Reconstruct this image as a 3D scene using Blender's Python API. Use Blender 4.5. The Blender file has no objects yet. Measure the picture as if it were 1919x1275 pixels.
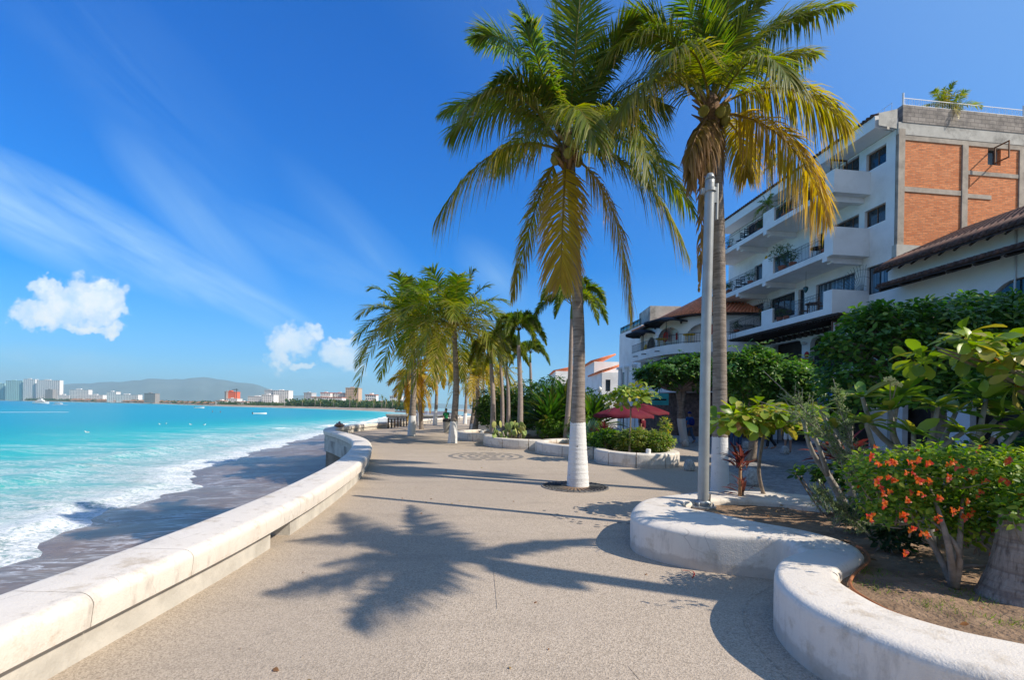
import bpy, math, random
import numpy as np
from mathutils import Vector, Matrix
random.seed(7)
RNG = np.random.default_rng(11)
PI = math.pi
scene = bpy.context.scene
COL = scene.collection

# ------------------------------------------------------------------ camera
F, CX, CY, HC = 880.0, 959.5, 766.2, 1.8          # focal length in photo pixels, principal point, eye height
ROLL = math.radians(1.0)
cr, sr = math.cos(ROLL), math.sin(ROLL)
cam_data = bpy.data.cameras.new("camera")
cam = bpy.data.objects.new("camera", cam_data)
COL.objects.link(cam)
cam_data.sensor_width = 36
cam_data.sensor_fit = 'HORIZONTAL'
cam_data.lens = F / 1919 * 36
cam_data.shift_y = (CY - 637.5) / 1919
cam_data.clip_start = 0.05
cam_data.clip_end = 60000
cam.matrix_world = Matrix(((cr, -sr, 0, 0), (0, 0, -1, 0), (sr, cr, 0, HC), (0, 0, 0, 1)))
scene.camera = cam

# ------------------------------------------------------------------ sun, sky, exposure
SUN_EL = math.radians(40)
SDX, SDY = 0.94, -0.342                             # towards the sun, on the ground
sun_vec = Vector((SDX * math.cos(SUN_EL), SDY * math.cos(SUN_EL), math.sin(SUN_EL))).normalized()
sl = bpy.data.lights.new("sun", 'SUN')
sl.energy = 4.6
sl.angle = math.radians(0.45)
sl.color = (1.0, 0.9, 0.76)
so = bpy.data.objects.new("sun", sl)
COL.objects.link(so)
so.rotation_euler = (-sun_vec).to_track_quat('-Z', 'Y').to_euler()
scene.view_settings.view_transform = 'Standard'
scene.view_settings.look = 'None'
scene.view_settings.gamma = 1
scene.view_settings.exposure = 0.35
scene.cycles.max_bounces = 7
scene.cycles.diffuse_bounces = 3
scene.cycles.glossy_bounces = 3
scene.cycles.transmission_bounces = 4
scene.cycles.transparent_max_bounces = 6
scene.cycles.volume_bounces = 0
scene.cycles.use_denoising = True
scene.cycles.sample_clamp_indirect = 6


def dirpx(px, py):
    u, v = px - CX, CY - py
    return u * cr - v * sr, F, u * sr + v * cr


def G(px, py, z=0.0):                               # where the sight line of a photo pixel meets height z
    a = dirpx(px, py)
    t = (z - HC) / a[2]
    return Vector((a[0] * t, a[1] * t, z))


def P(px, py, Y):                                   # the point of that sight line at depth Y
    a = dirpx(px, py)
    t = Y / F
    return Vector((a[0] * t, Y, HC + a[2] * t))


# ------------------------------------------------------------------ node helpers
class NT:
    def __init__(s, tree):
        s.t = tree
        s.t.nodes.clear()

    def n(s, typ, inp=None, **kw):
        nd = s.t.nodes.new(typ)
        for k, v in kw.items():
            setattr(nd, k, v)
        for k, v in (inp or {}).items():
            sock = nd.inputs[k]
            if isinstance(v, bpy.types.NodeSocket):
                s.t.links.new(v, sock)
            else:
                sock.default_value = v
        return nd

    def link(s, a, b):
        s.t.links.new(a, b)

    def m(s, op, a, b=0.0, c=0.0, clamp=False):
        return s.n('ShaderNodeMath', {0: a, 1: b, 2: c}, operation=op, use_clamp=clamp).outputs[0]

    def ramp(s, fac, stops, interp='LINEAR'):
        nd = s.n('ShaderNodeValToRGB', {0: fac})
        cr_ = nd.color_ramp
        cr_.interpolation = interp
        while len(cr_.elements) < len(stops):
            cr_.elements.new(0.5)
        for e, (p, c) in zip(cr_.elements, stops):
            e.position = p
            e.color = (c, c, c, 1) if isinstance(c, (int, float)) else (*c, 1)
        return nd.outputs[0]

    def mix(s, fac, a, b, blend='MIX'):
        nd = s.n('ShaderNodeMix', data_type='RGBA', blend_type=blend, clamp_factor=True)
        for i, v in ((0, fac), (6, a), (7, b)):
            if isinstance(v, bpy.types.NodeSocket):
                s.t.links.new(v, nd.inputs[i])
            else:
                nd.inputs[i].default_value = (*v, 1) if isinstance(v, tuple) and len(v) == 3 else v
        return nd.outputs[2]

    def noise(s, vec, scale, detail=4, rough=0.55, out=0, dist=0.0):
        return s.n('ShaderNodeTexNoise', {'Vector': vec, 'Scale': scale, 'Detail': detail, 'Roughness': rough,
                                          'Distortion': dist}).outputs[out]

    def mapping(s, vec, loc=(0, 0, 0), rot=(0, 0, 0), scale=(1, 1, 1)):
        return s.n('ShaderNodeMapping', {0: vec, 1: loc, 2: rot, 3: scale}).outputs[0]


def new_mat(name):
    m = bpy.data.materials.new(name)
    m.use_nodes = True
    return m, NT(m.node_tree)


def finish(nt, shader, disp=None):
    o = nt.n('ShaderNodeOutputMaterial')
    nt.link(shader, o.inputs[0])


def principled(nt, col, rough=0.6, bump=None, bstr=0.3, bdist=0.01, spec=0.4, metal=0.0):
    inp = {'Roughness': rough, 'Specular IOR Level': spec, 'Metallic': metal}
    inp['Base Color'] = col if isinstance(col, bpy.types.NodeSocket) else (*col, 1)
    if bump is not None:
        inp['Normal'] = nt.n('ShaderNodeBump', {'Strength': bstr, 'Distance': bdist, 'Height': bump}).outputs[0]
    return nt.n('ShaderNodeBsdfPrincipled', inp).outputs[0]


def pos(nt):
    return nt.n('ShaderNodeNewGeometry').outputs['Position']


def mat_rough(name, col, var=0.15, scale=4.0, rough=0.7, bstr=0.3, bdist=0.01, dirt=None, dirt_amt=0.5, spec=0.3, fine=40.0, metal=0.0):
    m, nt = new_mat(name)
    p = pos(nt)
    n1 = nt.noise(p, scale, 6)
    a = tuple(max(0, c * (1 - var)) for c in col)
    b = tuple(min(1, c * (1 + var)) for c in col)
    c = nt.mix(nt.ramp(n1, [(0.3, 0.0), (0.7, 1.0)]), a, b)
    if dirt:
        n2 = nt.noise(p, scale * 0.37, 8, 0.7)
        c = nt.mix(nt.m('MULTIPLY', nt.ramp(n2, [(0.5, 0.0), (0.68, 1.0)]), dirt_amt), c, dirt)
    n3 = nt.noise(p, fine, 3)
    finish(nt, principled(nt, c, rough, n3, bstr, bdist, spec, metal))
    return m


M = {}
M['white'] = mat_rough('white_plaster', (0.87, 0.86, 0.84), 0.05, 1.2, 0.8, 0.25, 0.01, (0.5, 0.47, 0.42), 0.35)
M['white_clean'] = mat_rough('white_paint', (0.8, 0.8, 0.79), 0.04, 1.0, 0.6, 0.1, 0.005)
M['dark_wood'] = mat_rough('dark_wood', (0.045, 0.025, 0.018), 0.4, 3, 0.6, 0.4, 0.01)
M['brown_wood'] = mat_rough('brown_wood', (0.16, 0.075, 0.035), 0.3, 6, 0.5, 0.3, 0.005)
M['iron'] = mat_rough('black_iron', (0.02, 0.022, 0.025), 0.2, 8, 0.45, 0.1, 0.002, spec=0.5)
M['galv'] = mat_rough('galvanised_steel', (0.36, 0.38, 0.38), 0.12, 5, 0.42, 0.12, 0.003, (0.26, 0.27, 0.28), 0.4, 0.5, metal=0.3)
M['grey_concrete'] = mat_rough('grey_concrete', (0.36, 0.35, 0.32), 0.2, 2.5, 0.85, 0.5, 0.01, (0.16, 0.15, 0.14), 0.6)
M['stained'] = mat_rough('stained_concrete', (0.5, 0.49, 0.45), 0.16, 2.0, 0.85, 0.4, 0.01, (0.12, 0.11, 0.1), 0.8)
M['stone'] = mat_rough('carved_stone', (0.42, 0.42, 0.4), 0.35, 18, 0.85, 0.8, 0.02, (0.15, 0.15, 0.14), 0.6)
M['soil'] = mat_rough('sandy_soil', (0.3, 0.205, 0.135), 0.3, 5, 0.95, 1.0, 0.03, (0.13, 0.085, 0.055), 0.6, 0.1, 25)
M['pipe'] = mat_rough('rusty_orange_pipe', (0.36, 0.14, 0.06), 0.25, 8, 0.6, 0.3, 0.003)
M['bark'] = mat_rough('grey_bark', (0.26, 0.21, 0.165), 0.3, 12, 0.85, 0.7, 0.015, (0.1, 0.08, 0.06), 0.5)
M['pale_bark'] = mat_rough('pale_grey_bark', (0.33, 0.3, 0.26), 0.25, 14, 0.8, 0.6, 0.01, (0.15, 0.13, 0.11), 0.5)
M['tan_bark'] = mat_rough('tan_bark', (0.3, 0.17, 0.09), 0.25, 20, 0.8, 0.5, 0.006)
M['maroon_cloth'] = mat_rough('maroon_cloth', (0.13, 0.008, 0.02), 0.1, 3, 0.8, 0.1, 0.004)
M['black_cloth'] = mat_rough('black_cloth', (0.018, 0.02, 0.026), 0.2, 3, 0.8, 0.1, 0.004)
M['blue_cloth'] = mat_rough('blue_cloth', (0.02, 0.13, 0.42), 0.15, 3, 0.8, 0.1, 0.004)
M['navy_cloth'] = mat_rough('navy_cloth', (0.012, 0.025, 0.2), 0.15, 3, 0.8, 0.1, 0.004)
M['yellow_cloth'] = mat_rough('yellow_cloth', (0.7, 0.42, 0.03), 0.15, 3, 0.8, 0.1, 0.004)
M['green_paint'] = mat_rough('green_paint', (0.02, 0.28, 0.09), 0.15, 3, 0.6, 0.1, 0.004)
M['terracotta'] = mat_rough('terracotta_pot', (0.4, 0.13, 0.07), 0.2, 6, 0.8, 0.3, 0.004)
M['orange_tile'] = mat_rough('orange_roof_tile', (0.85, 0.27, 0.13), 0.28, 5, 0.8, 0.4, 0.01, (0.22, 0.09, 0.06), 0.5)
M['old_tile'] = mat_rough('weathered_roof_tile', (0.1, 0.06, 0.05), 0.5, 5, 0.85, 0.6, 0.01, (0.3, 0.13, 0.09), 0.5)
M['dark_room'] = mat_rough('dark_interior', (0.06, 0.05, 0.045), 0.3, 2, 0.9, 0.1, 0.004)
M['turq'] = mat_rough('turquoise_paint', (0.05, 0.42, 0.45), 0.1, 3, 0.6, 0.1, 0.004)
M['red_paint'] = mat_rough('red_paint', (0.5, 0.03, 0.02), 0.1, 3, 0.6, 0.1, 0.004)
M['skin'] = mat_rough('skin', (0.4, 0.22, 0.15), 0.08, 12, 0.55, 0.1, 0.002)
M['dark_hair'] = mat_rough('dark_hair', (0.02, 0.014, 0.01), 0.2, 30, 0.5, 0.5, 0.004)
M['denim'] = mat_rough('denim', (0.05, 0.1, 0.2), 0.2, 20, 0.85, 0.3, 0.003)
M['black_rubber'] = mat_rough('black_rubber', (0.02, 0.02, 0.02), 0.2, 20, 0.7, 0.3, 0.003)
M['lamp_glass'] = mat_rough('lamp_glass', (0.6, 0.6, 0.55), 0.1, 3, 0.2, 0.1, 0.004, spec=0.6)
M['coconut'] = mat_rough('coconut_husk', (0.3, 0.26, 0.05), 0.35, 6, 0.5, 0.2, 0.004)
M['fibre'] = mat_rough('palm_fibre', (0.2, 0.12, 0.07), 0.4, 25, 0.9, 1.0, 0.02, (0.06, 0.035, 0.02), 0.6)


def mat_glass(name, col, rough=0.06):
    m, nt = new_mat(name)
    p = pos(nt)
    c = nt.mix(nt.ramp(nt.noise(p, 0.8, 2), [(0.35, 0.0), (0.65, 1.0)]), tuple(c * 0.5 for c in col), tuple(min(1, c * 1.7) for c in col))
    finish(nt, principled(nt, c, rough, nt.noise(p, 1.5, 1), 0.04, 0.02, 0.7))
    return m


M['glass'] = mat_glass('dark_window_glass', (0.02, 0.035, 0.045))
M['teal_glass'] = mat_glass('teal_glass', (0.03, 0.2, 0.22), 0.15)
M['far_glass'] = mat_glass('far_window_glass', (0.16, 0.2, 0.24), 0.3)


# ------------------------------------------------------------------ attribute driven foliage
def mat_leaf(name, rough=0.42, trans=0.35, spec=0.4, val=1.45):
    m, nt = new_mat(name)
    c = nt.n('ShaderNodeAttribute', attribute_name='tint').outputs['Color']
    pr = principled(nt, c, rough, None, spec=spec)
    hs = nt.n('ShaderNodeHueSaturation', {'Saturation': 1.15, 'Value': val, 'Color': c}).outputs[0]
    tr = nt.n('ShaderNodeBsdfTranslucent', {0: hs}).outputs[0]
    sh = nt.n('ShaderNodeMixShader', {0: trans, 1: pr, 2: tr}).outputs[0]
    finish(nt, sh)
    return m


M['leaf'] = mat_leaf('leaf', 0.45, 0.45, 0.3)
M['glossy_leaf'] = mat_leaf('glossy_leaf', 0.38, 0.38, 0.4)
M['frond'] = mat_leaf('palm_frond', 0.45, 0.5, 0.35, 1.8)
M['dry_frond'] = mat_leaf('dry_palm_frond', 0.8, 0.2, 0.1)
M['tinted'], _nt = new_mat('tinted_surface')
finish(_nt, principled(_nt, _nt.n('ShaderNodeAttribute', attribute_name='tint').outputs['Color'], 0.75))


def mat_trunk():
    m, nt = new_mat('ringed_palm_trunk')
    p = pos(nt)
    z = nt.n('ShaderNodeSeparateXYZ', {0: p}).outputs[2]
    mp = nt.mapping(p, scale=(3, 3, 26))
    rings = nt.noise(mp, 1.0, 4, 0.6)
    blot = nt.noise(nt.mapping(p, scale=(5, 5, 3)), 1.0, 5, 0.6)
    c = nt.ramp(rings, [(0.3, (0.13, 0.105, 0.085)), (0.5, (0.27, 0.225, 0.19)), (0.75, (0.36, 0.31, 0.27))])
    c = nt.mix(nt.ramp(blot, [(0.55, 0.0), (0.7, 0.5)]), c, (0.4, 0.36, 0.32))
    wh = nt.n('ShaderNodeAttribute', attribute_name='white_h', attribute_type='OBJECT').outputs['Fac']
    edge = nt.m('ADD', z, nt.m('MULTIPLY', nt.m('SUBTRACT', nt.noise(p, 9, 3), 0.5), 0.12))
    isw = nt.m('LESS_THAN', edge, wh)
    crack = nt.noise(nt.mapping(p, scale=(7, 7, 22)), 1.0, 5, 0.7)
    wc = nt.mix(nt.ramp(crack, [(0.30, 1.0), (0.36, 0.0)]), nt.mix(nt.noise(p, 6, 3), (0.66, 0.66, 0.66), (0.8, 0.8, 0.79)), (0.12, 0.1, 0.09))
    c = nt.mix(isw, c, wc)
    finish(nt, principled(nt, c, 0.8, nt.m('ADD', rings, nt.noise(p, 40, 3)), 0.8, 0.012, 0.2))
    return m


M['trunk'] = mat_trunk()
M['smooth_trunk'] = mat_rough('smooth_palm_trunk', (0.33, 0.27, 0.24), 0.2, 10, 0.7, 0.3, 0.006, (0.2, 0.17, 0.15), 0.5)


# ------------------------------------------------------------------ mesh builder
class MB:
    def __init__(s):
        s.v, s.q, s.t, s.c, s.n = [], [], [], [], 0

    def add(s, V, Q=None, T=None, C=None):
        V = np.asarray(V, float).reshape(-1, 3)
        if Q is not None and len(Q):
            s.q.append(np.asarray(Q, int).reshape(-1, 4) + s.n)
        if T is not None and len(T):
            s.t.append(np.asarray(T, int).reshape(-1, 3) + s.n)
        if C is None:
            C = np.ones((len(V), 3)) * 0.5
        C = np.asarray(C, float)
        if C.ndim == 1:
            C = np.tile(C, (len(V), 1))
        s.c.append(C)
        s.v.append(V)
        s.n += len(V)
        return s

    def box(s, a, b, C=None):
        (x0, y0, z0), (x1, y1, z1) = a, b
        V = [(x0, y0, z0), (x1, y0, z0), (x1, y1, z0), (x0, y1, z0), (x0, y0, z1), (x1, y0, z1), (x1, y1, z1), (x0, y1, z1)]
        return s.add(V, [(0, 3, 2, 1), (4, 5, 6, 7), (0, 1, 5, 4), (1, 2, 6, 5), (2, 3, 7, 6), (3, 0, 4, 7)], C=C)

    def tube(s, pts, rad, seg=8, cap=True, C=None, squash=1.0):
        pts = np.asarray([tuple(p) for p in pts], float)
        n = len(pts)
        rad = np.broadcast_to(np.asarray(rad, float), (n,)) if np.ndim(rad) <= 1 else rad
        T = np.gradient(pts, axis=0)
        T /= np.linalg.norm(T, axis=1)[:, None] + 1e-12
        ref = np.array([0, 0, 1.0]) if abs(T[:, 2]).mean() < 0.8 else np.array([0, 1.0, 0])
        S = np.cross(T, ref)
        S /= np.linalg.norm(S, axis=1)[:, None] + 1e-12
        N = np.cross(S, T)
        a = np.linspace(0, 2 * PI, seg, endpoint=False)
        V = pts[:, None, :] + rad[:, None, None] * (np.cos(a)[None, :, None] * S[:, None, :] + squash * np.sin(a)[None, :, None] * N[:, None, :])
        V = V.reshape(-1, 3)
        i = np.arange(n - 1)[:, None] * seg
        j = np.arange(seg)[None, :]
        j2 = (j + 1) % seg
        Q = np.stack([i + j, i + j2, i + seg + j2, i + seg + j], -1).reshape(-1, 4)
        Tt = []
        if cap:
            V = np.vstack([V, pts[0], pts[-1]])
            m = n * seg
            for k in range(seg):
                Tt.append((m, (k + 1) % seg, k))
                Tt.append((m + 1, (n - 1) * seg + k, (n - 1) * seg + (k + 1) % seg))
        if C is not None:
            C = np.asarray(C, float)
            if C.ndim == 2:
                C = np.vstack([np.repeat(C, seg, axis=0)] + ([C[0], C[-1]] if cap else []))
        return s.add(V, Q, Tt, C)

    def lathe(s, prof, center=(0, 0, 0), seg=24, C=None, sx=1.0, sy=1.0):
        prof = np.asarray(prof, float)
        a = np.linspace(0, 2 * PI, seg, endpoint=False)
        V = np.stack([prof[:, 0][:, None] * np.cos(a) * sx, prof[:, 0][:, None] * np.sin(a) * sy, np.repeat(prof[:, 1][:, None], seg, 1)], -1).reshape(-1, 3) + np.asarray(center)
        n = len(prof)
        i = np.arange(n - 1)[:, None] * seg
        j = np.arange(seg)[None, :]
        j2 = (j + 1) % seg
        Q = np.stack([i + j, i + j2, i + seg + j2, i + seg + j], -1).reshape(-1, 4)
        return s.add(V, Q, None, C)

    def prism(s, poly, z0, z1, C=None, bottom=True):
        n = len(poly)
        V = [(x, y, z0) for x, y in poly] + [(x, y, z1) for x, y in poly] + [(sum(p[0] for p in poly) / n, sum(p[1] for p in poly) / n, z1)]
        Q = [(i, (i + 1) % n, n + (i + 1) % n, n + i) for i in range(n)]
        T = [(2 * n, n + i, n + (i + 1) % n) for i in range(n)]
        return s.add(V, Q, T, C)

    def grid(s, V, C=None, wrap=False):
        V = np.asarray(V, float)
        r, c = V.shape[:2]
        i = np.arange(r - 1)[:, None] * c
        j = np.arange(c if wrap else c - 1)[None, :]
        j2 = (j + 1) % c
        Q = np.stack([i + j, i + j2, i + c + j2, i + c + j], -1).reshape(-1, 4)
        if C is not None:
            C = np.asarray(C, float)
            C = C.reshape(-1, 3) if C.ndim == 3 else C
        return s.add(V.reshape(-1, 3), Q, None, C)

    def build(s, name, mat, parent=None, smooth=True, loc=None, sharp=None):
        V = np.vstack(s.v)
        if parent is not None:
            base = Vector(parent.location)
            pp = parent.parent
            while pp is not None:
                base = base + Vector(pp.location)
                pp = pp.parent
            off = base
        elif loc is not None:
            off = Vector(loc)
        else:
            off = Vector((0, 0, 0))
        V = V - np.array(off)
        q = np.vstack(s.q) if s.q else np.zeros((0, 4), int)
        t = np.vstack(s.t) if s.t else np.zeros((0, 3), int)
        me = bpy.data.meshes.new(name)
        me.vertices.add(len(V))
        me.vertices.foreach_set('co', V.ravel())
        me.loops.add(q.size + t.size)
        me.loops.foreach_set('vertex_index', np.concatenate([q.ravel(), t.ravel()]).astype(np.int32))
        me.polygons.add(len(q) + len(t))
        st = np.concatenate([np.arange(len(q)) * 4, len(q) * 4 + np.arange(len(t)) * 3]).astype(np.int32)
        me.polygons.foreach_set('loop_start', st)
        me.polygons.foreach_set('use_smooth', np.full(len(q) + len(t), bool(smooth)))
        ca = me.color_attributes.new('tint', 'FLOAT_COLOR', 'POINT')
        c = np.vstack(s.c)
        ca.data.foreach_set('color', np.hstack([c, np.ones((len(c), 1))]).ravel())
        me.update(calc_edges=True)
        me.validate()
        me.materials.append(mat)
        if smooth and sharp:
            try:
                me.set_sharp_from_angle(angle=math.radians(sharp))
            except Exception:
                pass
        o = bpy.data.objects.new(name, me)
        COL.objects.link(o)
        if parent is not None:
            o.parent = parent
        elif loc is not None:
            o.location = loc
        return o


def tag(o, label=None, cat=None, group=None, kind=None):
    if label:
        o['label'] = label
    if cat:
        o['category'] = cat
    if group:
        o['group'] = group
    if kind:
        o['kind'] = kind
    return o


def thing(name, label, cat, loc=(0, 0, 0), group=None):
    o = bpy.data.objects.new(name, None)
    o.empty_display_size = 0.2
    COL.objects.link(o)
    o.location = loc
    return tag(o, label, cat, group)


def copy_tree(o, loc=None, rz=0.0, sc=1.0, label=None, parent=None):
    c = o.copy()
    COL.objects.link(c)
    c.parent = parent
    if loc is not None:
        c.location = loc
        c.rotation_euler = (0, 0, rz)
        c.scale = (sc, sc, sc)
    if label:
        c['label'] = label
    for ch in list(o.children):
        copy_tree(ch, parent=c)
    return c


def catmull(pts, n):
    p = np.asarray([tuple(q) for q in pts], float)
    p = np.vstack([2 * p[0] - p[1], p, 2 * p[-1] - p[-2]])
    out = []
    m = len(p) - 3
    for i in range(m):
        for t in np.linspace(0, 1, 12, endpoint=False):
            a, b, c, d = p[i:i + 4]
            out.append(0.5 * ((2 * b) + (-a + c) * t + (2 * a - 5 * b + 4 * c - d) * t * t + (-a + 3 * b - 3 * c + d) * t ** 3))
    out.append(p[-2])
    out = np.array(out)
    L = np.concatenate([[0], np.cumsum(np.linalg.norm(np.diff(out, axis=0), axis=1))])
    t = np.linspace(0, L[-1], n)
    return np.stack([np.interp(t, L, out[:, k]) for k in range(out.shape[1])], -1)


def sweep(mb, left, right, prof, C=None, caps=True):
    """strip between two equally sampled polylines; prof = [(across 0..1, z)] closed profile"""
    left, right = np.asarray(left), np.asarray(right)
    n, k = len(left), len(prof)
    V = np.zeros((n, k, 3))
    for j, (a, z) in enumerate(prof):
        V[:, j, :2] = left[:, :2] * (1 - a) + right[:, :2] * a
        V[:, j, 2] = z
    i = np.arange(n - 1)[:, None] * k
    j = np.arange(k)[None, :]
    j2 = (j + 1) % k
    Q = np.stack([i + j, i + k + j, i + k + j2, i + j2], -1).reshape(-1, 4)
    V2 = V.reshape(-1, 3)
    T = []
    if caps:
        V2 = np.vstack([V2, V[0].mean(0), V[-1].mean(0)])
        for a in range(k):
            T.append((n * k, a, (a + 1) % k))
            T.append((n * k + 1, (n - 1) * k + (a + 1) % k, (n - 1) * k + a))
    mb.add(V2, Q, T, C)
    return V


def offset_path(path, d):
    path = np.asarray(path)
    T = np.gradient(path[:, :2], axis=0)
    T /= np.linalg.norm(T, axis=1)[:, None]
    N = np.stack([T[:, 1], -T[:, 0]], -1)      # right-hand side
    out = path.copy()
    out[:, :2] = path[:, :2] + N * d
    return out


def rounded(z0, z1, r=0.2, rr=0.06, bot=0.0, n=5):
    """profile 0..1 across with rounded top corners; r = radius as across fraction, rr as height"""
    pts = [(0.0 + bot, z0)]
    for k in range(n + 1):
        a = PI - PI / 2 * k / n
        pts.append((r + r * math.cos(a), z1 - rr + rr * math.sin(a)))
    for k in range(n + 1):
        a = PI / 2 - PI / 2 * k / n
        pts.append((1 - r + r * math.cos(a), z1 - rr + rr * math.sin(a)))
    pts.append((1.0 - bot, z0))
    return pts
# ================================================================== world: sky and clouds
world = bpy.data.worlds.new("World")
scene.world = world
world.use_nodes = True
nt = NT(world.node_tree)
sky = nt.n('ShaderNodeTexSky', sky_type='NISHITA', sun_disc=False, sun_elevation=SUN_EL,
           sun_rotation=math.radians(110), altitude=0, air_density=1.0, dust_density=0.6, ozone_density=3.5)
gen = nt.n('ShaderNodeTexCoord').outputs['Generated']
sp = nt.n('ShaderNodeSeparateXYZ', {0: gen})
grade = nt.ramp(sp.outputs[2], [(0.0, (0.19, 0.44, 0.64)), (0.15, (0.05, 0.41, 0.76)), (0.3, (0.01, 0.41, 0.84)), (0.55, (0.025, 0.42, 0.95))])
skyb = nt.mix(1.0, nt.mix(1.0, sky.outputs[0], grade, 'MULTIPLY'), (2.1, 2.1, 2.1), 'MULTIPLY')
# paler and brighter towards the sun
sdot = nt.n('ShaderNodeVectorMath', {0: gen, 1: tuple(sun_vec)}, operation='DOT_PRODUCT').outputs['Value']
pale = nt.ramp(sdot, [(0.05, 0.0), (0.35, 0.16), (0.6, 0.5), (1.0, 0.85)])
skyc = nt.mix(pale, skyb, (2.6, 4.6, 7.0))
skyc = nt.mix(nt.ramp(nt.m('MULTIPLY', sp.outputs[1], -1.0), [(0.0, 0.0), (0.5, 0.55), (1.0, 0.7)]), skyc, (3.0, 3.2, 3.5))  # unseen grey-white sky behind the camera, added as neutral fill for the shadows
yy = nt.m('MAXIMUM', sp.outputs[1], 0.02)
su = nt.m('DIVIDE', sp.outputs[0], yy)
sv = nt.m('DIVIDE', sp.outputs[2], yy)
uv = nt.n('ShaderNodeCombineXYZ', {0: su, 1: sv, 2: 0.0}).outputs[0]


def uvpx(px, py):
    a = dirpx(px, py)
    return a[0] / a[1], a[2] / a[1]


warp = nt.n('ShaderNodeVectorMath', {0: nt.noise(uv, 9, 4, 0.62, out=1), 1: (0.5, 0.5, 0.5)}, operation='SUBTRACT').outputs[0]
warp2 = nt.n('ShaderNodeVectorMath', {0: warp, 3: 0.16}, operation='SCALE').outputs[0]
uvw = nt.n('ShaderNodeVectorMath', {0: uv, 1: warp2}, operation='ADD').outputs[0]


def blob(px, py, rx, ry, src=None):
    u0, v0 = uvpx(px, py)
    mp = nt.mapping(src or uvw, loc=(-u0 * F / rx, -v0 * F / ry, 0), scale=(F / rx, F / ry, 1))
    ln = nt.n('ShaderNodeVectorMath', {0: mp}, operation='LENGTH').outputs['Value']
    return nt.m('SUBTRACT', 1.0, ln)


def smax(lst):
    r = lst[0]
    for b in lst[1:]:
        r = nt.m('MAXIMUM', r, b)
    return r


cum = smax([blob(180, 562, 72, 60), blob(120, 582, 90, 50), blob(215, 590, 40, 30), blob(90, 548, 55, 22), blob(190, 532, 28, 22),
            blob(150, 618, 62, 17), blob(70, 590, 60, 30), blob(205, 625, 40, 18)])
cum2 = smax([blob(545, 640, 48, 30), blob(530, 665, 32, 30), blob(578, 622, 30, 18), blob(640, 655, 48, 34), blob(650, 625, 36, 16), blob(575, 680, 34, 14)])
fine = nt.noise(uv, 26, 6, 0.65)
dens = nt.m('ADD', cum, nt.m('MULTIPLY', nt.m('SUBTRACT', fine, 0.5), 0.7))
dens = nt.ramp(dens, [(0.05, 0.0), (0.4, 0.72), (0.75, 0.97)], 'EASE')
dens2 = nt.m('ADD', cum2, nt.m('MULTIPLY', nt.m('SUBTRACT', fine, 0.5), 0.6))
dens2 = nt.ramp(dens2, [(0.02, 0.0), (0.55, 0.75), (0.9, 0.85)], 'EASE')
dens = nt.m('MAXIMUM', dens, dens2)


def streaks(ang, seed, s1, items, det=5):
    a = math.radians(ang)
    rt = nt.mapping(uv, rot=(0, 0, a))
    mask = None
    for px, py, lx, ly, amp in items:
        u0, v0 = uvpx(px, py)
        ru, rv = u0 * math.cos(a) - v0 * math.sin(a), u0 * math.sin(a) + v0 * math.cos(a)
        el = nt.n('ShaderNodeVectorMath', {0: nt.mapping(rt, loc=(-ru * F / lx, -rv * F / ly, 0), scale=(F / lx, F / ly, 1))}, operation='LENGTH').outputs['Value']
        b = nt.m('MULTIPLY', nt.m('SUBTRACT', 1.0, el, clamp=True), amp * 1.6)
        mask = b if mask is None else nt.m('MAXIMUM', mask, b)
    ns = nt.noise(nt.mapping(rt, loc=(seed, seed, 0), scale=(s1[0], s1[1], 1)), 1.0, det, 0.6, dist=0.5)
    return nt.m('MULTIPLY', nt.m('MINIMUM', mask, 0.75), nt.ramp(ns, [(0.28, 0.0), (0.7, 1.0)]))


cir = streaks(27, 1.3, (1.6, 9), [(170, 430, 420, 75, 1.0), (430, 560, 300, 70, .7), (40, 400, 300, 80, .8), (620, 500, 330, 60, .3)])
cir = nt.m('MAXIMUM', cir, streaks(44, 4.1, (1.4, 8), [(400, 430, 330, 80, .3), (250, 150, 420, 130, .1), (700, 480, 300, 60, .12), (930, 520, 110, 55, .25)], 4))
cir = nt.m('MAXIMUM', cir, streaks(3, 7.7, (1.5, 7), [(120, 685, 460, 55, .6), (560, 700, 460, 45, .5)], 4))
hz = nt.ramp(sv, [(0.0, 0.5), (0.10, 0.22), (0.30, 0.0)])
cir = nt.m('MAXIMUM', cir, hz)
ahead = nt.m('GREATER_THAN', sp.outputs[1], 0.05)
CLOUDS = (8.6, 9.2, 9.6)
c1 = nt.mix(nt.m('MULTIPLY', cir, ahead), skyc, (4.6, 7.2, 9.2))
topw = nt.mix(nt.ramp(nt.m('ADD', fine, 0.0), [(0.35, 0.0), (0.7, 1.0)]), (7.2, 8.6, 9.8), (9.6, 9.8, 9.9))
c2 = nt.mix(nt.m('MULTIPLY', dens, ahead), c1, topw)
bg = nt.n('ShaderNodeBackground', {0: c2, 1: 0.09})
wo = nt.n('ShaderNodeOutputWorld')
world.cycles.sampling_method = 'MANUAL'
world.cycles.sample_map_resolution = 512
nt.link(bg.outputs[0], wo.inputs[0])


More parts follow.
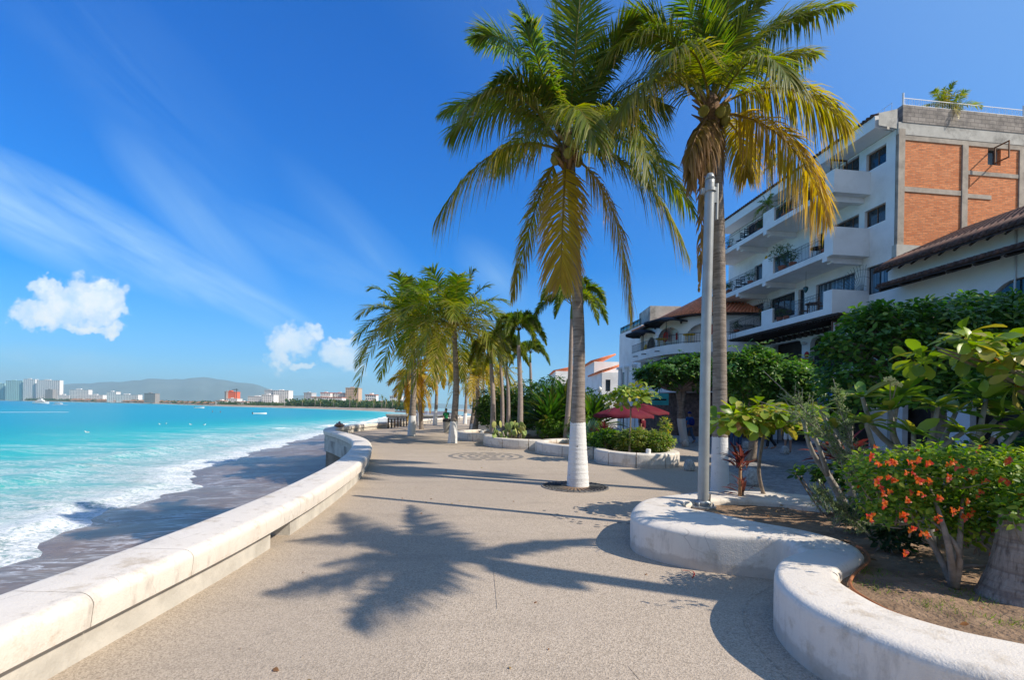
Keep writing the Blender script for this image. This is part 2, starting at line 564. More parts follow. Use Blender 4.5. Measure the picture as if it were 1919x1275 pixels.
# ================================================================== ground materials
def mat_pavement():
    m, nt = new_mat('exposed_aggregate')
    p = pos(nt)
    v1 = nt.n('ShaderNodeTexVoronoi', {'Vector': p, 'Scale': 92.0})
    v2 = nt.n('ShaderNodeTexVoronoi', {'Vector': p, 'Scale': 180.0})
    r = nt.n('ShaderNodeSeparateColor', {0: v1.outputs['Color']}).outputs[0]
    c = nt.ramp(r, [(0.0, (0.19, 0.155, 0.12)), (0.15, (0.29, 0.235, 0.18)), (0.5, (0.48, 0.395, 0.305)), (0.8, (0.58, 0.48, 0.37)), (1.0, (0.68, 0.58, 0.47))])
    c = nt.mix(0.35, c, nt.ramp(nt.n('ShaderNodeSeparateColor', {0: v2.outputs['Color']}).outputs[1], [(0, (0.27, 0.22, 0.165)), (1, (0.6, 0.5, 0.39))]))
    big = nt.noise(p, 0.7, 6, 0.6)
    c = nt.mix(nt.ramp(big, [(0.3, 0.0), (0.7, 0.35)]), c, (0.5, 0.42, 0.34))
    st = nt.noise(nt.mapping(p, scale=(0.35, 1.2, 1)), 1.0, 8, 0.75)
    c = nt.mix(nt.ramp(st, [(0.52, 0.0), (0.75, 0.5)]), c, (0.22, 0.185, 0.15))
    pt = nt.noise(nt.mapping(p, rot=(0, 0, .5), scale=(0.18, 0.11, 1)), 1.0, 3, 0.5)
    c = nt.mix(nt.ramp(pt, [(0.45, 0.0), (0.5, 0.22)]), c, (0.3, 0.25, 0.2))
    sp_ = nt.noise(p, 2.3, 7, 0.75)
    c = nt.mix(nt.ramp(sp_, [(0.62, 0.0), (0.7, 0.4)]), c, (0.16, 0.14, 0.12))
    finish(nt, principled(nt, c, 0.85, v1.outputs['Distance'], 0.5, 0.006, 0.25))
    return m


def mat_cobble():
    m, nt = new_mat('grey_cobbles')
    p = pos(nt)
    v = nt.n('ShaderNodeTexVoronoi', {'Vector': p, 'Scale': 7.0}, feature='DISTANCE_TO_EDGE')
    vc = nt.n('ShaderNodeTexVoronoi', {'Vector': p, 'Scale': 7.0})
    c = nt.ramp(nt.n('ShaderNodeSeparateColor', {0: vc.outputs['Color']}).outputs[0], [(0, (0.22, 0.215, 0.21)), (1, (0.38, 0.37, 0.35))])
    c = nt.mix(nt.ramp(v.outputs[0], [(0.0, 1.0), (0.06, 0.0)]), c, (0.16, 0.15, 0.14))
    c = nt.mix(nt.ramp(nt.noise(p, 0.8, 5), [(0.45, 0.0), (0.7, 0.4)]), c, (0.2, 0.19, 0.18))
    finish(nt, principled(nt, c, 0.75, nt.ramp(v.outputs[0], [(0, 0.0), (0.15, 1.0)]), 0.5, 0.015, 0.3))
    return m


def mat_sand():
    m, nt = new_mat('wet_sand')
    p = pos(nt)
    w = nt.n('ShaderNodeAttribute', attribute_name='tint').outputs['Color']
    wet = nt.n('ShaderNodeSeparateColor', {0: w}).outputs[0]          # distance inland from the water, /20
    n1 = nt.noise(nt.mapping(p, rot=(0, 0, -0.35), scale=(0.5, 3.0, 1)), 1.0, 7, 0.65, dist=0.4)
    c = nt.ramp(nt.noise(p, 3, 6), [(0.3, (0.15, 0.1, 0.065)), (0.7, (0.24, 0.165, 0.11))])
    c = nt.mix(nt.ramp(n1, [(0.45, 0.0), (0.65, 0.35)]), c, (0.24, 0.19, 0.15))
    c = nt.mix(nt.ramp(wet, [(0.25, 0.0), (0.7, 0.35)]), c, (0.27, 0.21, 0.18))
    # thin streaks of foam left on the sand near the water
    st = nt.noise(nt.mapping(p, rot=(0, 0, -0.25), scale=(0.35, 2.2, 1)), 1.0, 9, 0.62, dist=0.9)
    lace = nt.ramp(nt.m('ABSOLUTE', nt.m('SUBTRACT', st, 0.5)), [(0.0, 1.0), (0.035, 0.0)])
    near = nt.ramp(wet, [(0.0, 1.0), (0.18, 0.75), (0.38, 0.0)])
    brk = nt.ramp(nt.noise(p, 0.6, 4), [(0.42, 0.0), (0.62, 1.0)])
    fm = nt.m('MULTIPLY', nt.m('MULTIPLY', lace, near), brk)
    c = nt.mix(nt.m('MULTIPLY', fm, 0.85), c, (0.75, 0.76, 0.78))
    r = nt.m('ADD', nt.ramp(wet, [(0.0, 0.22), (0.6, 0.4)]), nt.m('MULTIPLY', nt.noise(p, 1.5, 4), 0.12))
    finish(nt, principled(nt, c, r, nt.noise(nt.mapping(p, rot=(0, 0, -0.3), scale=(2, 12, 1)), 1.0, 5), 0.25, 0.03, 0.22))
    return m


def mat_sea():
    m, nt = new_mat('sea_water')
    p = pos(nt)
    a = nt.n('ShaderNodeSeparateColor', {0: nt.n('ShaderNodeAttribute', attribute_name='tint').outputs['Color']})
    w, dep, sw = a.outputs[0], a.outputs[1], a.outputs[2]              # metres from shore /60 ; /800 ; swell
    body = nt.ramp(w, [(0.0, (0.24, 0.36, 0.34)), (0.12, (0.07, 0.42, 0.40)), (0.38, (0.02, 0.46, 0.44)), (0.6, (0.0, 0.36, 0.40)), (1.0, (0.0, 0.31, 0.42))])
    deep = nt.ramp(dep, [(0.1, 0.0), (0.42, 0.85), (1.0, 1.0)])
    wind = nt.noise(nt.mapping(p, scale=(0.006, 0.03, 1)), 1.0, 6, 0.6)
    deep = nt.m('MULTIPLY', deep, nt.ramp(wind, [(0.25, 0.75), (0.6, 1.0)]))
    body = nt.mix(deep, body, (0.0, 0.19, 0.40))
    sandy = nt.m('MULTIPLY', nt.ramp(nt.noise(nt.mapping(p, rot=(0, 0, -0.35), scale=(0.25, 0.8, 1)), 1.0, 5), [(0.5, 0.0), (0.7, 0.6)]), nt.ramp(w, [(0.0, 1.0), (0.25, 0.0)]))
    body = nt.mix(sandy, body, (0.24, 0.2, 0.16))
    chop = nt.noise(nt.mapping(p, scale=(0.8, 2.2, 1)), 1.0, 5, 0.6)
    body = nt.mix(nt.ramp(chop, [(0.35, 0.35), (0.6, 0.0)]), body, (0.0, 0.26, 0.36))
    # foam
    pr = nt.mapping(p, rot=(0, 0, -0.30), scale=(0.45, 1.5, 1))
    f1 = nt.noise(pr, 1.0, 10, 0.7, dist=1.2)
    net = nt.ramp(nt.m('ABSOLUTE', nt.m('SUBTRACT', f1, 0.5)), [(0.0, 1.0), (0.045, 0.15), (0.1, 0.0)])
    bub = nt.noise(p, 7, 8, 0.75)
    patch = nt.noise(nt.mapping(p, rot=(0, 0, -0.3), scale=(0.12, 0.42, 1)), 1.0, 7, 0.65, dist=0.5)
    zone = nt.ramp(w, [(0.0, 1.0), (0.16, 0.8), (0.42, 0.42), (0.66, 0.0)])
    pm = nt.m('MULTIPLY', nt.ramp(nt.m('ADD', patch, nt.m('MULTIPLY', nt.m('SUBTRACT', zone, 0.55), 0.4)), [(0.44, 0.0), (0.62, 1.0)]), zone)
    lace = nt.m('MULTIPLY', nt.m('MAXIMUM', net, nt.ramp(bub, [(0.48, 0.0), (0.62, 0.9)])), pm)
    edge = nt.m('MULTIPLY', nt.ramp(w, [(0.0, 1.0), (0.02, 0.95), (0.075, 0.0)]), nt.ramp(nt.m('ADD', bub, nt.m('MULTIPLY', f1, 0.5)), [(0.66, 0.08), (0.78, 1.0)]))
    crest = nt.ramp(nt.m('ADD', sw, nt.m('MULTIPLY', nt.m('SUBTRACT', bub, 0.5), 0.5)), [(0.38, 0.0), (0.6, 1.0)])
    foam = nt.m('MAXIMUM', nt.m('MAXIMUM', nt.m('MULTIPLY', lace, 0.9), edge), crest)
    c = nt.mix(foam, body, (0.82, 0.84, 0.85))
    hb = nt.m('ADD', nt.m('MULTIPLY', nt.noise(nt.mapping(p, scale=(1.2, 3.5, 1)), 1.0, 5, 0.65), 1.0), nt.m('MULTIPLY', foam, 0.35))
    rough = nt.m('ADD', 0.3, nt.m('MULTIPLY', foam, 0.5))
    sh = principled(nt, c, rough, hb, 0.5, 0.12, 0.03)
    finish(nt, sh)
    return m


M['pave'] = mat_pavement()
M['cobble'] = mat_cobble()
M['sand'] = mat_sand()
M['sea'] = mat_sea()
M['joint'] = mat_rough('paving_joint', (0.41, 0.34, 0.265), 0.3, 20, 0.9, 0.5, 0.004)
M['mosaic'] = mat_rough('dark_pebble_mosaic', (0.2, 0.19, 0.18), 0.5, 30, 0.8, 0.6, 0.006)


def mat_cap():
    m, nt = new_mat('white_painted_concrete')
    p = pos(nt)
    c = nt.mix(nt.noise(p, 2.2, 6, 0.6), (0.68, 0.62, 0.54), (0.82, 0.76, 0.68))
    n2 = nt.noise(p, 3.0, 9, 0.72)
    c = nt.mix(nt.ramp(n2, [(0.54, 0.0), (0.66, 0.7)]), c, (0.5, 0.41, 0.3))
    n4 = nt.noise(nt.mapping(p, scale=(2.2, 2.2, 0.5)), 2.0, 8, 0.7)
    c = nt.mix(nt.ramp(n4, [(0.56, 0.0), (0.7, 0.75)]), c, (0.44, 0.4, 0.35))
    n3 = nt.noise(p, 26, 6, 0.7)
    c = nt.mix(nt.ramp(n3, [(0.68, 0.0), (0.74, 0.6)]), c, (0.3, 0.26, 0.22))
    z = nt.n('ShaderNodeSeparateXYZ', {0: p}).outputs[2]
    gr = nt.m('ADD', z, nt.m('MULTIPLY', nt.noise(p, 3.5, 7, .75), -0.2))
    c = nt.mix(nt.ramp(gr, [(0.0, 0.5), (0.03, 0.0)]), c, (0.42, 0.36, 0.3))
    n5 = nt.noise(nt.mapping(p, scale=(9, 9, 1.2)), 1.0, 6, .7)
    c = nt.mix(nt.m('MULTIPLY', nt.ramp(n5, [(0.5, 0.0), (0.75, 0.55)]), nt.ramp(z, [(0.0, 1.0), (0.42, 0.35), (0.46, 0.0)])), c, (0.46, 0.39, 0.32))
    ck = nt.n('ShaderNodeTexVoronoi', {'Vector': nt.mix(0.06, p, nt.noise(p, 3, 4, out=1)), 'Scale': 1.6}, feature='DISTANCE_TO_EDGE').outputs[0]
    c = nt.mix(nt.m('MULTIPLY', nt.ramp(ck, [(0.0, 1.0), (0.006, 0.0)]), nt.ramp(nt.noise(p, 1.1, 3), [(0.5, 0.0), (0.6, 0.6)])), c, (0.28, 0.24, 0.2))
    finish(nt, principled(nt, c, 0.68, nt.m('ADD', nt.noise(p, 14, 5), nt.noise(p, 70, 3)), 0.45, 0.01, 0.3))
    return m


M['cap'] = mat_cap()
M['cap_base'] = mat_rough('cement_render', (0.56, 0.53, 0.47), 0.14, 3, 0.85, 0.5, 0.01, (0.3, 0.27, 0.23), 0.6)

# ================================================================== sea wall path
path = catmull([(-3.24, -4.5), (-3.22, 0), (-3.2, 3), (-3.2, 5.3), (-3.42, 8), (-3.95, 11.5), (-4.85, 15.2), (-6.15, 18.9), (-8.1, 22.6), (-9.9, 25.6),
                (-10.8, 28.4), (-11.1, 32), (-10.9, 38), (-10.3, 46), (-9.2, 56), (-8.0, 66), (-7.0, 78), (-6.4, 92)], 420)
pathw = path[:, :2]


def path_x(y):
    return float(np.interp(y, path[:, 1], path[:, 0]))


# promenade slab: one sheet reaching far inland, its sea edge following the wall
ys = np.concatenate([[-60], np.linspace(-4.5, 92, 150), [200, 420, 900, 2600]])
rows = []
for y in ys:
    if y < -4.5:
        x0 = -3.2
    elif y <= 92:
        x0 = path_x(y) - 0.1
    else:
        x0 = np.interp(y, [92, 200, 420, 900, 2600], [-6.4, -20, -60, -60, -200])
    rows.append([(x0 + (x1 - x0) * t, y, 0.0) for x1 in (1500.0,) for t in (0, 0.002, 0.004, 0.008, 0.016, 0.05, 0.2, 1.0)])
mb = MB().grid(rows)
tag(mb.build('promenade_paving', M['pave'], smooth=False), kind='structure', label='tan exposed aggregate promenade paving')

# grey cobbled street on the town side
st_l = catmull([(6.2, -20), (5.9, 0), (5.9, 6), (6.0, 10), (6.6, 14), (7.6, 18), (8.6, 24), (7.5, 32), (5.5, 45), (3.5, 70)], 80)
mb = MB()
mb.grid([[(p[0], p[1], 0.004), (p[0] + 30, p[1], 0.004)] for p in st_l])
tag(mb.build('cobbled_street', M['cobble'], smooth=False), kind='structure', label='grey cobbled street beside the shops')

# mosaic rings laid in the paving
mb = MB()


def ring_piece(cx, cy, r0, r1, a0, a1, z=0.005):
    a = np.linspace(a0, a1, 14)
    mb.grid([[(cx + r * math.cos(t), cy + r * math.sin(t), z) for r in (r0, r1)] for t in a])


cx0, cy0 = -0.94, 17.6
for r, wd in ((1.33, .16), (0.97, .13), (0.66, .12), (0.36, .1)):
    k = max(5, int(r * 9))
    for i in range(k):
        a0 = 2 * PI * i / k + r
        ring_piece(cx0, cy0, r - wd / 2, r + wd / 2, a0, a0 + 2 * PI / k * 0.82)
a = np.linspace(0, 2 * PI, 16)
mb.grid([[(cx0, cy0, 0.005), (cx0 + .12 * math.cos(t), cy0 + .12 * math.sin(t), 0.005)] for t in a])
tag(mb.build('pebble_mosaic', M['mosaic'], smooth=False), kind='structure', label='dark pebble mosaic of concentric rings in the paving')
mb = MB()
for cxx, cyy, rr, a0, a1 in ((-0.9, 20.5, 0.5, 0, 5), (1.9, 8.4, 0.55, 2.6, 5.9), (2.1, 8.4, 0.95, 2.8, 5.2), (2.2, 8.6, 1.5, 3.2, 4.6), (2.2, 8.6, 1.62, 3.3, 4.3)):
    k = int(rr * abs(a1 - a0) / 0.14)
    for i in range(k):
        if random.random() < 0.75:
            w_ = random.uniform(.015, .035)
            aa = a0 + (a1 - a0) * i / k
            ring_piece(cxx, cyy, rr - w_, rr + w_, aa, aa + random.uniform(.4, .8) * (a1 - a0) / k, 0.005)
tag(mb.build('curled_mosaic', M['mosaic'], smooth=False), kind='structure', label='curled lines of dark pebbles in the paving')
# fine expansion joints
mb = MB()
for a_, b_ in (((-0.1, 4.2), (-0.2, 5.6)), ((1.0, 2.6), (0.85, 3.3)), ((1.35, 2.6), (1.25, 3.1))):
    a_, b_ = Vector((*a_, 0.004)), Vector((*b_, 0.004))
    d_ = (b_ - a_).normalized()
    n_ = Vector((-d_.y, d_.x, 0)) * 0.0025
    q = [a_ + (b_ - a_) * t for t in np.linspace(0, 1, 9)]
    mb.grid([[tuple(k_ - n_), tuple(k_ + n_)] for k_ in q])
jl = catmull([tuple(G(*q)[:2]) for q in [(1445, 1100), (1405, 1125), (1393, 1160), (1415, 1205), (1450, 1245), (1490, 1290)]], 40)
ja, jb = offset_path(jl, -.008), offset_path(jl, .008)
for i in range(0, 38, 2):
    mb.grid([[tuple(v) + (0.004,) for v in (ja[j][:2], jb[j][:2])] for j in (i, i + 1)])
tag(mb.build('paving_joints', M['joint'], smooth=False), kind='structure', label='fine joints in the paving')

# ------------------------------------------------------------------ the seat wall
wall = thing('seat_wall', 'long curving white seat wall between the promenade and the beach', 'wall', (-3.2, 3, 0))
NSEG = 24
seglen = len(path) // 26
L_in, L_out = offset_path(path, 0.33), offset_path(path, -0.33)
cap_prof = rounded(0.235, 0.475, 0.16, 0.085, 0.0, 6)
cap_prof[0] = (0.03, 0.235)
cap_prof[-1] = (0.97, 0.235)
cum_l = np.concatenate([[0], np.cumsum(np.linalg.norm(np.diff(pathw, axis=0), axis=1))])
joints = [0, 3.0, 5.9, 7.75, 8.75, 13.6]
x = 16.6
while x < cum_l[-1]:
    joints.append(x)
    x += 3.2
joints.append(cum_l[-1])
LL = cum_l[-1]


def sub(arr, a, b, n):
    t = np.linspace(a, b, n)
    return np.stack([np.interp(t, cum_l, arr[:, k]) for k in range(2)], -1)


for a_, b_ in zip(joints[:-1], joints[1:]):
    if b_ - a_ < 0.2:
        continue
    mb = MB()
    n = max(6, int((b_ - a_) / 0.12))
    sweep(mb, sub(L_out, a_ + 0.004, b_ - 0.004, n), sub(L_in, a_ + 0.004, b_ - 0.004, n), cap_prof)
    mb.build('cap', M['cap'], wall, True, sharp=50)
B_in, B_out = offset_path(path, 0.24), offset_path(path, -0.24)
N_in, N_out = offset_path(path, 0.17), offset_path(path, -0.30)
for a_, b_ in ((0, 10.35), (10.95, 40), (40.02, LL)):
    mb = MB()
    n = int((b_ - a_) / 0.25) + 2
    sweep(mb, sub(B_out, a_, b_, n), sub(B_in, a_, b_, n), [(0, -0.3), (0, 0.2), (1, 0.2), (1, -0.3)])
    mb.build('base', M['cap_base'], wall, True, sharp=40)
mb = MB()
sweep(mb, sub(N_out, 0, LL, 300), sub(N_in, 0, LL, 300), [(0.1, 0.19), (0.1, 0.24), (1, 0.24), (1, 0.19)])
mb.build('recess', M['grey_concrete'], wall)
# little upright lugs that carry the cap
for dd in (4.6, 6.9, 9.2, 11.2, 13.0, 14.9, 16.8, 18.6, 20.5, 23, 26):
    q = sub(B_in, dd, dd + 0.05, 2)
    r_ = sub(N_in, dd, dd + 0.05, 2)
    mb = MB()
    sweep(mb, r_, q, [(0, 0.18), (0, 0.236), (1, 0.236), (1, 0.18)])
    mb.build('support', M['cap_base'], wall, False)

# sea side of the promenade: retaining wall, then the sand
mb = MB()
R_out = offset_path(path, -0.27)
R_in = offset_path(path, 0.0)
t = np.linspace(0, LL, 260)
sweep(mb, sub(offset_path(path, -0.255), 0, LL, 300), sub(R_in, 0, LL, 300), [(0, -0.62), (0, -0.01), (1, -0.01), (1, -0.62)])
tag(mb.build('quay_edge', M['stained'], smooth=True, sharp=40), label='grey stained concrete edge band under the seat wall on the beach side', cat='wall')
mb = MB()
sweep(mb, sub(offset_path(path, 0.55), 0, LL, 300), sub(offset_path(path, 0.95), 0, LL, 300), [(0, -3.2), (0, -0.02), (1, -0.02), (1, -3.2)])
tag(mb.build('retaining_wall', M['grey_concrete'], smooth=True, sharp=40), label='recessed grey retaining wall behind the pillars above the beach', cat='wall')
pg = 'concrete pillars under the promenade edge'
for k, dd in enumerate(np.arange(3.0, LL - 2, 3.4)):
    q = sub(pathw, dd, dd + 0.01, 2)[0]
    mb = MB().box((q[0] - 0.18, q[1] - 0.22, -3.0), (q[0] + 0.5, q[1] + 0.22, -0.625))
    tag(mb.build('pillar', M['grey_concrete'], None, False, loc=(q[0], q[1], -2)), 'square concrete pillar holding up the promenade edge above the sand', 'pillar', pg)

# ------------------------------------------------------------------ shoreline
SHY = np.array([-60, -20, 0, 8, 12.4, 14.5, 17.5, 20.5, 22.7, 26.9, 33.3, 41.6, 59.9, 75.6, 120, 170, 216, 300, 368, 510, 647, 1283, 2300, 2420, 3200, 8000])
SHX = np.array([-11.5, -11.8, -12.2, -12.6, -13.0, -13.9, -14.4, -15.0, -15.6, -18.2, -20.3, -22.0, -25.6, -27.5, -28, -29, -38, -63, -97, -208, -391, -962, -2500, -3600, -30000, -40000])


def shore_x(y):
    y = np.asarray(y, float)
    b = np.interp(y, SHY, SHX)
    return b + np.where(y < 120, 0.45 * np.sin(y * 0.55 + 1) + 0.25 * np.sin(y * 1.7) + 0.12 * np.sin(y * 4.1), 0)


SEA = -2.35
ys = np.concatenate([np.arange(-12, 40, 0.16), np.geomspace(40, 3100, 230)])
wsn = np.concatenate([np.arange(0, 14, 0.14), np.geomspace(14, 30000, 130)])
sx = shore_x(ys)
Wg, Yg = np.meshgrid(wsn, ys)
Xg = sx[:, None] - Wg
rn = np.random.default_rng(3)


def wob(x, y, seed, sc):
    r = np.random.default_rng(seed)
    out = 0
    for k in range(7):
        a = r.uniform(0, 2 * PI)
        f = sc * (1 + 0.7 * k)
        out = out + np.sin(f * (x * math.cos(a) + y * math.sin(a)) + r.uniform(0, 6)) / (1 + 0.5 * k)
    return out / 3.2


n1 = wob(Xg, Yg, 5, 0.35)
n2 = wob(Xg, Yg, 6, 1.3)
n3 = wob(Xg, Yg, 8, 3.2)
fall = np.clip(1 - (Wg - 40) / 120, 0, 1)


def ridge(c, wd, amp, asym=2.2):
    d_ = Wg - c
    return amp * np.where(d_ < 0, np.exp(-(d_ / (wd * 0.45)) ** 2), np.exp(-(d_ / (wd * asym * 0.5)) ** 2))


R1 = ridge(1.9 + 1.1 * n1 + 0.35 * n2, 0.9, np.clip(0.22 + 0.16 * n2, 0, 1) * np.clip(1.25 - Yg / 30, 0.25, 1))
R2 = ridge(8 + 2.2 * n1, 2.2, np.clip(0.2 + 0.2 * n1, 0, 1))
R3 = ridge(17 + 3 * n1, 3.5, 0.26 * np.clip(0.5 + n1, 0, 1))
R4 = ridge(9 + 2 * n2, 2.6, 1.15 * np.exp(-((Yg - 150) / 24) ** 2) * np.clip(0.6 + 0.5 * n2, 0, 1))
R5 = ridge(6 + 2 * n1, 2.6, 0.45 * np.exp(-((Yg - 108) / 42) ** 2) * np.clip(0.6 + 0.5 * n3, 0, 1))
Zg = SEA + np.minimum(Wg * 0.03, 0.05) + (R1 + R2 + R3 + R4 + R5) + 0.03 * n2 * np.minimum(Wg / 3, 1) * fall + 0.018 * n3 * np.minimum(Wg, 1) * fall
Cg = np.stack([np.clip((Wg + 2.0 * n1 * np.minimum(Wg / 6, 1)) / 60, 0, 1), np.clip((Wg - 60) / 800, 0, 1), np.clip((R1 * 3.0 + R2 * 1.3 + R3 * 1.1 + R4 * 2 + R5 * 2.2), 0, 1)], -1)
mb = MB().grid(np.stack([Xg, Yg, Zg], -1), Cg)
tag(mb.build('sea', M['sea']), kind='structure', label='turquoise sea with white foam along the sand')

# sand sheet, from under the water up to the retaining wall
ys = np.concatenate([np.arange(-12, 60, 0.4), np.geomspace(60, 420, 40)])
rows, cols_ = [], []
for y in ys:
    xs = float(shore_x(y))
    x1 = path_x(min(y, 92)) + 1.2 if y < 92 else np.interp(y, [92, 200, 420], [-5.2, -20, -60])
    r, c = [], []
    for tt in (-20, -6, -3, -1.5, -0.7, 0, .6, 1.2, 2, 3, 4.2, 5.6, 7, 1e9):
        xx = min(xs + tt, x1)
        w_ = xx - xs
        z = SEA + 0.012 + w_ * 0.062 if w_ >= 0 else SEA - 0.02 + w_ * 0.06
        z = min(z, -1.75) + 0.012 * math.sin(xx * 1.9 + y * .6)
        if tt == 1e9:
            xx = x1
        r.append((xx, y, z))
        c.append((min(max(w_, 0) / 20, 1), 0, 0))
    rows.append(r)
    cols_.append(c)
mb = MB().grid(rows, np.array(cols_))
tag(mb.build('beach_sand', M['sand']), kind='structure', label='dark wet sand below the seat wall')
# ================================================================== planters
def planter(name, label, outer, inner, soil_poly, top=0.45, n=120, closed=False, loc=None, joints=(), soilz=0.33, group=None):
    o, i = catmull(outer, n), catmull(inner, n)
    c = np.vstack([o, i]).mean(0)
    t = thing(name, label, 'planter', (float(c[0]), float(c[1]), 0), group)
    cuts = [0] + [int(j * n) for j in joints] + [n - 1]
    for a, b in zip(cuts[:-1], cuts[1:]):
        mb = MB()
        o2, i2 = o[a:b + 1].copy(), i[a:b + 1].copy()
        if a > 0:
            o2[0] += (o2[1] - o2[0]) * (0.3 if group else 0.1)
            i2[0] += (i2[1] - i2[0]) * (0.3 if group else 0.1)
        sweep(mb, o2, i2, rounded(0.0, top, 0.14, 0.07, 0.0, 6))
        mb.build('rim', M['cap'], t, True, sharp=50)
    return t


def soil(t, poly, z, res=0.22, amp=0.035, seed=1, label='bare soil'):
    """earth filling a planter: a bumpy sheet clipped to the polygon"""
    poly = np.asarray(poly)
    x0, y0 = poly.min(0)
    x1, y1 = poly.max(0)
    xs, ys_ = np.arange(x0, x1 + res, res), np.arange(y0, y1 + res, res)
    X, Y = np.meshgrid(xs, ys_)
    Z = z + amp * wob(X, Y, seed, 2.1) + amp * 0.6 * wob(X, Y, seed + 1, 6)

    def inside(px, py):
        c = np.zeros(px.shape, bool)
        j = len(poly) - 1
        for k in range(len(poly)):
            xi, yi, xj, yj = *poly[k], *poly[j]
            hit = ((yi > py) != (yj > py)) & (px < (xj - xi) * (py - yi) / (yj - yi + 1e-12) + xi)
            c ^= hit
            j = k
        return c
    ok = inside(X[:-1, :-1] + res / 2, Y[:-1, :-1] + res / 2)
    idx = np.arange(X.size).reshape(X.shape)
    q = np.stack([idx[:-1, :-1], idx[:-1, 1:], idx[1:, 1:], idx[1:, :-1]], -1)[ok]
    used, inv = np.unique(q, return_inverse=True)
    V = np.stack([X.ravel(), Y.ravel(), Z.ravel()], -1)[used]
    mb = MB().add(V, inv.reshape(-1, 4))
    return mb.build('soil', M['soil'], t)


def GP(lst, z=0.43):
    return [tuple(G(x, y, z)[:2]) for x, y in lst]


# near S shaped planter ------------------------------------------------
near_outer = GP([(1700, 938), (1560, 933), (1440, 922), (1330, 921), (1262, 928), (1205, 937), (1183, 955), (1190, 972), (1240, 987), (1320, 1000), (1400, 1008), (1462, 1014), (1488, 1022), (1500, 1036)])
near_inner = GP([(1700, 962), (1560, 951), (1440, 938), (1350, 936), (1300, 940), (1284, 945), (1282, 950), (1300, 955), (1358, 965), (1437, 980), (1516, 994), (1575, 1010), (1611, 1027), (1618, 1044)])
near = planter('planter', 'large white S-shaped planter with palm and lamp post in the right foreground', near_outer, near_inner, None, 0.442, joints=(0.35, 0.62), n=150)
lobe_o = catmull(GP([(1530, 1030), (1500, 1036), (1468, 1046), (1452, 1064), (1456, 1092), (1500, 1132), (1590, 1178), (1700, 1222), (1830, 1262), (1990, 1300), (2200, 1340)]), 120)
lobe_i = catmull(GP([(1620, 1040), (1612, 1052), (1596, 1060), (1577, 1070), (1573, 1085), (1598, 1106), (1674, 1146), (1793, 1182), (1911, 1206), (2060, 1232), (2260, 1262)]), 120)
mb = MB()
sweep(mb, lobe_o[:78], lobe_i[:78], rounded(0.0, 0.45, 0.14, 0.07, 0.0, 6))
mb.build('rim', M['cap'], near, True, sharp=50)
mb = MB()
lo2, li2 = lobe_o[77:].copy(), lobe_i[77:].copy()
lo2[0] += (lo2[1] - lo2[0]) * .05
li2[0] += (li2[1] - li2[0]) * .05
sweep(mb, lo2, li2, rounded(0.0, 0.45, 0.14, 0.07, 0.0, 6))
mb.build('rim', M['cap'], near, True, sharp=50)
sp_ = [tuple(p) for p in GP([(1283, 946), (1330, 936), (1440, 936), (1560, 948), (1700, 960)], .33)] + [(8.5, 7.1), (9.5, 4.0), (8.5, 1.5), (4.2, 1.9)] + \
      [tuple(p) for p in GP([(2060, 1240), (1905, 1215), (1780, 1190), (1660, 1155), (1585, 1112), (1558, 1085), (1575, 1060), (1600, 1045), (1590, 1020), (1516, 1000), (1400, 984), (1300, 962)], .33)]
soil(near, sp_, 0.335, 0.07, 0.03, 4)
# irrigation pipe lying along the rim
pipe_pts = [Vector((*G(x, y, .385)[:2], .385)) for x, y in [(1606, 1024), (1622, 1035), (1628, 1052), (1610, 1068), (1597, 1082), (1594, 1098), (1612, 1116), (1680, 1152), (1790, 1186), (1880, 1212), (1960, 1226)]]
mb = MB().tube(catmull(pipe_pts, 90), 0.014, 8)
tag(mb.build('irrigation_pipe', M['pipe'], None, loc=tuple(pipe_pts[3])), 'rusty orange irrigation pipe lying along the inner rim of the near planter', 'pipe')

# row of round planters further along ------------------------------------
def ring_planter(label, cx, cy, rx, ry, a0, a1, wd, njoint, top=0.45):
    a = np.linspace(a0, a1, 40)
    o = [(cx + rx * math.cos(t), cy + ry * math.sin(t)) for t in a]
    i = [(cx + (rx - wd) * math.cos(t), cy + (ry - wd) * math.sin(t)) for t in a]
    t = planter('planter', label, o, i, None, top, 110, joints=[(k + 1) / (njoint + 1) for k in range(njoint)], group='white segmented planters along the promenade')
    soil(t, [(cx + (rx - wd + .12) * math.cos(q), cy + (ry - wd + .12) * math.sin(q)) for q in np.linspace(0, 2 * PI, 40)], 0.3, 0.2, 0.03, 6)
    return t


ring_planter('round white planter with the pale green bush, nearest of the far row', 4.33, 16.35, 1.42, 1.66, 0, 2 * PI, 0.42, 9)
ring_planter('white segmented planter behind the tall near palm trunk', 3.2, 19.7, 2.2, 2.45, 1.6, 5.65, 0.42, 7)
ring_planter('white segmented planter with the paddle cactus, beside the ring mosaic', 1.0, 23.5, 2.4, 2.95, 1.8, 5.6, 0.42, 7)
ring_planter('shaded white planter just behind the whitewashed middle palm', -0.9, 27.4, 2.3, 2.7, 1.8, 5.7, 0.42, 7)
ring_planter('low white oval planter slab behind the paddle cactus', 1.6, 31.5, 2.6, 2.2, 1.8, 5.9, 0.42, 6)
ring_planter('farthest white planter block before the distant palms', 0.4, 36.5, 3.6, 2.4, 2.0, 5.6, 0.42, 6, 0.55)

# raised garden bed that joins the planters, further inland
mb = MB()
bed = [(4.4, 19.3), (5.6, 20.6), (6.6, 24), (6.4, 30), (5.2, 38), (2.5, 44), (0.0, 43), (-.2, 36), (1.8, 33), (1.5, 29.5), (2.6, 26), (3.2, 21.8)]
mb.prism(bed, 0.0, 0.3)
tag(mb.build('garden_bed', M['soil'], None, False), kind='structure', label='sandy soil of the raised garden bed')

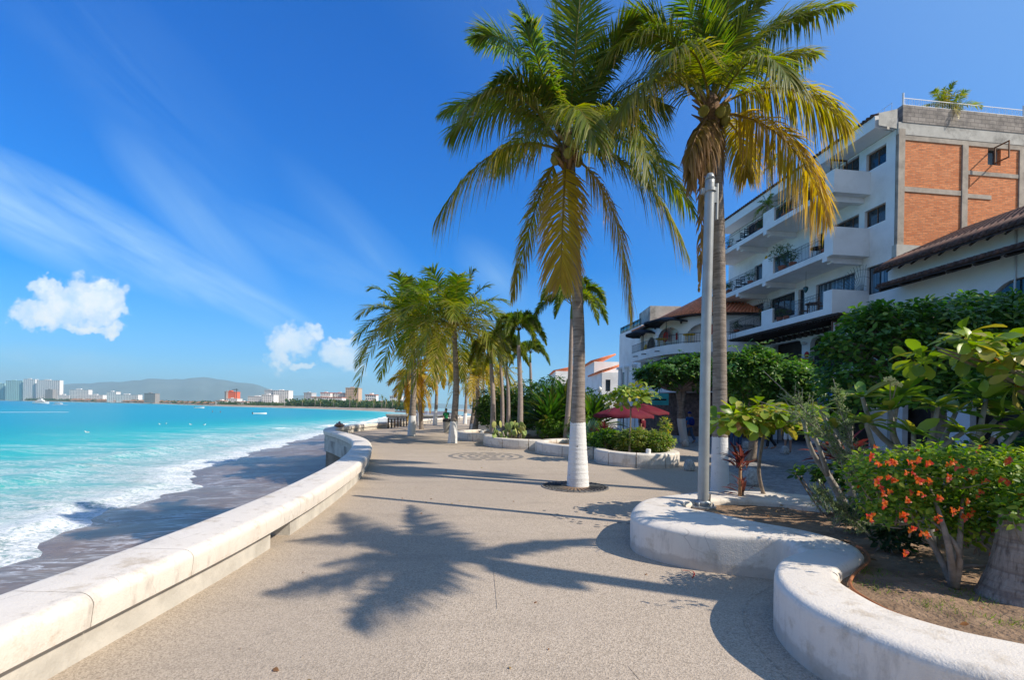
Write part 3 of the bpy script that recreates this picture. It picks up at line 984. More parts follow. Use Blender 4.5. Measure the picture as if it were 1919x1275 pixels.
# iron tree grate at the foot of the tall palm
gr = thing('tree_grate', 'round dark metal grate around the foot of the tall palm', 'tree grate', (1.5, 10.95, 0))
for r0, r1 in ((0.55, 0.58), (0.64, 0.67), (0.72, 0.78)):
    mb = MB()
    mb.lathe([(r0, 0.004), (r0, 0.016), (r1, 0.016), (r1, 0.004)], (1.5, 10.95, 0), 40)
    mb.build('ring', M['mosaic'], gr, sharp=40)
mb = MB()
for k in range(36):
    a = 2 * PI * k / 36
    c, s = math.cos(a), math.sin(a)
    p0, p1 = Vector((1.5 + .33 * c, 10.95 + .33 * s, .015)), Vector((1.5 + .76 * c, 10.95 + .76 * s, .015))
    mb.tube([p0, p1], 0.013, 4)
mb.build('bars', M['iron'], gr, False)
mb = MB()
mb.lathe([(0.0, 0.02), (0.35, 0.02), (0.56, 0.008)], (1.5, 10.95, 0), 30)
mb.build('soil', M['soil'], gr)


M['stump'], nt_ = new_mat('fibrous_stump')
_p = pos(nt_)
_v = nt_.noise(nt_.mapping(_p, scale=(38, 38, 3)), 1.0, 6, .7)
_r = nt_.noise(nt_.mapping(_p, scale=(2, 2, 24)), 1.0, 3, .6)
_c = nt_.ramp(_v, [(.3, (.13, .1, .08)), (.5, (.32, .27, .23)), (.75, (.45, .39, .33))])
_c = nt_.mix(nt_.ramp(_r, [(.35, .55), (.5, 0.0)]), _c, (.16, .12, .1))
finish(nt_, principled(nt_, _c, .9, nt_.m('ADD', _v, _r), .9, .02, .15))

# ================================================================== foliage builders
def unit(v):
    return v / (np.linalg.norm(v, axis=-1, keepdims=True) + 1e-9)


# leaf template: rows along the leaf: (x, half width, lift) with folded midrib
def leaf_tpl(rows, fold=0.22):
    V, Q = [], []
    for x, w, z in rows:
        V += [(x, -w, z + w * fold), (x, 0, z), (x, w, z + w * fold)]
    for k in range(len(rows) - 1):
        a = 3 * k
        Q += [(a, a + 3, a + 4, a + 1), (a + 1, a + 4, a + 5, a + 2)]
    return np.array(V, float), np.array(Q)


TPL_OBOV = leaf_tpl([(0, .01, 0), (.12, .03, .01), (.4, .14, .02), (.68, .235, -.03), (.88, .19, -.10), (1.0, .05, -.16)])
TPL_OVATE = leaf_tpl([(0, .02, 0), (.3, .26, .02), (.65, .22, -.03), (1.0, .01, -.12)])
TPL_LANCE = leaf_tpl([(0, .02, 0), (.3, .12, .03), (.6, .13, 0), (.85, .07, -.06), (1.0, .005, -.13)], 0.3)
TPL_SMALL = (np.array([(0, 0, 0), (.5, -.28, .05), (1, 0, -.08), (.5, .28, .05)], float), np.array([(0, 1, 2, 3)]))
TPL_BLADE = leaf_tpl([(0, .035, 0), (.35, .05, .03), (.7, .035, .02), (1.0, .003, -.05)], 0.5)


def inst(mb, tpl, pos_, axis, up, size, col, wscale=1.0, jit=0.12, rng=RNG):
    """many copies of a leaf template: axis = direction the leaf points, up = its upper face"""
    V0, Q0 = tpl
    n = len(pos_)
    ax = unit(np.asarray(axis, float))
    up = np.asarray(up, float) + rng.normal(0, jit, (n, 3))
    sd = unit(np.cross(up, ax))
    nn = np.cross(ax, sd)
    size = np.broadcast_to(size, (n,))
    L = V0[None, :, 0, None] * ax[:, None] + V0[None, :, 1, None] * wscale * sd[:, None] + V0[None, :, 2, None] * nn[:, None]
    V = np.asarray(pos_)[:, None] + L * size[:, None, None]
    k = len(V0)
    Q = (Q0[None] + (np.arange(n) * k)[:, None, None]).reshape(-1, 4)
    col = np.asarray(col, float)
    C = np.repeat(np.broadcast_to(col, (n, 3)), k, axis=0)
    mb.add(V.reshape(-1, 3), Q, None, C)


def palette(n, cols, weights, rng=RNG, var=0.18):
    cols = np.asarray(cols, float)
    w = np.asarray(weights, float)
    idx = rng.choice(len(cols), n, p=w / w.sum())
    return cols[idx] * (1 + rng.uniform(-var, var, (n, 1))) * (1 + rng.uniform(-.05, .05, (n, 3)))


def shell_points(lumps, n, rng=RNG, inner=0.55, top_bias=0.25):
    """points spread through the outer part of a union of ellipsoids"""
    out = []
    lumps = np.asarray(lumps, float)
    vol = lumps[:, 3] * lumps[:, 4] + lumps[:, 3] * lumps[:, 5]
    while len(out) < n:
        k = rng.choice(len(lumps), p=vol / vol.sum())
        d = rng.normal(0, 1, 3)
        d /= np.linalg.norm(d)
        if d[2] < 0 and rng.random() < top_bias:
            d[2] = -d[2]
        r = inner + (1 - inner) * rng.random() ** 0.6
        c, a = lumps[k, :3], lumps[k, 3:]
        p = c + d * a * r
        deep = False
        for j in range(len(lumps)):
            if j != k and np.sum(((p - lumps[j, :3]) / lumps[j, 3:]) ** 2) < 0.45:
                deep = True
                break
        if not deep:
            out.append(np.concatenate([p, d / a / np.linalg.norm(d / a)]))
    return np.array(out)


def rosettes(mb, P_, Nn, k, size, tpl, cols, wts, spread=1.1, rise=0.45, rng=RNG, wscale=1.0, droop=0.0, gap=0.02):
    """k leaves radiating at each point"""
    n = len(P_)
    up = unit(Nn * 0.6 + np.array([0, 0, .8]) + rng.normal(0, .25, (n, 3)))
    ref = unit(np.cross(up, rng.normal(0, 1, (n, 3))))
    ref2 = np.cross(up, ref)
    for j in range(k):
        a = 2 * PI * (j / k) + rng.uniform(-.35, .35, n)
        rad = ref * np.cos(a)[:, None] + ref2 * np.sin(a)[:, None]
        el = rise + rng.normal(0, .35, n)
        ax = unit(rad * spread + up * el[:, None] + np.array([0, 0, -droop]))
        sz = size * rng.uniform(.6, 1.15, n)
        inst(mb, tpl, P_ + ax * gap, ax, up, sz, palette(n, cols, wts, rng), wscale, rng=rng)


def limbs(mb, base, tips, r0, rng=RNG, fork=0.5, seg=7, wig=0.12):
    base = np.asarray(base, float)
    for t in tips:
        t = np.asarray(t, float)
        L = np.linalg.norm(t - base)
        m = base * (1 - fork) + t * fork + rng.normal(0, wig * L * .5, 3)
        p = catmull([base, m, t], 9)
        mb.tube(p, np.linspace(r0, r0 * 0.25, 9), seg)


G_DARK, G_MID, G_BRIGHT, G_YEL, G_OLIVE = (0.026, 0.07, 0.016), (0.055, 0.13, 0.022), (0.11, 0.2, 0.028), (0.25, 0.27, 0.03), (0.12, 0.14, 0.03)  # leaf greens from dark to bright, mixed at random leaf by leaf
G_BROWN = (0.22, 0.10, 0.04)


def broad_tree(label, base, trunk_top, lumps, nros, size, r=0.12, k=6, tpl=TPL_OBOV, cols=(G_DARK, G_MID, G_BRIGHT, G_YEL), wts=(3, 5, 2, .4), group=None, name='broadleaf_tree',
               white_h=None, mat='glossy_leaf', trunks=1, inner=0.45, seed=1, fill=0, droop=.1):
    rng = np.random.default_rng(seed)
    lumps = list(lumps)
    for c_ in list(lumps):
        for _ in range(3 if nros > 500 else 0):
            d = rng.normal(0, 1, 3)
            d[2] = abs(d[2]) * .8
            d /= np.linalg.norm(d)
            r_ = rng.uniform(.25, .42)
            lumps.append(tuple(np.array(c_[:3]) + d * np.array(c_[3:]) * .95) + tuple(np.array(c_[3:]) * r_))
    t = thing(name, label, 'tree', base, group)
    mb = MB()
    base = np.array(base, float)
    top = np.array(trunk_top, float)
    for q in range(trunks):
        off = np.array([0.35 * q, 0.1 * q, 0])
        mid = (base + top) / 2 + rng.normal(0, .05, 3)
        pts = catmull([base, mid, top + off], 14)
        rr = np.linspace(r, r * 0.75, 14)
        rr[0] *= 1.5
        rr[1] *= 1.2
        mb.tube(pts, rr, 12)
        tips = []
        for c in lumps:
            for _ in range(3):
                d = rng.normal(0, 1, 3)
                d /= np.linalg.norm(d)
                tips.append(np.array(c[:3]) + d * np.array(c[3:]) * .6)
        limbs(mb, top + off, tips, r * .5, rng, 0.45, 6)
    tr = mb.build('trunk', M['trunk'] if white_h else M['bark'], t)
    if white_h:
        tr['white_h'] = float(white_h)
    S = shell_points(lumps, nros, rng, inner)
    if nros > 500:
        m_ = rng.random(len(S)) < .07
        S[m_, :3] += S[m_, 3:] * rng.uniform(.1, .4, (m_.sum(), 1))
    mb = MB()
    rosettes(mb, S[:, :3], S[:, 3:], k, size, tpl, cols, wts, rng=rng, droop=droop)
    if fill:
        S = shell_points(lumps, fill, rng, 0.1)
        rosettes(mb, S[:, :3], S[:, 3:], 5, size * 1.1, tpl, cols[:2], (1, 1), rng=rng)
    mb.build('crown', M[mat], t)
    return t


# ================================================================== palm fronds
def bez(P0, P1, P2, t):
    P0, P1, P2 = (np.asarray(p, float) for p in (P0, P1, P2))
    t = t[:, None]
    return (1 - t) ** 2 * P0 + 2 * (1 - t) * t * P1 + t * t * P2, 2 * (1 - t) * (P1 - P0) + 2 * t * (P2 - P1)


FR_G, FR_O, FR_Y, FR_B = np.array((0.075, 0.155, 0.02)), np.array((0.16, 0.2, 0.022)), np.array((0.52, 0.36, 0.03)), np.array((0.34, 0.22, 0.14))


def frond(mb, P0, mid, P2, age=0.3, n=64, lmax=0.72, w=0.034, droop=0.35, roll=0.0, vee=0.35, seed=0, dead=False, petiole=0.12, segs=3, thick=0.028):
    """a feather leaf passing through P0, mid, P2; age 0 fresh green .. 1 yellow with dry tips"""
    rng = np.random.default_rng(seed)
    P0, mid, P2 = (np.asarray(p, float) for p in (P0, mid, P2))
    P1 = 2 * mid - 0.5 * (P0 + P2)
    t = np.linspace(petiole, 1, n)
    p, T = bez(P0, P1, P2, t)
    T = unit(T)
    out = unit(np.array([P2[0] - P0[0], P2[1] - P0[1], 0.02]))
    Zr = np.tile(np.array([0, 0, 1.0]), (n, 1))
    vert = np.abs(T[:, 2:3]) ** 3
    Zr = unit(Zr * (1 - vert) - out * vert * np.sign(T[:, 2:3]))
    S = unit(np.cross(T, Zr))
    N = np.cross(S, T)
    cr_, sr_ = math.cos(roll), math.sin(roll)
    S, N = S * cr_ + N * sr_, N * cr_ - S * sr_
    u = (t - petiole) / (1 - petiole)
    prof = np.clip(0.45 + 0.75 * np.sin(PI * np.minimum(u * 0.85 + 0.12, 1)), 0, 1) * np.where(u > .85, 1 - (u - .85) * 3.4, 1)
    th = np.interp(u, [0, .5, 1], [1.2, 0.95, 0.42])
    ks = np.linspace(0, 1, segs + 1)
    wk = np.interp(ks, [0, .25, .7, 1], [.55, 1.0, .7, .04])
    base_c = FR_G * (1 - min(1, age * 2)) + FR_O * min(1, age * 2) if age < .5 else FR_O * (2 - age * 2) + FR_Y * (age * 2 - 1)
    if dead:
        base_c = FR_B * .62
    for sg in (-1, 1):
        l = lmax * prof * rng.uniform(.85, 1.08, n)
        th_ = th + rng.normal(0, .07, n)
        ve = vee + rng.normal(0, .12, n)
        d = T * np.cos(th_)[:, None] + (sg * S * np.cos(ve)[:, None] + N * np.sin(ve)[:, None]) * np.sin(th_)[:, None]
        dr = droop * rng.uniform(.5, 1.5, n)
        if dead:
            dr *= 1.6
        nn = unit(N + rng.normal(0, .25, (n, 3)))
        keep = rng.random(n) > (0.06 if not dead else .25)
        pts = np.zeros((n, segs + 1, 3))
        wd = np.zeros((n, segs + 1, 3))
        for q, kk in enumerate(ks):
            g = np.array([0, 0, -1.0]) * (dr * l * kk ** 2)[:, None]
            pts[:, q] = p + d * (l * kk * (1 - .18 * dr * kk))[:, None] + g
            tg = unit(d + np.array([0, 0, -2.0]) * (dr * kk)[:, None])
            wd[:, q] = unit(np.cross(tg, nn)) * (w * wk[q] * .5)
        V = np.stack([pts - wd, pts + wd], 2)[keep]
        m = len(V)
        V = V.reshape(-1, 3)
        k2 = 2 * (segs + 1)
        q0 = np.array([(2 * a, 2 * a + 1, 2 * a + 3, 2 * a + 2) for a in range(segs)])
        Q = (q0[None] + (np.arange(m) * k2)[:, None, None]).reshape(-1, 4)
        c = base_c * (rng.choice([.4, .65, .9, 1.5], (n, 1), p=[.3, .3, .25, .15]) if dead else 1 + rng.uniform(-.25, .25, (n, 1)))
        yel = np.clip(rng.normal(age * .42, .22, n), 0, 1)[:, None]
        c = c * (1 - yel * .6) + FR_Y * yel * .6
        tipd = np.clip(rng.normal(age * 1.2 - .35, .35, n), 0, 1)
        C = np.zeros((n, segs + 1, 3))
        for q, kk in enumerate(ks):
            f = (tipd * np.clip((kk - .45) * 2.2, 0, 1))[:, None]
            C[:, q] = c * (1 - f) + FR_B * f * 1.15
        C = np.repeat(C[keep], 2, axis=1).reshape(-1, 3)
        mb.add(V, Q, None, C)
    tt = np.linspace(0, 1, 14)
    pr, _ = bez(P0, P1, P2, tt)
    rc = FR_B if dead else (np.array((0.22, 0.22, 0.04)) * (1 - age) + np.array((0.38, 0.26, 0.05)) * age)
    mb.tube(pr, np.interp(tt, [0, .1, 1], [thick * 1.3, thick, .004]), 5, C=rc)


def trunk_mesh(pts, rads, ring=0.085, seed=0, seg=20):
    rng = np.random.default_rng(seed)
    c = catmull(pts, 60)
    L = np.concatenate([[0], np.cumsum(np.linalg.norm(np.diff(c, axis=0), axis=1))])
    n = int(L[-1] / 0.022)
    s = np.linspace(0, L[-1], n)
    p = np.stack([np.interp(s, L, c[:, k]) for k in range(3)], -1)
    r = np.interp(s / L[-1], np.linspace(0, 1, len(rads)), rads)
    ph = np.cumsum(np.full(n, 0.022) / ring * (1 + .3 * np.sin(s * 3 + seed)))
    r = r * (1 + 0.022 * (np.mod(ph, 1) - .5) + 0.012 * rng.normal(0, 1, n) * .5)
    mb = MB().tube(p, r, seg)
    return mb


def nuts(parent, C, n, rr=0.11, seed=0, spread=.3):
    rng = np.random.default_rng(seed)
    for k in range(n):
        a = rng.uniform(0, 2 * PI)
        p = np.array(C) + np.array([math.cos(a) * spread, math.sin(a) * spread, rng.uniform(-.35, .0)])
        mb = MB()
        pr = [(0.001, -rr * 1.15), (rr * .6, -rr * .85), (rr, -rr * .1), (rr * .85, rr * .5), (rr * .4, rr * .9), (0.001, rr)]
        mb.lathe(pr, p, 12)
        mb.build('coconut', M['coconut'], parent)


def boots(mb, C, n, r, L, seed=0):
    """ragged fibre and old leaf bases under the crown"""
    rng = np.random.default_rng(seed)
    for k in range(n):
        a = rng.uniform(0, 2 * PI)
        z = rng.uniform(-.6, .15)
        p0 = np.array(C) + np.array([math.cos(a) * r * .8, math.sin(a) * r * .8, z])
        d = np.array([math.cos(a) * .5, math.sin(a) * .5, rng.uniform(.3, .9)])
        mb.tube([p0, p0 + d * L * .5, p0 + d * L * np.array([1.25, 1.25, .9])], [.05, .04, .012], 5, C=(0.3, 0.18, 0.08))


def auto_crown(parent, C, n, L, seed, lmax=.6, age=(0, 1), thick=.022, nl=46, w=.045, per='frond', skip=None, segs=3, el0=(1.4, -.62), mb_all=None, droop=.35):
    """a full crown built from n fronds; young ones upright, old ones hanging"""
    rng = np.random.default_rng(seed)
    C = np.asarray(C, float)
    for k in range(n):
        f = (k + .5) / n
        az = k * 2.39996 + rng.uniform(-.25, .25)
        el = el0[0] + (el0[1] - el0[0]) * f + rng.uniform(-.12, .12)
        LL_ = L * rng.uniform(.85, 1.1) * (0.8 if f < .12 else 1)
        h = np.array([math.cos(az), math.sin(az), 0])
        up = np.array([0, 0, 1.0])
        sag = 0.06 + 0.62 * f
        mid = C + (h * math.cos(el) + up * math.sin(el)) * LL_ * .52
        tip = C + (h * math.cos(el) * .95 + up * (math.sin(el) - sag)) * LL_ * .93
        a = age[0] + (age[1] - age[0]) * f
        mb = mb_all if mb_all is not None else MB()
        frond(mb, C + h * .08, mid, tip, a, nl, lmax, w, droop, rng.uniform(-.35, .35), .35, seed * 100 + k, False, .1, segs, thick)
        if mb_all is None:
            mb.build(per, M['frond'], parent)
    return C
# ================================================================== the two big coconut palms
def V3(px, py, Y):
    return np.array(P(px, py, Y))


def big_palm(label, Y, trunk_px, rads, crown_px, fronds, white, nnuts, seed, dead=()):
    base = P(trunk_px[0][0], trunk_px[0][1], Y)
    t = thing('coconut_palm', label, 'palm tree', (base.x, base.y, 0), None)
    pts = [V3(x, y, Y) for x, y in trunk_px]
    pts[0][2] = 0.0
    tr = trunk_mesh(pts, rads, seed=seed).build('trunk', M['trunk'], t)
    tr['white_h'] = float(white)
    C = V3(*crown_px, Y)
    k = 0
    for b, m, e, age, lm, roll, vee, dr in fronds:
        mb = MB()
        P0 = C + (np.array(V3(*b, Y)) - C) * .5
        frond(mb, P0, V3(m[0], m[1], Y + m[2]), V3(e[0], e[1], Y + e[2]), age, 150, lm * 1.06, .034, dr, roll, vee, seed * 50 + k)
        mb.build('frond', M['frond'], t)
        k += 1
    for m, e, lm in dead:
        mb = MB()
        frond(mb, C + np.array([0, 0, -.15]), V3(m[0], m[1], Y + m[2]), V3(e[0], e[1], Y + e[2]), 1, 60, lm, .05, .9, 0.4, .1, seed * 77 + k, True)
        mb.build('dead_frond', M['dry_frond'], t)
        k += 1
    mb = MB()
    boots(mb, C, 22, rads[-1], .5, seed)
    mb.build('leaf_bases', M['tinted'], t)
    mb = MB()
    mb.tube([C + np.array([0, 0, -.75]), C + np.array([0, 0, -.35]), C + np.array([0, 0, 0.1]), C + np.array([0, 0, .35])], [rads[-1] * 1.0, rads[-1] * 1.5, rads[-1] * 1.35, .04], 12)
    mb.build('fibre_sheath', M['fibre'], t)
    nuts(t, C, nnuts, .12, seed, .3)
    return t


A_FR = [
    # base, mid(x,y,dY), tip(x,y,dY), age, leaflet length, roll, vee, droop
    ((1060, 240), (1052, 110, -.2), (1030, -70, .2), .05, 1.0, 0, .1, .2),
    ((1068, 240), (1078, 100, -.7), (1090, -40, -.9), .1, .95, .3, .1, .2),
    ((1050, 245), (1030, 130, .4), (975, 10, .6), .1, .9, -.2, .2, .3),
    ((1095, 275), (1150, 200, -.2), (1250, 200, -.4), .3, .85, .1, .2, .7),
    ((1040, 250), (972, 100, .2), (895, 70, .5), .15, .9, .1, .3, .4),
    ((1035, 270), (945, 205, .5), (845, 255, .9), .35, .9, 0, .25, .6),
    ((1090, 250), (1150, 120, .2), (1240, 60, .5), .15, .9, -.1, .3, .35),
    ((1035, 250), (1000, 170, -.5), (930, 150, -1.0), .25, .85, 0, .3, .5),
    ((1075, 240), (1095, 120, .4), (1075, -60, 1.4), .05, .8, .5, .1, .12),
    ((1045, 240), (1010, 120, -.9), (985, 45, -1.5), .12, .8, .6, .2, .5),
    ((1035, 250), (985, 120, 1.0), (880, 75, 1.8), .1, .8, -.3, .3, .3),
    ((1030, 260), (960, 175, -.6), (868, 205, -1.0), .45, .85, .1, .2, .7),
    ((1030, 262), (940, 190, 1.2), (826, 215, 2.1), .2, .8, .1, .3, .6),
    ((1030, 285), (925, 288, -.3), (815, 415, -.4), .55, .85, .15, .1, .95),
    ((1035, 300), (1000, 400, .6), (960, 560, .9), .75, .6, .2, .0, .5),
    ((1055, 310), (1055, 400, -.7), (1050, 530, -1.0), .85, .75, 0, -.1, .55),
    ((1085, 315), (1150, 400, .1), (1183, 600, .2), .85, .8, -.2, .0, .6),
    ((1095, 300), (1190, 320, -.5), (1290, 480, -.8), .5, .8, -.1, .2, .8),
    ((1090, 285), (1185, 270, .9), (1300, 400, 1.5), .3, .8, 0, .3, .7),
    ((1095, 270), (1170, 215, -1.2), (1215, 330, -2.0), .3, .85, 0, .3, .7),
    ((1090, 260), (1180, 160, .6), (1300, 130, 1.2), .2, .8, .1, .3, .45),
    ((1085, 240), (1130, 120, -.6), (1190, 40, -1.0), .15, .75, 0, .2, .3),
    ((1080, 240), (1110, 130, 1.6), (1180, 60, 2.6), .2, .75, 0, .2, .3),
    ((1060, 250), (1050, 170, 1.6), (1010, 180, 2.8), .2, .75, 0, .2, .5),
    ((1060, 270), (1075, 200, -1.6), (1120, 270, -2.4), .35, .75, 0, .3, .7),
    ((1050, 280), (990, 250, 1.4), (930, 320, 2.5), .5, .7, 0, .3, .7),
]
palm_a = big_palm('tall coconut palm with whitewashed foot standing alone in the paved promenade', 11.0,
                  [(1083, 913), (1083, 880), (1083, 790), (1085, 640), (1078, 480), (1068, 290)],
                  [.265, .205, .158, .142, .134, .128, .12, .112, .11], (1065, 275), A_FR, 1.5, 9, 3)

B_FR = [
    ((1335, 170), (1355, 60, -.5), (1375, -60, -.8), .12, .95, .2, .1, .25),
    ((1350, 180), (1420, 70, .3), (1520, 30, .6), .25, .9, 0, .25, .4),
    ((1310, 180), (1250, 60, .2), (1180, 40, .4), .25, .9, 0, .25, .4),
    ((1350, 185), (1430, 120, .5), (1530, 100, .9), .35, .8, 0, .2, .6),
    ((1325, 170), (1312, 80, -.3), (1262, -60, -.4), .08, .95, .1, .1, .12),
    ((1335, 170), (1340, 70, .5), (1330, -70, 1.2), .05, .85, 0, .1, .12),
    ((1345, 170), (1385, 70, -.4), (1440, -30, -.8), .25, .85, -.2, .15, .3),
    ((1350, 180), (1440, 60, .2), (1592, 10, .5), .35, .8, .1, .2, .55),
    ((1355, 190), (1415, 110, -1.2), (1480, 150, -2.0), .3, .8, 0, .2, .6),
    ((1360, 200), (1470, 165, -.2), (1588, 235, -.4), .6, .85, .1, .15, .85),
    ((1365, 225), (1470, 262, -.1), (1550, 410, -.3), .85, .8, .2, .05, .95),
    ((1350, 220), (1385, 255, 1.0), (1400, 330, 1.6), .7, .6, 0, .2, .8),
    ((1310, 180), (1240, 70, -.2), (1128, 112, -.5), .35, .8, .1, .2, .6),
    ((1305, 185), (1250, 110, 1.2), (1150, 60, 2.0), .3, .75, 0, .3, .4),
    ((1305, 195), (1235, 145, -1.0), (1160, 225, -1.7), .55, .8, 0, .2, .8),
    ((1305, 190), (1260, 90, .8), (1215, 20, 1.3), .2, .75, 0, .2, .3),
    ((1325, 180), (1300, 100, -1.4), (1240, 110, -2.2), .4, .75, 0, .25, .6),
    ((1345, 180), (1370, 110, 1.6), (1440, 100, 2.7), .3, .75, 0, .25, .5),
]
palm_b = big_palm('coconut palm with hanging brown dead fronds behind the grey lamp post', 10.42,
                  [(1349, 928), (1349, 900), (1349, 790), (1348, 600), (1345, 400), (1334, 215)],
                  [.2, .168, .15, .144, .138, .138, .134, .13, .13], (1332, 200), B_FR, 1.25, 5, 4,
                  dead=[((1305, 255, -.4), (1290, 305, -.45), .3), ((1300, 280, -.3), (1298, 350, -.35), .28), ((1318, 250, -.25), (1292, 308, -.3), .34), ((1322, 260, -.1), (1300, 330, -.2), .32), ((1335, 255, -.3), (1322, 315, -.35), .3),
                        ((1325, 300, -.2), (1316, 400, -.25), .24), ((1320, 320, -.1), (1310, 540, -.2), .2), ((1312, 245, .3), (1285, 300, .4), .4), ((1340, 250, .2), (1345, 320, .25), .35),
                        ((1310, 240, 0), (1296, 290, -.1), .45)])

# tall palm standing out of frame to the right whose crown throws the shadow on the paving
t = thing('coconut_palm', 'tall coconut palm outside the right edge whose shadow crosses the paving', 'palm tree', (8.9, 2.1, 0))
Cx = np.array([9.55, 1.93, 9.0])
trunk_mesh([(8.9, 2.1, 0), (8.75, 2.2, 2.5), (8.9, 2.1, 5), (9.2, 2.0, 7.4), tuple(Cx)], [.22, .17, .15, .14, .13], seed=8).build('trunk', M['trunk'], t)['white_h'] = 1.2


def from_shadow(x, y, z):
    L_ = z / math.tan(SUN_EL)
    return np.array([x + .94 * L_, y - .342 * L_, z])


S_FR = [((700, 1072), (495, 1112), 8.6), ((745, 1105), (650, 1165), 8.4), ((705, 1012), (545, 1015), 8.9), ((800, 1000), (765, 948), 9.0), ((690, 1000), (640, 962), 9.2),
        ((960, 1028), (1120, 1011), 8.9), ((760, 1040), (600, 1060), 9.3), ((1000, 1078), (1080, 1088), 8.3)]
for k, (m_, e_, z_) in enumerate(S_FR):
    mb = MB()
    ga, ge = G(*m_), G(*e_)
    frond(mb, Cx, from_shadow(ga.x, ga.y, z_ + .5), from_shadow(ge.x, ge.y, z_), .3, 110, .34 if k in (5, 7) else .55, .055, .4, 0, .1, 900 + k)
    mb.build('frond', M['frond'], t)
nuts(t, Cx, 5, .12, 8, .3)

# ================================================================== palms along the promenade
def mid_palm(label, base, C, L, nf, seed, rads=(.24, .17, .15, .13, .12), white=1.2, lmax=.6, age=(0, 1), split=True, bend=0.15, nut=3, el0=(1.4, -.55), group='coconut palms along the promenade', w=.06):
    t = thing('coconut_palm', label, 'palm tree', base, group)
    b, c = np.array(base, float), np.array(C, float)
    m = (b + c) / 2 + np.array([bend, 0, 0])
    tr = trunk_mesh([tuple(b), tuple(b + (m - b) * .15), tuple(m), tuple(c)], rads, seed=seed, seg=14).build('trunk', M['trunk'], t)
    tr['white_h'] = float(white)
    if split:
        auto_crown(t, c, nf, L, seed, lmax, age, nl=44, w=w, el0=el0)
    else:
        mb = MB()
        auto_crown(t, c, nf, L, seed, lmax, age, nl=26, w=w * 1.4, segs=2, mb_all=mb, el0=el0)
        mb.build('crown', M['frond'], t)
    if nut:
        nuts(t, c, nut, .12, seed, .25)
    return t


mid_palm('full crowned coconut palm with slim trunk, nearest of the middle group', (-2.98, 23.74, 0), (-3.0, 23.7, 5.95), 3.7, 40, 21, lmax=1.0, w=.06, age=(0, .6), white=1.1)
mid_palm('coconut palm with whitewashed trunk at the left edge of the middle group', (-6.24, 29.29, 0), (-6.35, 29.2, 7.0), 4.0, 40, 22, age=(0, .65), rads=(.26, .2, .17, .15, .14), lmax=1.05, w=.08, white=1.25)
mid_palm('third coconut palm of the middle group, with yellow hanging fronds', (-7.55, 46.16, 0), (-7.6, 46, 6.4), 3.4, 22, 23, lmax=.8, age=(.3, 1), w=.11, white=1.6)
mid_palm('thin leaning palm with orange dead skirt between the whitewashed trunks', (-7.28, 37.94, 0), (-7.9, 37.6, 4.6), 2.5, 18, 24, rads=(.2, .16, .15, .14, .14), lmax=.7, age=(.8, 1), white=0, nut=0, el0=(.2, -1.4), w=.1)
mid_palm('small far palm close to the seat wall with a short white foot', (-9.0, 45.5, 0), (-9.2, 45, 7.4), 3.2, 20, 25, white=1.4, split=False, nut=0)
mid_palm('slim far palm over the farthest planter', (-3.4, 40, 0), (-3.3, 40, 5.4), 3.0, 20, 26, age=(.3, 1), white=0, split=False, nut=0)
mid_palm('pale far palm rising behind the middle group', (-5.2, 52, 0), (-5.3, 52, 6.8), 3.4, 20, 27, age=(.2, 1), white=1.2, split=False, nut=0)
mid_palm('distant palm farthest along the promenade', (-4.0, 66, 0), (-4.2, 66, 6.8), 3.6, 20, 28, age=(.3, 1), white=1.2, split=False, nut=0)
mid_palm('distant palm left of the farthest one, near the groyne', (-7.8, 62, 0), (-7.7, 62, 7.2), 3.6, 18, 29, age=(.1, .9), white=1.2, split=False, nut=0)
mid_palm('low yellowing palm behind the shaded planter', (-2.6, 33, 0), (-2.5, 33, 3.9), 2.6, 20, 30, age=(.4, 1), white=0, split=False, nut=0)
mid_palm('yellow green palm between the middle group and the foxtails', (-1.2, 44, 0), (-1.3, 44, 5.0), 3.0, 20, 31, age=(.3, .9), white=0, split=False, nut=0)


# foxtail palms: smooth grey trunks, short plumed fronds
def fox_palm(label, base, C, L, nf, seed, r=.13, plume=.36, age=(.0, .25)):
    rng = np.random.default_rng(seed)
    t = thing('foxtail_palm', label, 'palm tree', base, 'smooth grey palms in the planters')
    b, c = np.array(base, float), np.array(C, float)
    m = (b + c) / 2 + np.array([.06, 0, 0])
    MB().tube(catmull([b, m, c], 40), np.interp(np.linspace(0, 1, 40), [0, .3, .8, 1], [r * 1.15, r, r * .8, r * .6]), 14).build('trunk', M['smooth_trunk'], t)
    MB().tube([c + np.array([0, 0, -.05]), c + np.array([0, 0, .3]), c + np.array([0, 0, .75])], [r * .68, r * .62, .03], 10, C=(0.13, 0.2, 0.05)).build('crownshaft', M['tinted'], t)
    top = c + np.array([0, 0, .6])
    for k in range(nf):
        f = (k + .5) / nf
        az = k * 2.39996 + rng.uniform(-.2, .2)
        h = np.array([math.cos(az), math.sin(az), 0])
        el = 1.2 - 1.1 * f
        mid = top + (h * math.cos(el) + np.array([0, 0, math.sin(el) + .08])) * L * .5
        tip = top + (h * math.cos(el) * 1.1 + np.array([0, 0, math.sin(el) - .5 - .3 * f])) * L * .8
        mb = MB()
        a = age[0] + (age[1] - age[0]) * f
        # plumes: leaflets set all round the stalk
        for q, ro in enumerate((0, 1.05, 2.1)):
            frond(mb, top - h * .02, mid, tip, a, 50, plume * .85, .045, .2, ro, .3, seed * 31 + k * 3 + q, False, .16, 2, .018)
        mb.build('frond', M['frond'], t)
    return t


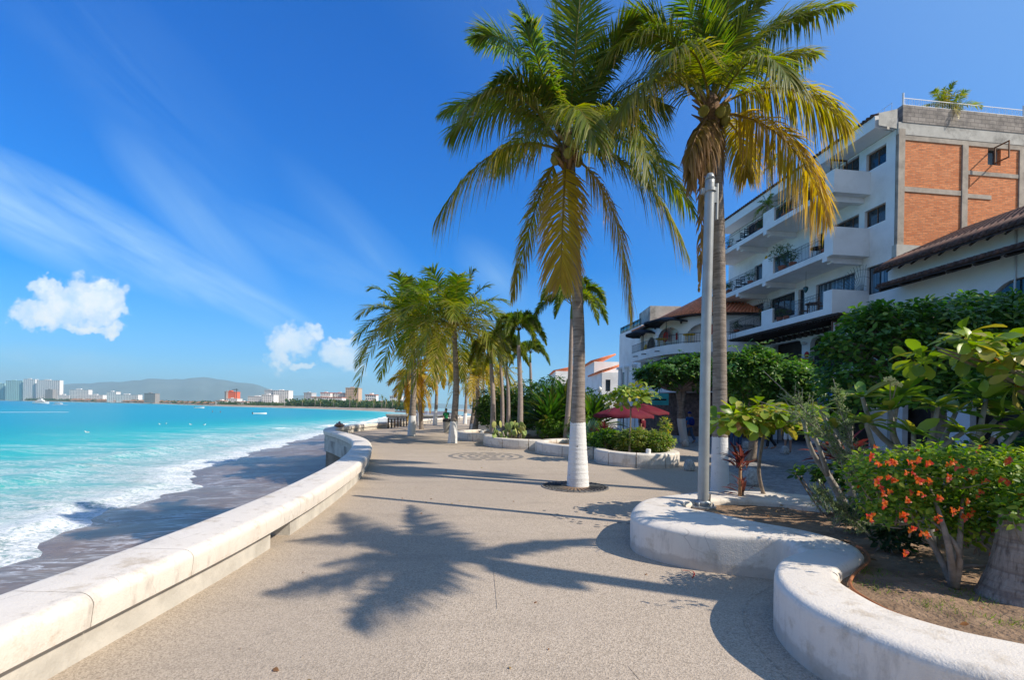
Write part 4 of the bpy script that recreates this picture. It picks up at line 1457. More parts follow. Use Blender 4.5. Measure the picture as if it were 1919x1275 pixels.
fox_palm('foxtail palm with smooth grey trunk beside the paddle cactus', (0.4, 22.4, .25), (0.25, 22.2, 4.85), 1.7, 11, 41, .13)
fox_palm('first of the twin slim foxtail trunks behind the cactus planter', (-0.51, 26, .25), (-0.72, 26, 4.7), 1.6, 10, 42, .11)
fox_palm('second of the twin slim foxtail trunks, slightly to the right', (-.2, 26.6, .25), (-.35, 26.6, 4.3), 1.6, 10, 43, .11, age=(.05, .4))
fox_palm('darker foxtail palm standing in the shaded planter', (-0.98, 21.6 + 3, .25), (-1.15, 24.8, 4.2), 1.5, 10, 44, .14, age=(.1, .5))
fox_palm('feathery palm rising behind the tall palm trunk', (2.6, 22.5, .25), (2.72, 22, 6.1), 2.3, 11, 45, .12, .42)
fox_palm('slim foxtail palm deep in the garden bed', (1.4, 35, .25), (1.3, 35, 5.3), 1.9, 10, 46, .13)


# ================================================================== shrubs and bushes
def bush(name, label, base, lumps, nleaf, size, cols, wts, tpl=TPL_SMALL, mat='leaf', stems=6, cat='bush', group=None, seed=1, up=.5, inner=.35, k=4, wscale=1.0, stem_r=.018):
    rng = np.random.default_rng(seed)
    t = thing(name, label, cat, base, group)
    mb = MB()
    for c in lumps:
        for _ in range(stems):
            d = rng.normal(0, 1, 3)
            d /= np.linalg.norm(d)
            tip = np.array(c[:3]) + d * np.array(c[3:]) * .8
            b = np.array(base, float) + np.append(rng.normal(0, .1, 2), 0) + np.array([(c[0] - base[0]) * .5, (c[1] - base[1]) * .5, 0])
            limbs(mb, b, [tip], stem_r, rng, .5, 5)
    mb.build('stems', M['bark'], t)
    S = shell_points(lumps, nleaf // k, rng, inner)
    mb = MB()
    rosettes(mb, S[:, :3], S[:, 3:], k, size, tpl, cols, wts, rise=up, rng=rng, wscale=wscale)
    mb.build('leaves', M[mat], t)
    return t


LIME, PALE = (0.2, 0.34, 0.035), (0.32, 0.36, 0.1)
bush('bush', 'pale yellow green bush in the nearest round planter', (4.7, 16.3, .3), [(4.35, 16.3, .78, .55, .6, .42), (5.0, 16.2, .72, .62, .6, .42), (4.0, 16.6, .7, .45, .5, .36)], 7000, .10, (G_MID, LIME, PALE, G_YEL), (2, 3, 4, 2), TPL_LANCE, seed=51, wscale=1.6)
bush('yellow_shrub', 'upright shrub with yellow flowers at the right of the round planter', (5.35, 16.4, .3), [(5.35, 16.4, 1.15, .2, .2, .42)], 260, .14, (PALE, LIME, (.6, .45, .02)), (3, 2, 1), TPL_LANCE, seed=52, stems=4)
bush('leafy_shrub', 'mid green loose shrub on the left of the round planter', (3.5, 17.0, .3), [(3.5, 17.0, .7, .5, .5, .4), (3.1, 17.6, .6, .4, .4, .32)], 1500, .16, (G_MID, G_BRIGHT, LIME), (2, 3, 2), TPL_OVATE, seed=53)
hd = 'bright green hedge clumps in the garden bed'
for k, (x, y, z, rx, ry, rz, lb) in enumerate([(2.1, 23.6, .85, .95, .8, .6, 'bright green clipped hedge clump right of the foxtail trunk'), (3.4, 22.5, .95, .95, .8, .62, 'bright green hedge clump left of the tall palm trunk'),
                                          (3.6, 20.6, .8, .7, .6, .5, 'yellow green leafy hedge clump close behind the tall palm'), (.3, 32, .95, 1.3, .9, .6, 'low bright hedge clump behind the shaded planter'),
                                          (-1.2, 35.5, .95, 1.5, .9, .6, 'far bright hedge clump before the distant palms')]):
    bush('hedge', lb, (x, y, .28), [(x, y, z, rx, ry, rz), (x + rx * .6, y + .2, z - .05, rx * .6, ry * .7, rz * .85)], 4200, .10 if y < 30 else .14, (G_BRIGHT, LIME, (0.10, 0.24, 0.02)), (2, 3, 3), TPL_OVATE, cat='hedge', group=hd, seed=60 + k)
bush('dark_shrub', 'dark green bushy mass behind the fan leaved palms', (3.0, 28, .28), [(2.5, 28, 2.0, 1.8, 1.4, 1.8), (1.0, 30, 2.0, 1.5, 1, 1.7), (4.2, 27, 1.7, 1.4, 1, 1.4), (-1.6, 36, 1.9, 1.5, 1.2, 1.5)], 9000, .22, (G_DARK, G_MID, G_BRIGHT), (3, 4, 2), TPL_OVATE, seed=66, cat='bush')
bush('dark_shrub', 'tall green shrub between the foxtail trunks', (-.3, 31, .28), [(-.3, 31, 1.9, 1.2, .9, 1.5), (.7, 31.5, 1.7, .9, .8, 1.3), (-1.7, 33, 1.6, 1.0, .8, 1.1)], 6000, .2, (G_DARK, G_MID, G_BRIGHT), (2, 4, 3), TPL_OVATE, seed=67, cat='bush')


def sword_plant(name, label, base, n, L, w, col, wts, seed, tilt=(.1, 1.2), cat='plant', mat='leaf', stem=0, tpl=TPL_BLADE, droop=.25, group=None):
    rng = np.random.default_rng(seed)
    t = thing(name, label, cat, base, group)
    b = np.array(base, float) + np.array([0, 0, stem])
    if stem:
        MB().tube([np.array(base), b], [.03, .025], 8).build('stem', M['tan_bark'], t)
    mb = MB()
    az = rng.uniform(0, 2 * PI, n)
    el = PI / 2 - rng.uniform(*tilt, n)
    ax = np.stack([np.cos(az) * np.cos(el), np.sin(az) * np.cos(el), np.sin(el)], -1)
    up = np.stack([-np.cos(az) * np.sin(el), -np.sin(az) * np.sin(el), np.cos(el)], -1)
    pos_ = np.tile(b, (n, 1)) + ax * .05 + np.stack([rng.normal(0, .03, n), rng.normal(0, .03, n), rng.uniform(-.12, .05, n) * (1 if stem else .3)], -1)
    inst(mb, tpl, pos_, ax, up, L * rng.uniform(.7, 1.1, n), palette(n, col, wts, rng), w, rng=rng)
    mb.build('leaves', M[mat], t)
    return t


# fan / pandanus masses
BL = leaf_tpl([(0, .02, 0), (.25, .032, .03), (.5, .034, .03), (.75, .024, -.02), (1.0, .002, -.16)], .4)
for k, (x, y, z, n, L, lb) in enumerate([(2.0, 24.3, .9, 190, 2.2, 'big spiky green screw pine left of the tall palm trunk'), (4.1, 24.0, .8, 170, 2.1, 'big spiky green screw pine right of the tall palm trunk'), (2.9, 25.5, 1.4, 170, 2.2, 'tallest spiky screw pine at the back of the clump')]):
    sword_plant('screw_pine', lb, (x, y, z - .6), n, L, 1.4, (G_DARK, G_MID, G_BRIGHT, G_OLIVE), (2, 4, 2, 2), 70 + k, (.05, 1.45), 'plant', stem=.6, tpl=BL, group='spiky screw pines in the garden bed')
sword_plant('agave', 'upright blue green agave right of the tall palm trunk', (3.05, 18.6, .3), 34, 1.15, 1.7, ((.09, .17, .12), (.12, .2, .13)), (1, 1), 75, (.02, .5))
sword_plant('agave', 'blue green agave seen above the pale bush', (4.2, 17.4, .3), 34, .9, 1.5, ((.1, .18, .1), (.16, .24, .1)), (1, 1), 76, (.1, .9))
sword_plant('agave', 'small blue agave at the foot of the hedge left of the trunk', (2.55, 18.9, .3), 30, .6, 1.6, ((.08, .16, .14), (.1, .2, .16)), (1, 1), 77, (.1, 1.0))
sword_plant('red_cordyline', 'dark red cordyline between the agave and the round planter bush', (3.6, 17.9, .3), 60, .8, 1.2, ((.09, .02, .025), (.14, .04, .03), (.05, .05, .02)), (3, 2, 1), 78, (.1, 1.1), stem=.3)
COR = ((.13, .035, .035), (.2, .075, .06), (.07, .025, .03))
sword_plant('red_cordyline', 'small red cordyline beside the lamp post in the near planter', (3.72, 7.62, .33), 34, .34, .62, COR, (3, 2, 2), 80, (.1, 1.3), stem=.62, tpl=TPL_LANCE)
sword_plant('red_cordyline', 'low young red cordyline shoot under the taller one', (3.8, 7.7, .33), 18, .28, .7, COR, (3, 2, 2), 81, (.2, 1.6), stem=.22, tpl=TPL_LANCE)
sword_plant('red_cordyline', 'wide red cordyline behind the leafy shrub in the near planter', (4.95, 7.0, .33), 46, .55, .7, COR, (3, 2, 2), 82, (.3, 1.7), stem=.75, tpl=TPL_LANCE)

# paddle cactus
t = thing('paddle_cactus', 'pale green paddle cactus clump in the mosaic side planter', 'cactus', (-.1, 21.9, .3))
rng = np.random.default_rng(5)
for k in range(46):
    x, y, z = rng.uniform(-.75, .75), rng.uniform(-.3, .3), rng.uniform(.35, 1.15)
    mb = MB()
    a, b_ = rng.uniform(0, PI), rng.uniform(-.5, .5)
    mb.lathe([(0.001, -.17), (.09, -.12), (.13, 0), (.1, .12), (.001, .17)], (0, 0, 0), 12, sy=.18, C=(0.22, 0.3, 0.09) if k % 3 else (.35, .36, .12))
    v = mb.v[-1]
    R_ = np.array(Matrix.Rotation(a, 3, 'Z') @ Matrix.Rotation(b_, 3, 'X'))
    mb.v[-1] = v @ R_.T + np.array([-.1 + x, 21.9 + y, z])
    mb.build('pad', M['tinted'], t)
mb = MB()
for k in range(7):
    x = -.75 + .22 * k
    mb.tube([(-.1 + x * .6, 21.9, .28), (-.1 + x, 21.85, .7)], [.05, .04], 7)
mb.build('stems', M['pale_bark'], t)

# sea almond in the round planter, and the one by the lamp post
ALM = ((0.17, 0.28, 0.035), (0.28, 0.37, 0.05), (0.42, 0.38, 0.07), (.42, .24, .12))
broad_tree('young sea almond with big light green leaves over the round planter', (4.03, 16, .3), (4.05, 16, 1.9), [(4.05, 16, 2.3, .75, .6, .42), (3.5, 16, 2.1, .35, .35, .25), (4.6, 16, 2.15, .35, .35, .25)], 46, .30, .035, cols=ALM, wts=(4, 4, 2, .4), seed=91, name='almond_tree')
broad_tree('thin trunked sea almond with wide flat crown in the near planter', (4.28, 7.9, .33), (4.25, 7.9, 1.5),
           [(3.75, 7.8, 1.68, .42, .4, .15), (4.3, 7.9, 1.75, .55, .5, .2), (4.85, 8.0, 1.72, .5, .45, .17)], 70, .3, .032, cols=ALM, wts=(4, 4, 2, .5), seed=92, name='almond_tree', k=6, droop=.45)
broad_tree('sea almond branch with very large leaves reaching in at the right edge', (6.9, 5.0, .3), (6.3, 5.1, 1.9), [(5.5, 5.1, 2.6, .75, .5, .2), (4.8, 5.2, 2.5, .55, .35, .14), (6.4, 5.0, 2.5, .9, .7, .4), (5.5, 5.0, 2.25, .55, .35, .14)], 64, .27, .07, cols=((0.17, 0.28, 0.03), (0.28, 0.37, 0.05), (0.38, 0.34, 0.06), (.5, .2, .05)), wts=(4, 5, 2, .4), seed=93, name='almond_tree', k=6, droop=.5)

# broad street trees on the town side
GREENS = ((0.045, 0.12, 0.025), (0.085, 0.2, 0.035), (0.16, 0.3, 0.045), (.3, .38, .07))
broad_tree('large dark green street tree in front of the tile roofed house', (11.6, 12.6, 0), (11.4, 12.6, 2.5),
           [(11.3, 12.6, 3.35, 2.2, 1.6, 1.0), (9.5, 12.4, 3.3, 1.25, 1.3, 1.15), (8.9, 12.4, 2.55, .8, 1.1, .7), (12.2, 12.8, 4.2, 1.6, 1.4, .95), (10.5, 12.5, 4.0, 1.3, 1.2, .8), (13.4, 12.6, 3.6, 1.8, 1.5, 1.2), (10.5, 11.9, 2.5, 1.6, 1, .5), (14.5, 12.5, 2.9, 1.8, 1.4, 1.0)],
           2300, .22, .2, cols=GREENS, wts=(2, 5, 4, .8), seed=94, name='street_tree', group='broad crowned street trees', fill=800)
broad_tree('sunlit rounded street tree right of the big palm trunk', (8.9, 17.4, 0), (9.0, 17.2, 1.9), [(9.0, 17, 3.0, 1.5, 1.2, .95), (7.9, 16.8, 3.1, .8, .9, .6), (10.0, 17, 2.9, 1.0, 1.0, .65), (8.6, 16.8, 3.5, .8, .8, .5), (9.6, 16.6, 2.35, 1.2, .8, .4)],
           1500, .20, .16, cols=GREENS, wts=(2, 5, 4, .8), seed=95, name='street_tree', group='broad crowned street trees', fill=700)
broad_tree('dark flat topped street tree before the round cornered restaurant', (9.95, 27, 0), (9.4, 26.6, 3.0), [(8.2, 26, 3.75, 1.35, 1.2, .65), (9.6, 26, 4.15, 1.3, 1.2, .75), (10.9, 26, 3.9, 1.5, 1.2, .7), (12.3, 26, 3.8, 1.3, 1.2, .7)],
           1500, .26, .2, cols=GREENS, wts=(4, 5, 1, .2), seed=96, name='street_tree', group='broad crowned street trees', white_h=1.4, trunks=2, fill=700)

# bougainvillea in the near planter
BG = ((0.08, 0.18, 0.025), (0.18, 0.3, 0.035), (0.34, 0.42, 0.06))
bl = [(3.45, 4.35, 1.22, .3, .35, .26), (3.9, 4.3, 1.3, .42, .4, .24), (4.4, 4.3, 1.28, .45, .4, .24), (4.95, 4.3, 1.25, .45, .45, .26), (3.6, 4.3, .95, .35, .35, .2), (4.3, 4.3, .98, .5, .4, .2), (5.3, 4.4, 1.1, .5, .4, .3), (4.15, 4.2, .8, .3, .3, .14), (4.3, 3.8, 1.08, .4, .22, .2), (4.15, 3.75, .98, .2, .15, .12)]
t = thing('bougainvillea', 'bougainvillea bush with orange flowers in the near planter', 'flowering bush', (3.9, 4.0, .33))
rng = np.random.default_rng(17)
mb = MB()
for bs, tps in (((3.78, 3.98, .33), [(3.5, 4.3, 1.1), (3.8, 4.3, 1.25), (4.1, 4.25, 1.2), (3.62, 4.15, .95)]), ((3.78, 3.98, .36), [(4.15, 3.95, .55), (4.3, 4.1, .9)]), ((4.6, 4.3, .33), [(4.4, 4.3, 1.2), (4.9, 4.3, 1.2), (5.2, 4.4, 1.1)]), ((4.3, 3.9, .33), [(4.0, 4.1, .8), (4.5, 4.2, 1.0)])):
    limbs(mb, bs, tps, .032, rng, .5, 8, .25)
for _ in range(70):
    c = bl[rng.integers(len(bl))]
    d = rng.normal(0, 1, 3)
    d /= np.linalg.norm(d)
    tip = np.array(c[:3]) + d * np.array(c[3:]) * 1.05
    limbs(mb, np.array(c[:3]) + rng.normal(0, .06, 3) + np.array([0, 0, -.2]), [tip], .009, rng, .5, 4, .2)
mb.build('branches', M['bark'], t)
S = shell_points(bl, 2700, rng, .2, .3)
S[::9, :3] += S[::9, 3:] * .07
mb = MB()
rosettes(mb, S[:, :3], S[:, 3:], 4, .062, TPL_OVATE, BG, (3, 5, 3), rng=rng)
mb.build('leaves', M['leaf'], t)
FC = [(3.28, 1.42), (3.33, 1.36), (3.5, 1.38), (3.55, 1.33), (3.68, 1.4), (3.72, 1.35), (3.8, 1.36), (3.62, 1.3), (3.95, 1.38), (3.7, 1.22), (3.85, 1.2), (4.1, 1.33), (4.25, 1.3), (4.55, 1.38), (4.62, 1.4), (4.5, 1.22), (4.75, 1.2), (4.85, 1.17),
      (3.45, 1.1), (3.6, 1.02), (3.95, 1.05), (4.15, 1.0), (3.9, .86), (3.4, .98), (4.9, 1.05), (4.35, 1.08), (3.3, 1.2), (4.65, 1.08), (3.82, 1.08), (3.75, .72), (3.68, .76), (3.6, .55)]
OR = ((0.66, 0.10, 0.015), (0.7, 0.17, 0.02), (0.62, 0.06, 0.04), (.66, .14, .11))
def blooms(pts):
    pts = np.array(pts)
    mb = MB()
    for j in range(3):
        a = 2 * PI * j / 3 + rng.uniform(-.4, .4, len(pts))
        ax = np.stack([np.cos(a), -.3 * np.ones(len(pts)), np.sin(a) + .2], -1)
        inst(mb, TPL_OVATE, pts, ax, np.tile([0, -1.0, .5], (len(pts), 1)), rng.uniform(.02, .036, len(pts)), palette(len(pts), OR, (4, 4, 2, 1), rng), 1.5, .3, rng)
    mb.build('flower_cluster', M['leaf'], t)


for x, z in FC + [(3.4, 1.25), (3.52, 1.2), (4.0, 1.25), (4.4, 1.2), (4.05, .95), (4.6, .98), (4.2, .88), (5.0, 1.25), (4.95, .9), (3.35, .85), (3.55, .9)]:
    y = 3.84 + rng.uniform(-.04, .08)
    x, z = x * .895, 1.8 + (z - 1.8) * .895
    blooms([(x + rng.normal(0, .018), y - rng.uniform(0, .04), z + rng.normal(0, .014)) for _ in range(rng.integers(2, 5))])
for _ in range(40):
    s_ = S[rng.integers(len(S))]
    c_ = s_[:3] + s_[3:] * .04
    blooms([c_])

# frangipani
def frangipani(label, base, tips, seed, L=.3):
    rng = np.random.default_rng(seed)
    t = thing('frangipani', label, 'tree', base)
    mb = MB()
    b = np.array(base, float)
    forks = [b + np.array([-.35, .0, .65]), b + np.array([.25, .1, .7]), b + np.array([-.05, .15, .9])]
    for f in forks:
        mb.tube(catmull([b, (b + f) / 2 + rng.normal(0, .05, 3), f], 8), np.linspace(.055, .042, 8), 9)
    for tp in tips:
        tp = np.array(tp, float)
        f = forks[int(np.argmin([np.linalg.norm(tp - q) for q in forks]))]
        m = (f + tp) / 2 + rng.normal(0, .07, 3) + np.array([0, 0, -.08])
        mb.tube(catmull([f, m, tp], 8), np.linspace(.038, .022, 8), 8)
    mb.build('branches', M['pale_bark'], t)
    mb = MB()
    for tp in tips:
        rosettes(mb, np.array([tp]), np.array([[0, 0, 1.0]]), 17, L, TPL_LANCE, ((0.12, 0.24, 0.035), (0.24, 0.34, 0.05), (.4, .37, .07)), (4, 5, 1), 1.2, .45, rng, 1.3)
    mb.build('leaves', M['glossy_leaf'], t)
    return t


fg = frangipani('frangipani with long leaves and bare grey branches behind the flowering bush', (4.75, 5.3, .33),
           [(4.1, 5.5, 2.0), (4.35, 5.4, 1.85), (4.6, 5.6, 2.02), (4.9, 5.4, 1.9), (5.2, 5.5, 1.85), (5.45, 5.4, 2.0), (5.7, 5.5, 1.8), (4.45, 5.2, 1.6), (4.0, 5.3, 1.7), (5.0, 5.2, 1.62), (3.85, 5.6, 1.62), (5.5, 5.1, 1.65)], 31)
mb = MB()
rng = np.random.default_rng(3)
for q in ((4.3, 5.35, 2.22), (4.42, 5.4, 2.17)):
    mb.tube([np.array((4.35, 5.4, 1.88)), np.array(q)], [.008, .005], 5, C=(.5, .4, .3))
    for j in range(5):
        a = 2 * PI * j / 5
        for off in ((0, 0, 0), (.04, .0, -.02), (-.035, .02, -.01)):
            inst(mb, TPL_OVATE, np.array([q]) + np.array(off), np.array([[math.cos(a), -.2, math.sin(a)]]), np.array([[0, -1.0, .2]]), .035, (.75, .68, .35), 1.4, .05)
mb.build('blossoms', M['leaf'], fg)
frangipani('smaller frangipani with pink tips left of the big one', (4.6, 6.3, .33), [(3.9, 6.3, 1.75), (4.2, 6.4, 1.85), (4.55, 6.3, 1.7), (4.0, 6.2, 1.5), (4.4, 6.5, 1.5)], 32, .2)

# grey green needle shrub whose sprays lean left
t = thing('needle_shrub', 'thin grey green needle leaved shrub leaning left over the near planter', 'shrub', (4.15, 5.3, .33))
rng = np.random.default_rng(9)
mb, ml = MB(), MB()
sprays = [[(4.15, 5.3, .33), (3.9, 5.35, 1.1), (3.45, 5.4, 1.75), (2.93, 5.5, 2.3)], [(4.15, 5.3, .4), (3.85, 5.3, 1.2), (3.35, 5.35, 1.72), (2.8, 5.4, 1.95)], [(4.15, 5.3, .4), (3.9, 5.3, 1.3), (3.72, 5.3, 1.8), (3.62, 5.3, 2.2)],
          [(4.15, 5.3, .35), (3.75, 5.25, .7), (3.45, 5.2, .9), (3.3, 5.2, 1.0)], [(4.15, 5.3, .35), (4.0, 5.2, .8), (3.8, 5.1, 1.1), (3.7, 5.1, 1.4)]]
for q in sprays:
    c = catmull(q, 40)
    mb.tube(c, np.linspace(.013, .003, 40), 5)
    for i in range(9, 37):
        for _ in range(4):
            d = unit(rng.normal(0, 1, 3) + (c[min(i + 1, 39)] - c[i - 1]) * 14)
            Lb = rng.uniform(.08, .24) * (1 if i < 33 else .5)
            tw = c[i] + d * Lb
            if q[3][0] < 3.0 and i > 31:
                continue
            mb.tube([c[i], tw], [.003, .002], 3)
            m = 24
            s_ = rng.random(m)[:, None]
            pp = c[i] * (1 - s_) + tw * s_
            inst(ml, TPL_SMALL, pp, rng.normal(0, 1, (m, 3)) + d * 1.2, rng.normal(0, 1, (m, 3)), .034, palette(m, ((.2, .27, .12), (.3, .35, .18), (.12, .2, .07)), (3, 2, 2), rng), .45, .1, rng)
mb.build('branches', M['pale_bark'], t)
ml.build('needles', M['leaf'], t)

# leafy shrub, ground plants, and the thick ringed stump
bush('leafy_shrub', 'fresh green leafy shrub at the back of the near planter', (4.75, 6.7, .33), [(4.55, 6.7, .95, .28, .22, .14), (4.2, 6.65, .95, .22, .15, .09), (4.85, 6.7, .88, .2, .2, .2)], 260, .12, ((.03, .09, .02), G_MID, G_BRIGHT), (3, 3, 2), TPL_OVATE, mat='glossy_leaf', seed=101, stems=4)
for k, (x, y, lb, s) in enumerate([(4.35, 5.75, 'low dark ground plant under the needle shrub', 1.0), (4.9, 5.6, 'low dark ground plant behind the flowering bush', 1.1), (4.15, 5.0, 'dark seedling clump at the foot of the needle shrub', .8), (5.5, 6.2, 'dense dark plant at the back right of the near planter', 1.4)]):
    bush('ground_plant', lb, (x, y, .33), [(x, y, .33 + .22 * s, .28 * s, .24 * s, .2 * s)], int(420 * s), .09, ((.02, .05, .02), (.04, .08, .035), G_MID), (3, 3, 1), TPL_OVATE, cat='plant', group='low plants in the near planter soil', seed=110 + k, stems=5, stem_r=.01)
bush('dark_shrub', 'dense green shrub mass at the far right of the near planter', (6.2, 6.3, .33), [(6.0, 6.3, .95, .7, .5, .55), (7.0, 6.2, 1.0, .8, .5, .6)], 2200, .14, (G_DARK, G_MID, G_BRIGHT), (2, 4, 2), TPL_OVATE, seed=120)
t = thing('palm_stump', 'thick grey ringed palm trunk at the right edge of the near planter', 'tree', (4.08, 3.78, .33))
sx_ = 4.12
pts_ = [(sx_ - .02, 3.78, .3), (sx_, 3.78, .5), (sx_, 3.78, .7), (sx_ + .01, 3.79, .9), (sx_ + .02, 3.8, 1.05)]
tm = trunk_mesh(pts_, [.265, .23, .2, .175, .155, .14, .13], .05, 33, 26).build('trunk', M['stump'], t)
mb = MB()
for k in range(26):
    a = 2 * PI * k / 26
    c, s = math.cos(a), math.sin(a)
    mb.tube([(sx_ + .17 * c, 3.78 + .17 * s, .38), (sx_ + .25 * c, 3.78 + .25 * s, .325), (sx_ + .28 * c, 3.78 + .28 * s, .29)], [.014, .012, .008], 5)
mb.build('roots', M['fibre'], t)
# grass tufts and fallen leaves in the soil
rng = np.random.default_rng(77)
mb = MB()
n = 900
ctr = np.array([(3.35, 4.35), (3.1, 4.0), (3.75, 3.85), (4.1, 3.5), (3.55, 3.3), (3.0, 4.5), (3.3, 3.6)])
c_ = ctr[rng.integers(len(ctr), size=n)] + rng.normal(0, .1, (n, 2))
pp = np.stack([c_[:, 0], c_[:, 1], np.full(n, .33)], -1)
inst(mb, TPL_BLADE, pp, np.stack([rng.normal(0, .6, n), rng.normal(0, .6, n), np.ones(n)], -1), rng.normal(0, 1, (n, 3)), rng.uniform(.02, .05, n), palette(n, (G_BRIGHT, LIME, G_YEL), (3, 3, 1), rng), 1.0, .1, rng)
tag(mb.build('weeds', M['leaf']), kind='stuff', label='small green weeds sprouting in the planter soil', cat='weeds')
mb = MB()
n = 110
pp = np.stack([rng.uniform(2.9, 6.5, n), rng.uniform(3.2, 7.3, n), np.full(n, .372)], -1)
inst(mb, TPL_OVATE, pp, np.stack([rng.normal(0, 1, n), rng.normal(0, 1, n), rng.normal(0, .2, n)], -1), np.tile([0, 0, 1.0], (n, 1)), rng.uniform(.03, .08, n), palette(n, ((.3, .16, .08), (.4, .26, .12), (.2, .12, .06)), (2, 2, 1), rng), 1.0, .4, rng)
tag(mb.build('fallen_leaves', M['leaf']), kind='stuff', label='dry brown leaves scattered on the planter soil', cat='leaves')

rng = np.random.default_rng(88)
n = 90
pp = np.stack([rng.uniform(-2.7, 5.5, n), 3.0 + 16 * rng.random(n) ** 1.6, np.full(n, .008)], -1)
mb = MB()
inst(mb, TPL_OVATE, pp, np.stack([rng.normal(0, 1, n), rng.normal(0, 1, n), rng.normal(0, .1, n)], -1), np.tile([0, 0, 1.0], (n, 1)), rng.uniform(.02, .06, n), palette(n, ((.3, .16, .08), (.4, .3, .12), (.2, .12, .06)), (2, 2, 1), rng), 1.0, .3, rng)
tag(mb.build('fallen_leaves', M['leaf']), kind='stuff', label='small dry leaves lying about on the promenade paving', cat='leaves')
mb = MB().tube(catmull([G(1277, 1069, .006), G(1290, 1070, .006), G(1299, 1072, .02), G(1301, 1078, .006), G(1297, 1084, .006)], 20), .006, 4, squash=.3)
tag(mb.build('ribbon', M['red_paint']), 'thin red ribbon scrap lying on the paving before the near planter', 'ribbon')
# ================================================================== buildings
class Frame:
    """local frame of a facade: s along it, p out of it, z up"""
    def __init__(s, ox, oy, ang):
        s.o = np.array([ox, oy, 0.0])
        s.a = np.array([math.cos(ang), math.sin(ang), 0.0])
        s.p = np.array([-s.a[1], s.a[0], 0.0])

    def pt(s, S, Pp, z):
        return s.o + s.a * S + s.p * Pp + np.array([0, 0, z])

    def box(s, mb, s0, s1, p0, p1, z0, z1, C=None):
        V = [s.pt(x, y, z) for z in (z0, z1) for x, y in ((s0, p0), (s1, p0), (s1, p1), (s0, p1))]
        return mb.add(V, [(0, 3, 2, 1), (4, 5, 6, 7), (0, 1, 5, 4), (1, 2, 6, 5), (2, 3, 7, 6), (3, 0, 4, 7)], C=C)

    def panel(s, mb, s0, s1, z0, z1, holes, p1=0.0, th=0.25):
        """wall sheet with real rectangular openings and their reveals"""
        ss = sorted({s0, s1, *[h[0] for h in holes], *[h[1] for h in holes]})
        zz = sorted({z0, z1, *[h[2] for h in holes], *[h[3] for h in holes]})
        ss = [x for x in ss if s0 <= x <= s1]
        zz = [x for x in zz if z0 <= x <= z1]
        for a, b in zip(ss[:-1], ss[1:]):
            for c, d in zip(zz[:-1], zz[1:]):
                ms, mz = (a + b) / 2, (c + d) / 2
                if any(h[0] < ms < h[1] and h[2] < mz < h[3] for h in holes):
                    continue
                for pp in (p1, p1 - th):
                    mb.add([s.pt(a, pp, c), s.pt(b, pp, c), s.pt(b, pp, d), s.pt(a, pp, d)], [(0, 1, 2, 3)])
        for h in holes:
            a, b, c, d = h[:4]
            for q in (((a, c), (a, d)), ((b, c), (b, d)), ((a, c), (b, c)), ((a, d), (b, d))):
                (x0, y0), (x1, y1) = q
                mb.add([s.pt(x0, p1, y0), s.pt(x1, p1, y1), s.pt(x1, p1 - th, y1), s.pt(x0, p1 - th, y0)], [(0, 1, 2, 3)])
        mb.add([s.pt(s0, p1, z1), s.pt(s1, p1, z1), s.pt(s1, p1 - th, z1), s.pt(s0, p1 - th, z1)], [(0, 1, 2, 3)])

    def arch_wall(s, mb, s0, s1, z0, z1, arches, p1=0.0, th=0.3, n=10):
        """wall with round cornered openings (a, b, bottom, top, corner radius)"""
        edges = [s0]
        for a, b, zb, zt, r in arches:
            s.panel(mb, edges[-1], a, z0, z1, [], p1, th)
            prof = []
            for k in range(n + 1):
                q = PI - PI / 2 * k / n
                prof.append((a + r + r * math.cos(q), zt - r + r * math.sin(q)))
            for k in range(n + 1):
                q = PI / 2 - PI / 2 * k / n
                prof.append((b - r + r * math.cos(q), zt - r + r * math.sin(q)))
            for (x0, y0), (x1, y1) in zip(prof[:-1], prof[1:]):
                for pp in (p1, p1 - th):
                    mb.add([s.pt(x0, pp, y0), s.pt(x1, pp, y1), s.pt(x1, pp, z1), s.pt(x0, pp, z1)], [(0, 1, 2, 3)])
                mb.add([s.pt(x0, p1, y0), s.pt(x1, p1, y1), s.pt(x1, p1 - th, y1), s.pt(x0, p1 - th, y0)], [(0, 1, 2, 3)])
            for x in (a, b):
                mb.add([s.pt(x, p1, zb), s.pt(x, p1, zt - r), s.pt(x, p1 - th, zt - r), s.pt(x, p1 - th, zb)], [(0, 1, 2, 3)])
            if zb > z0:
                s.panel(mb, a, b, z0, zb, [], p1, th)
            edges.append(b)
        s.panel(mb, edges[-1], s1, z0, z1, [], p1, th)

    def window(s, parent, a, b, c, d, depth=0.18, fr=0.06, mull=1, fmat='iron', gmat='glass', p1=0.0, name='window', trans=0):
        mb = MB()
        e = 0.004
        for q in ((a + e, a + fr, c + e, d - e), (b - fr, b - e, c + e, d - e), (a + fr, b - fr, c + e, c + fr), (a + fr, b - fr, d - fr, d - e)):
            s.box(mb, q[0], q[1], p1 - depth - .04, p1 - depth + .02, q[2], q[3])
        for k in range(mull):
            x = a + (b - a) * (k + 1) / (mull + 1)
            s.box(mb, x - fr * .4, x + fr * .4, p1 - depth - .035, p1 - depth + .015, c + fr, d - fr)
        for k in range(trans):
            z = c + (d - c) * (k + 1) / (trans + 1)
            s.box(mb, a + fr, b - fr, p1 - depth - .03, p1 - depth + .01, z - fr * .35, z + fr * .35)
        w = mb.build(name, M[fmat], parent, False)
        mg = MB()
        s.box(mg, a + fr * .5, b - fr * .5, p1 - depth - .02, p1 - depth - .01, c + fr * .5, d - fr * .5)
        mg.build('pane', M[gmat], w, False)
        return w

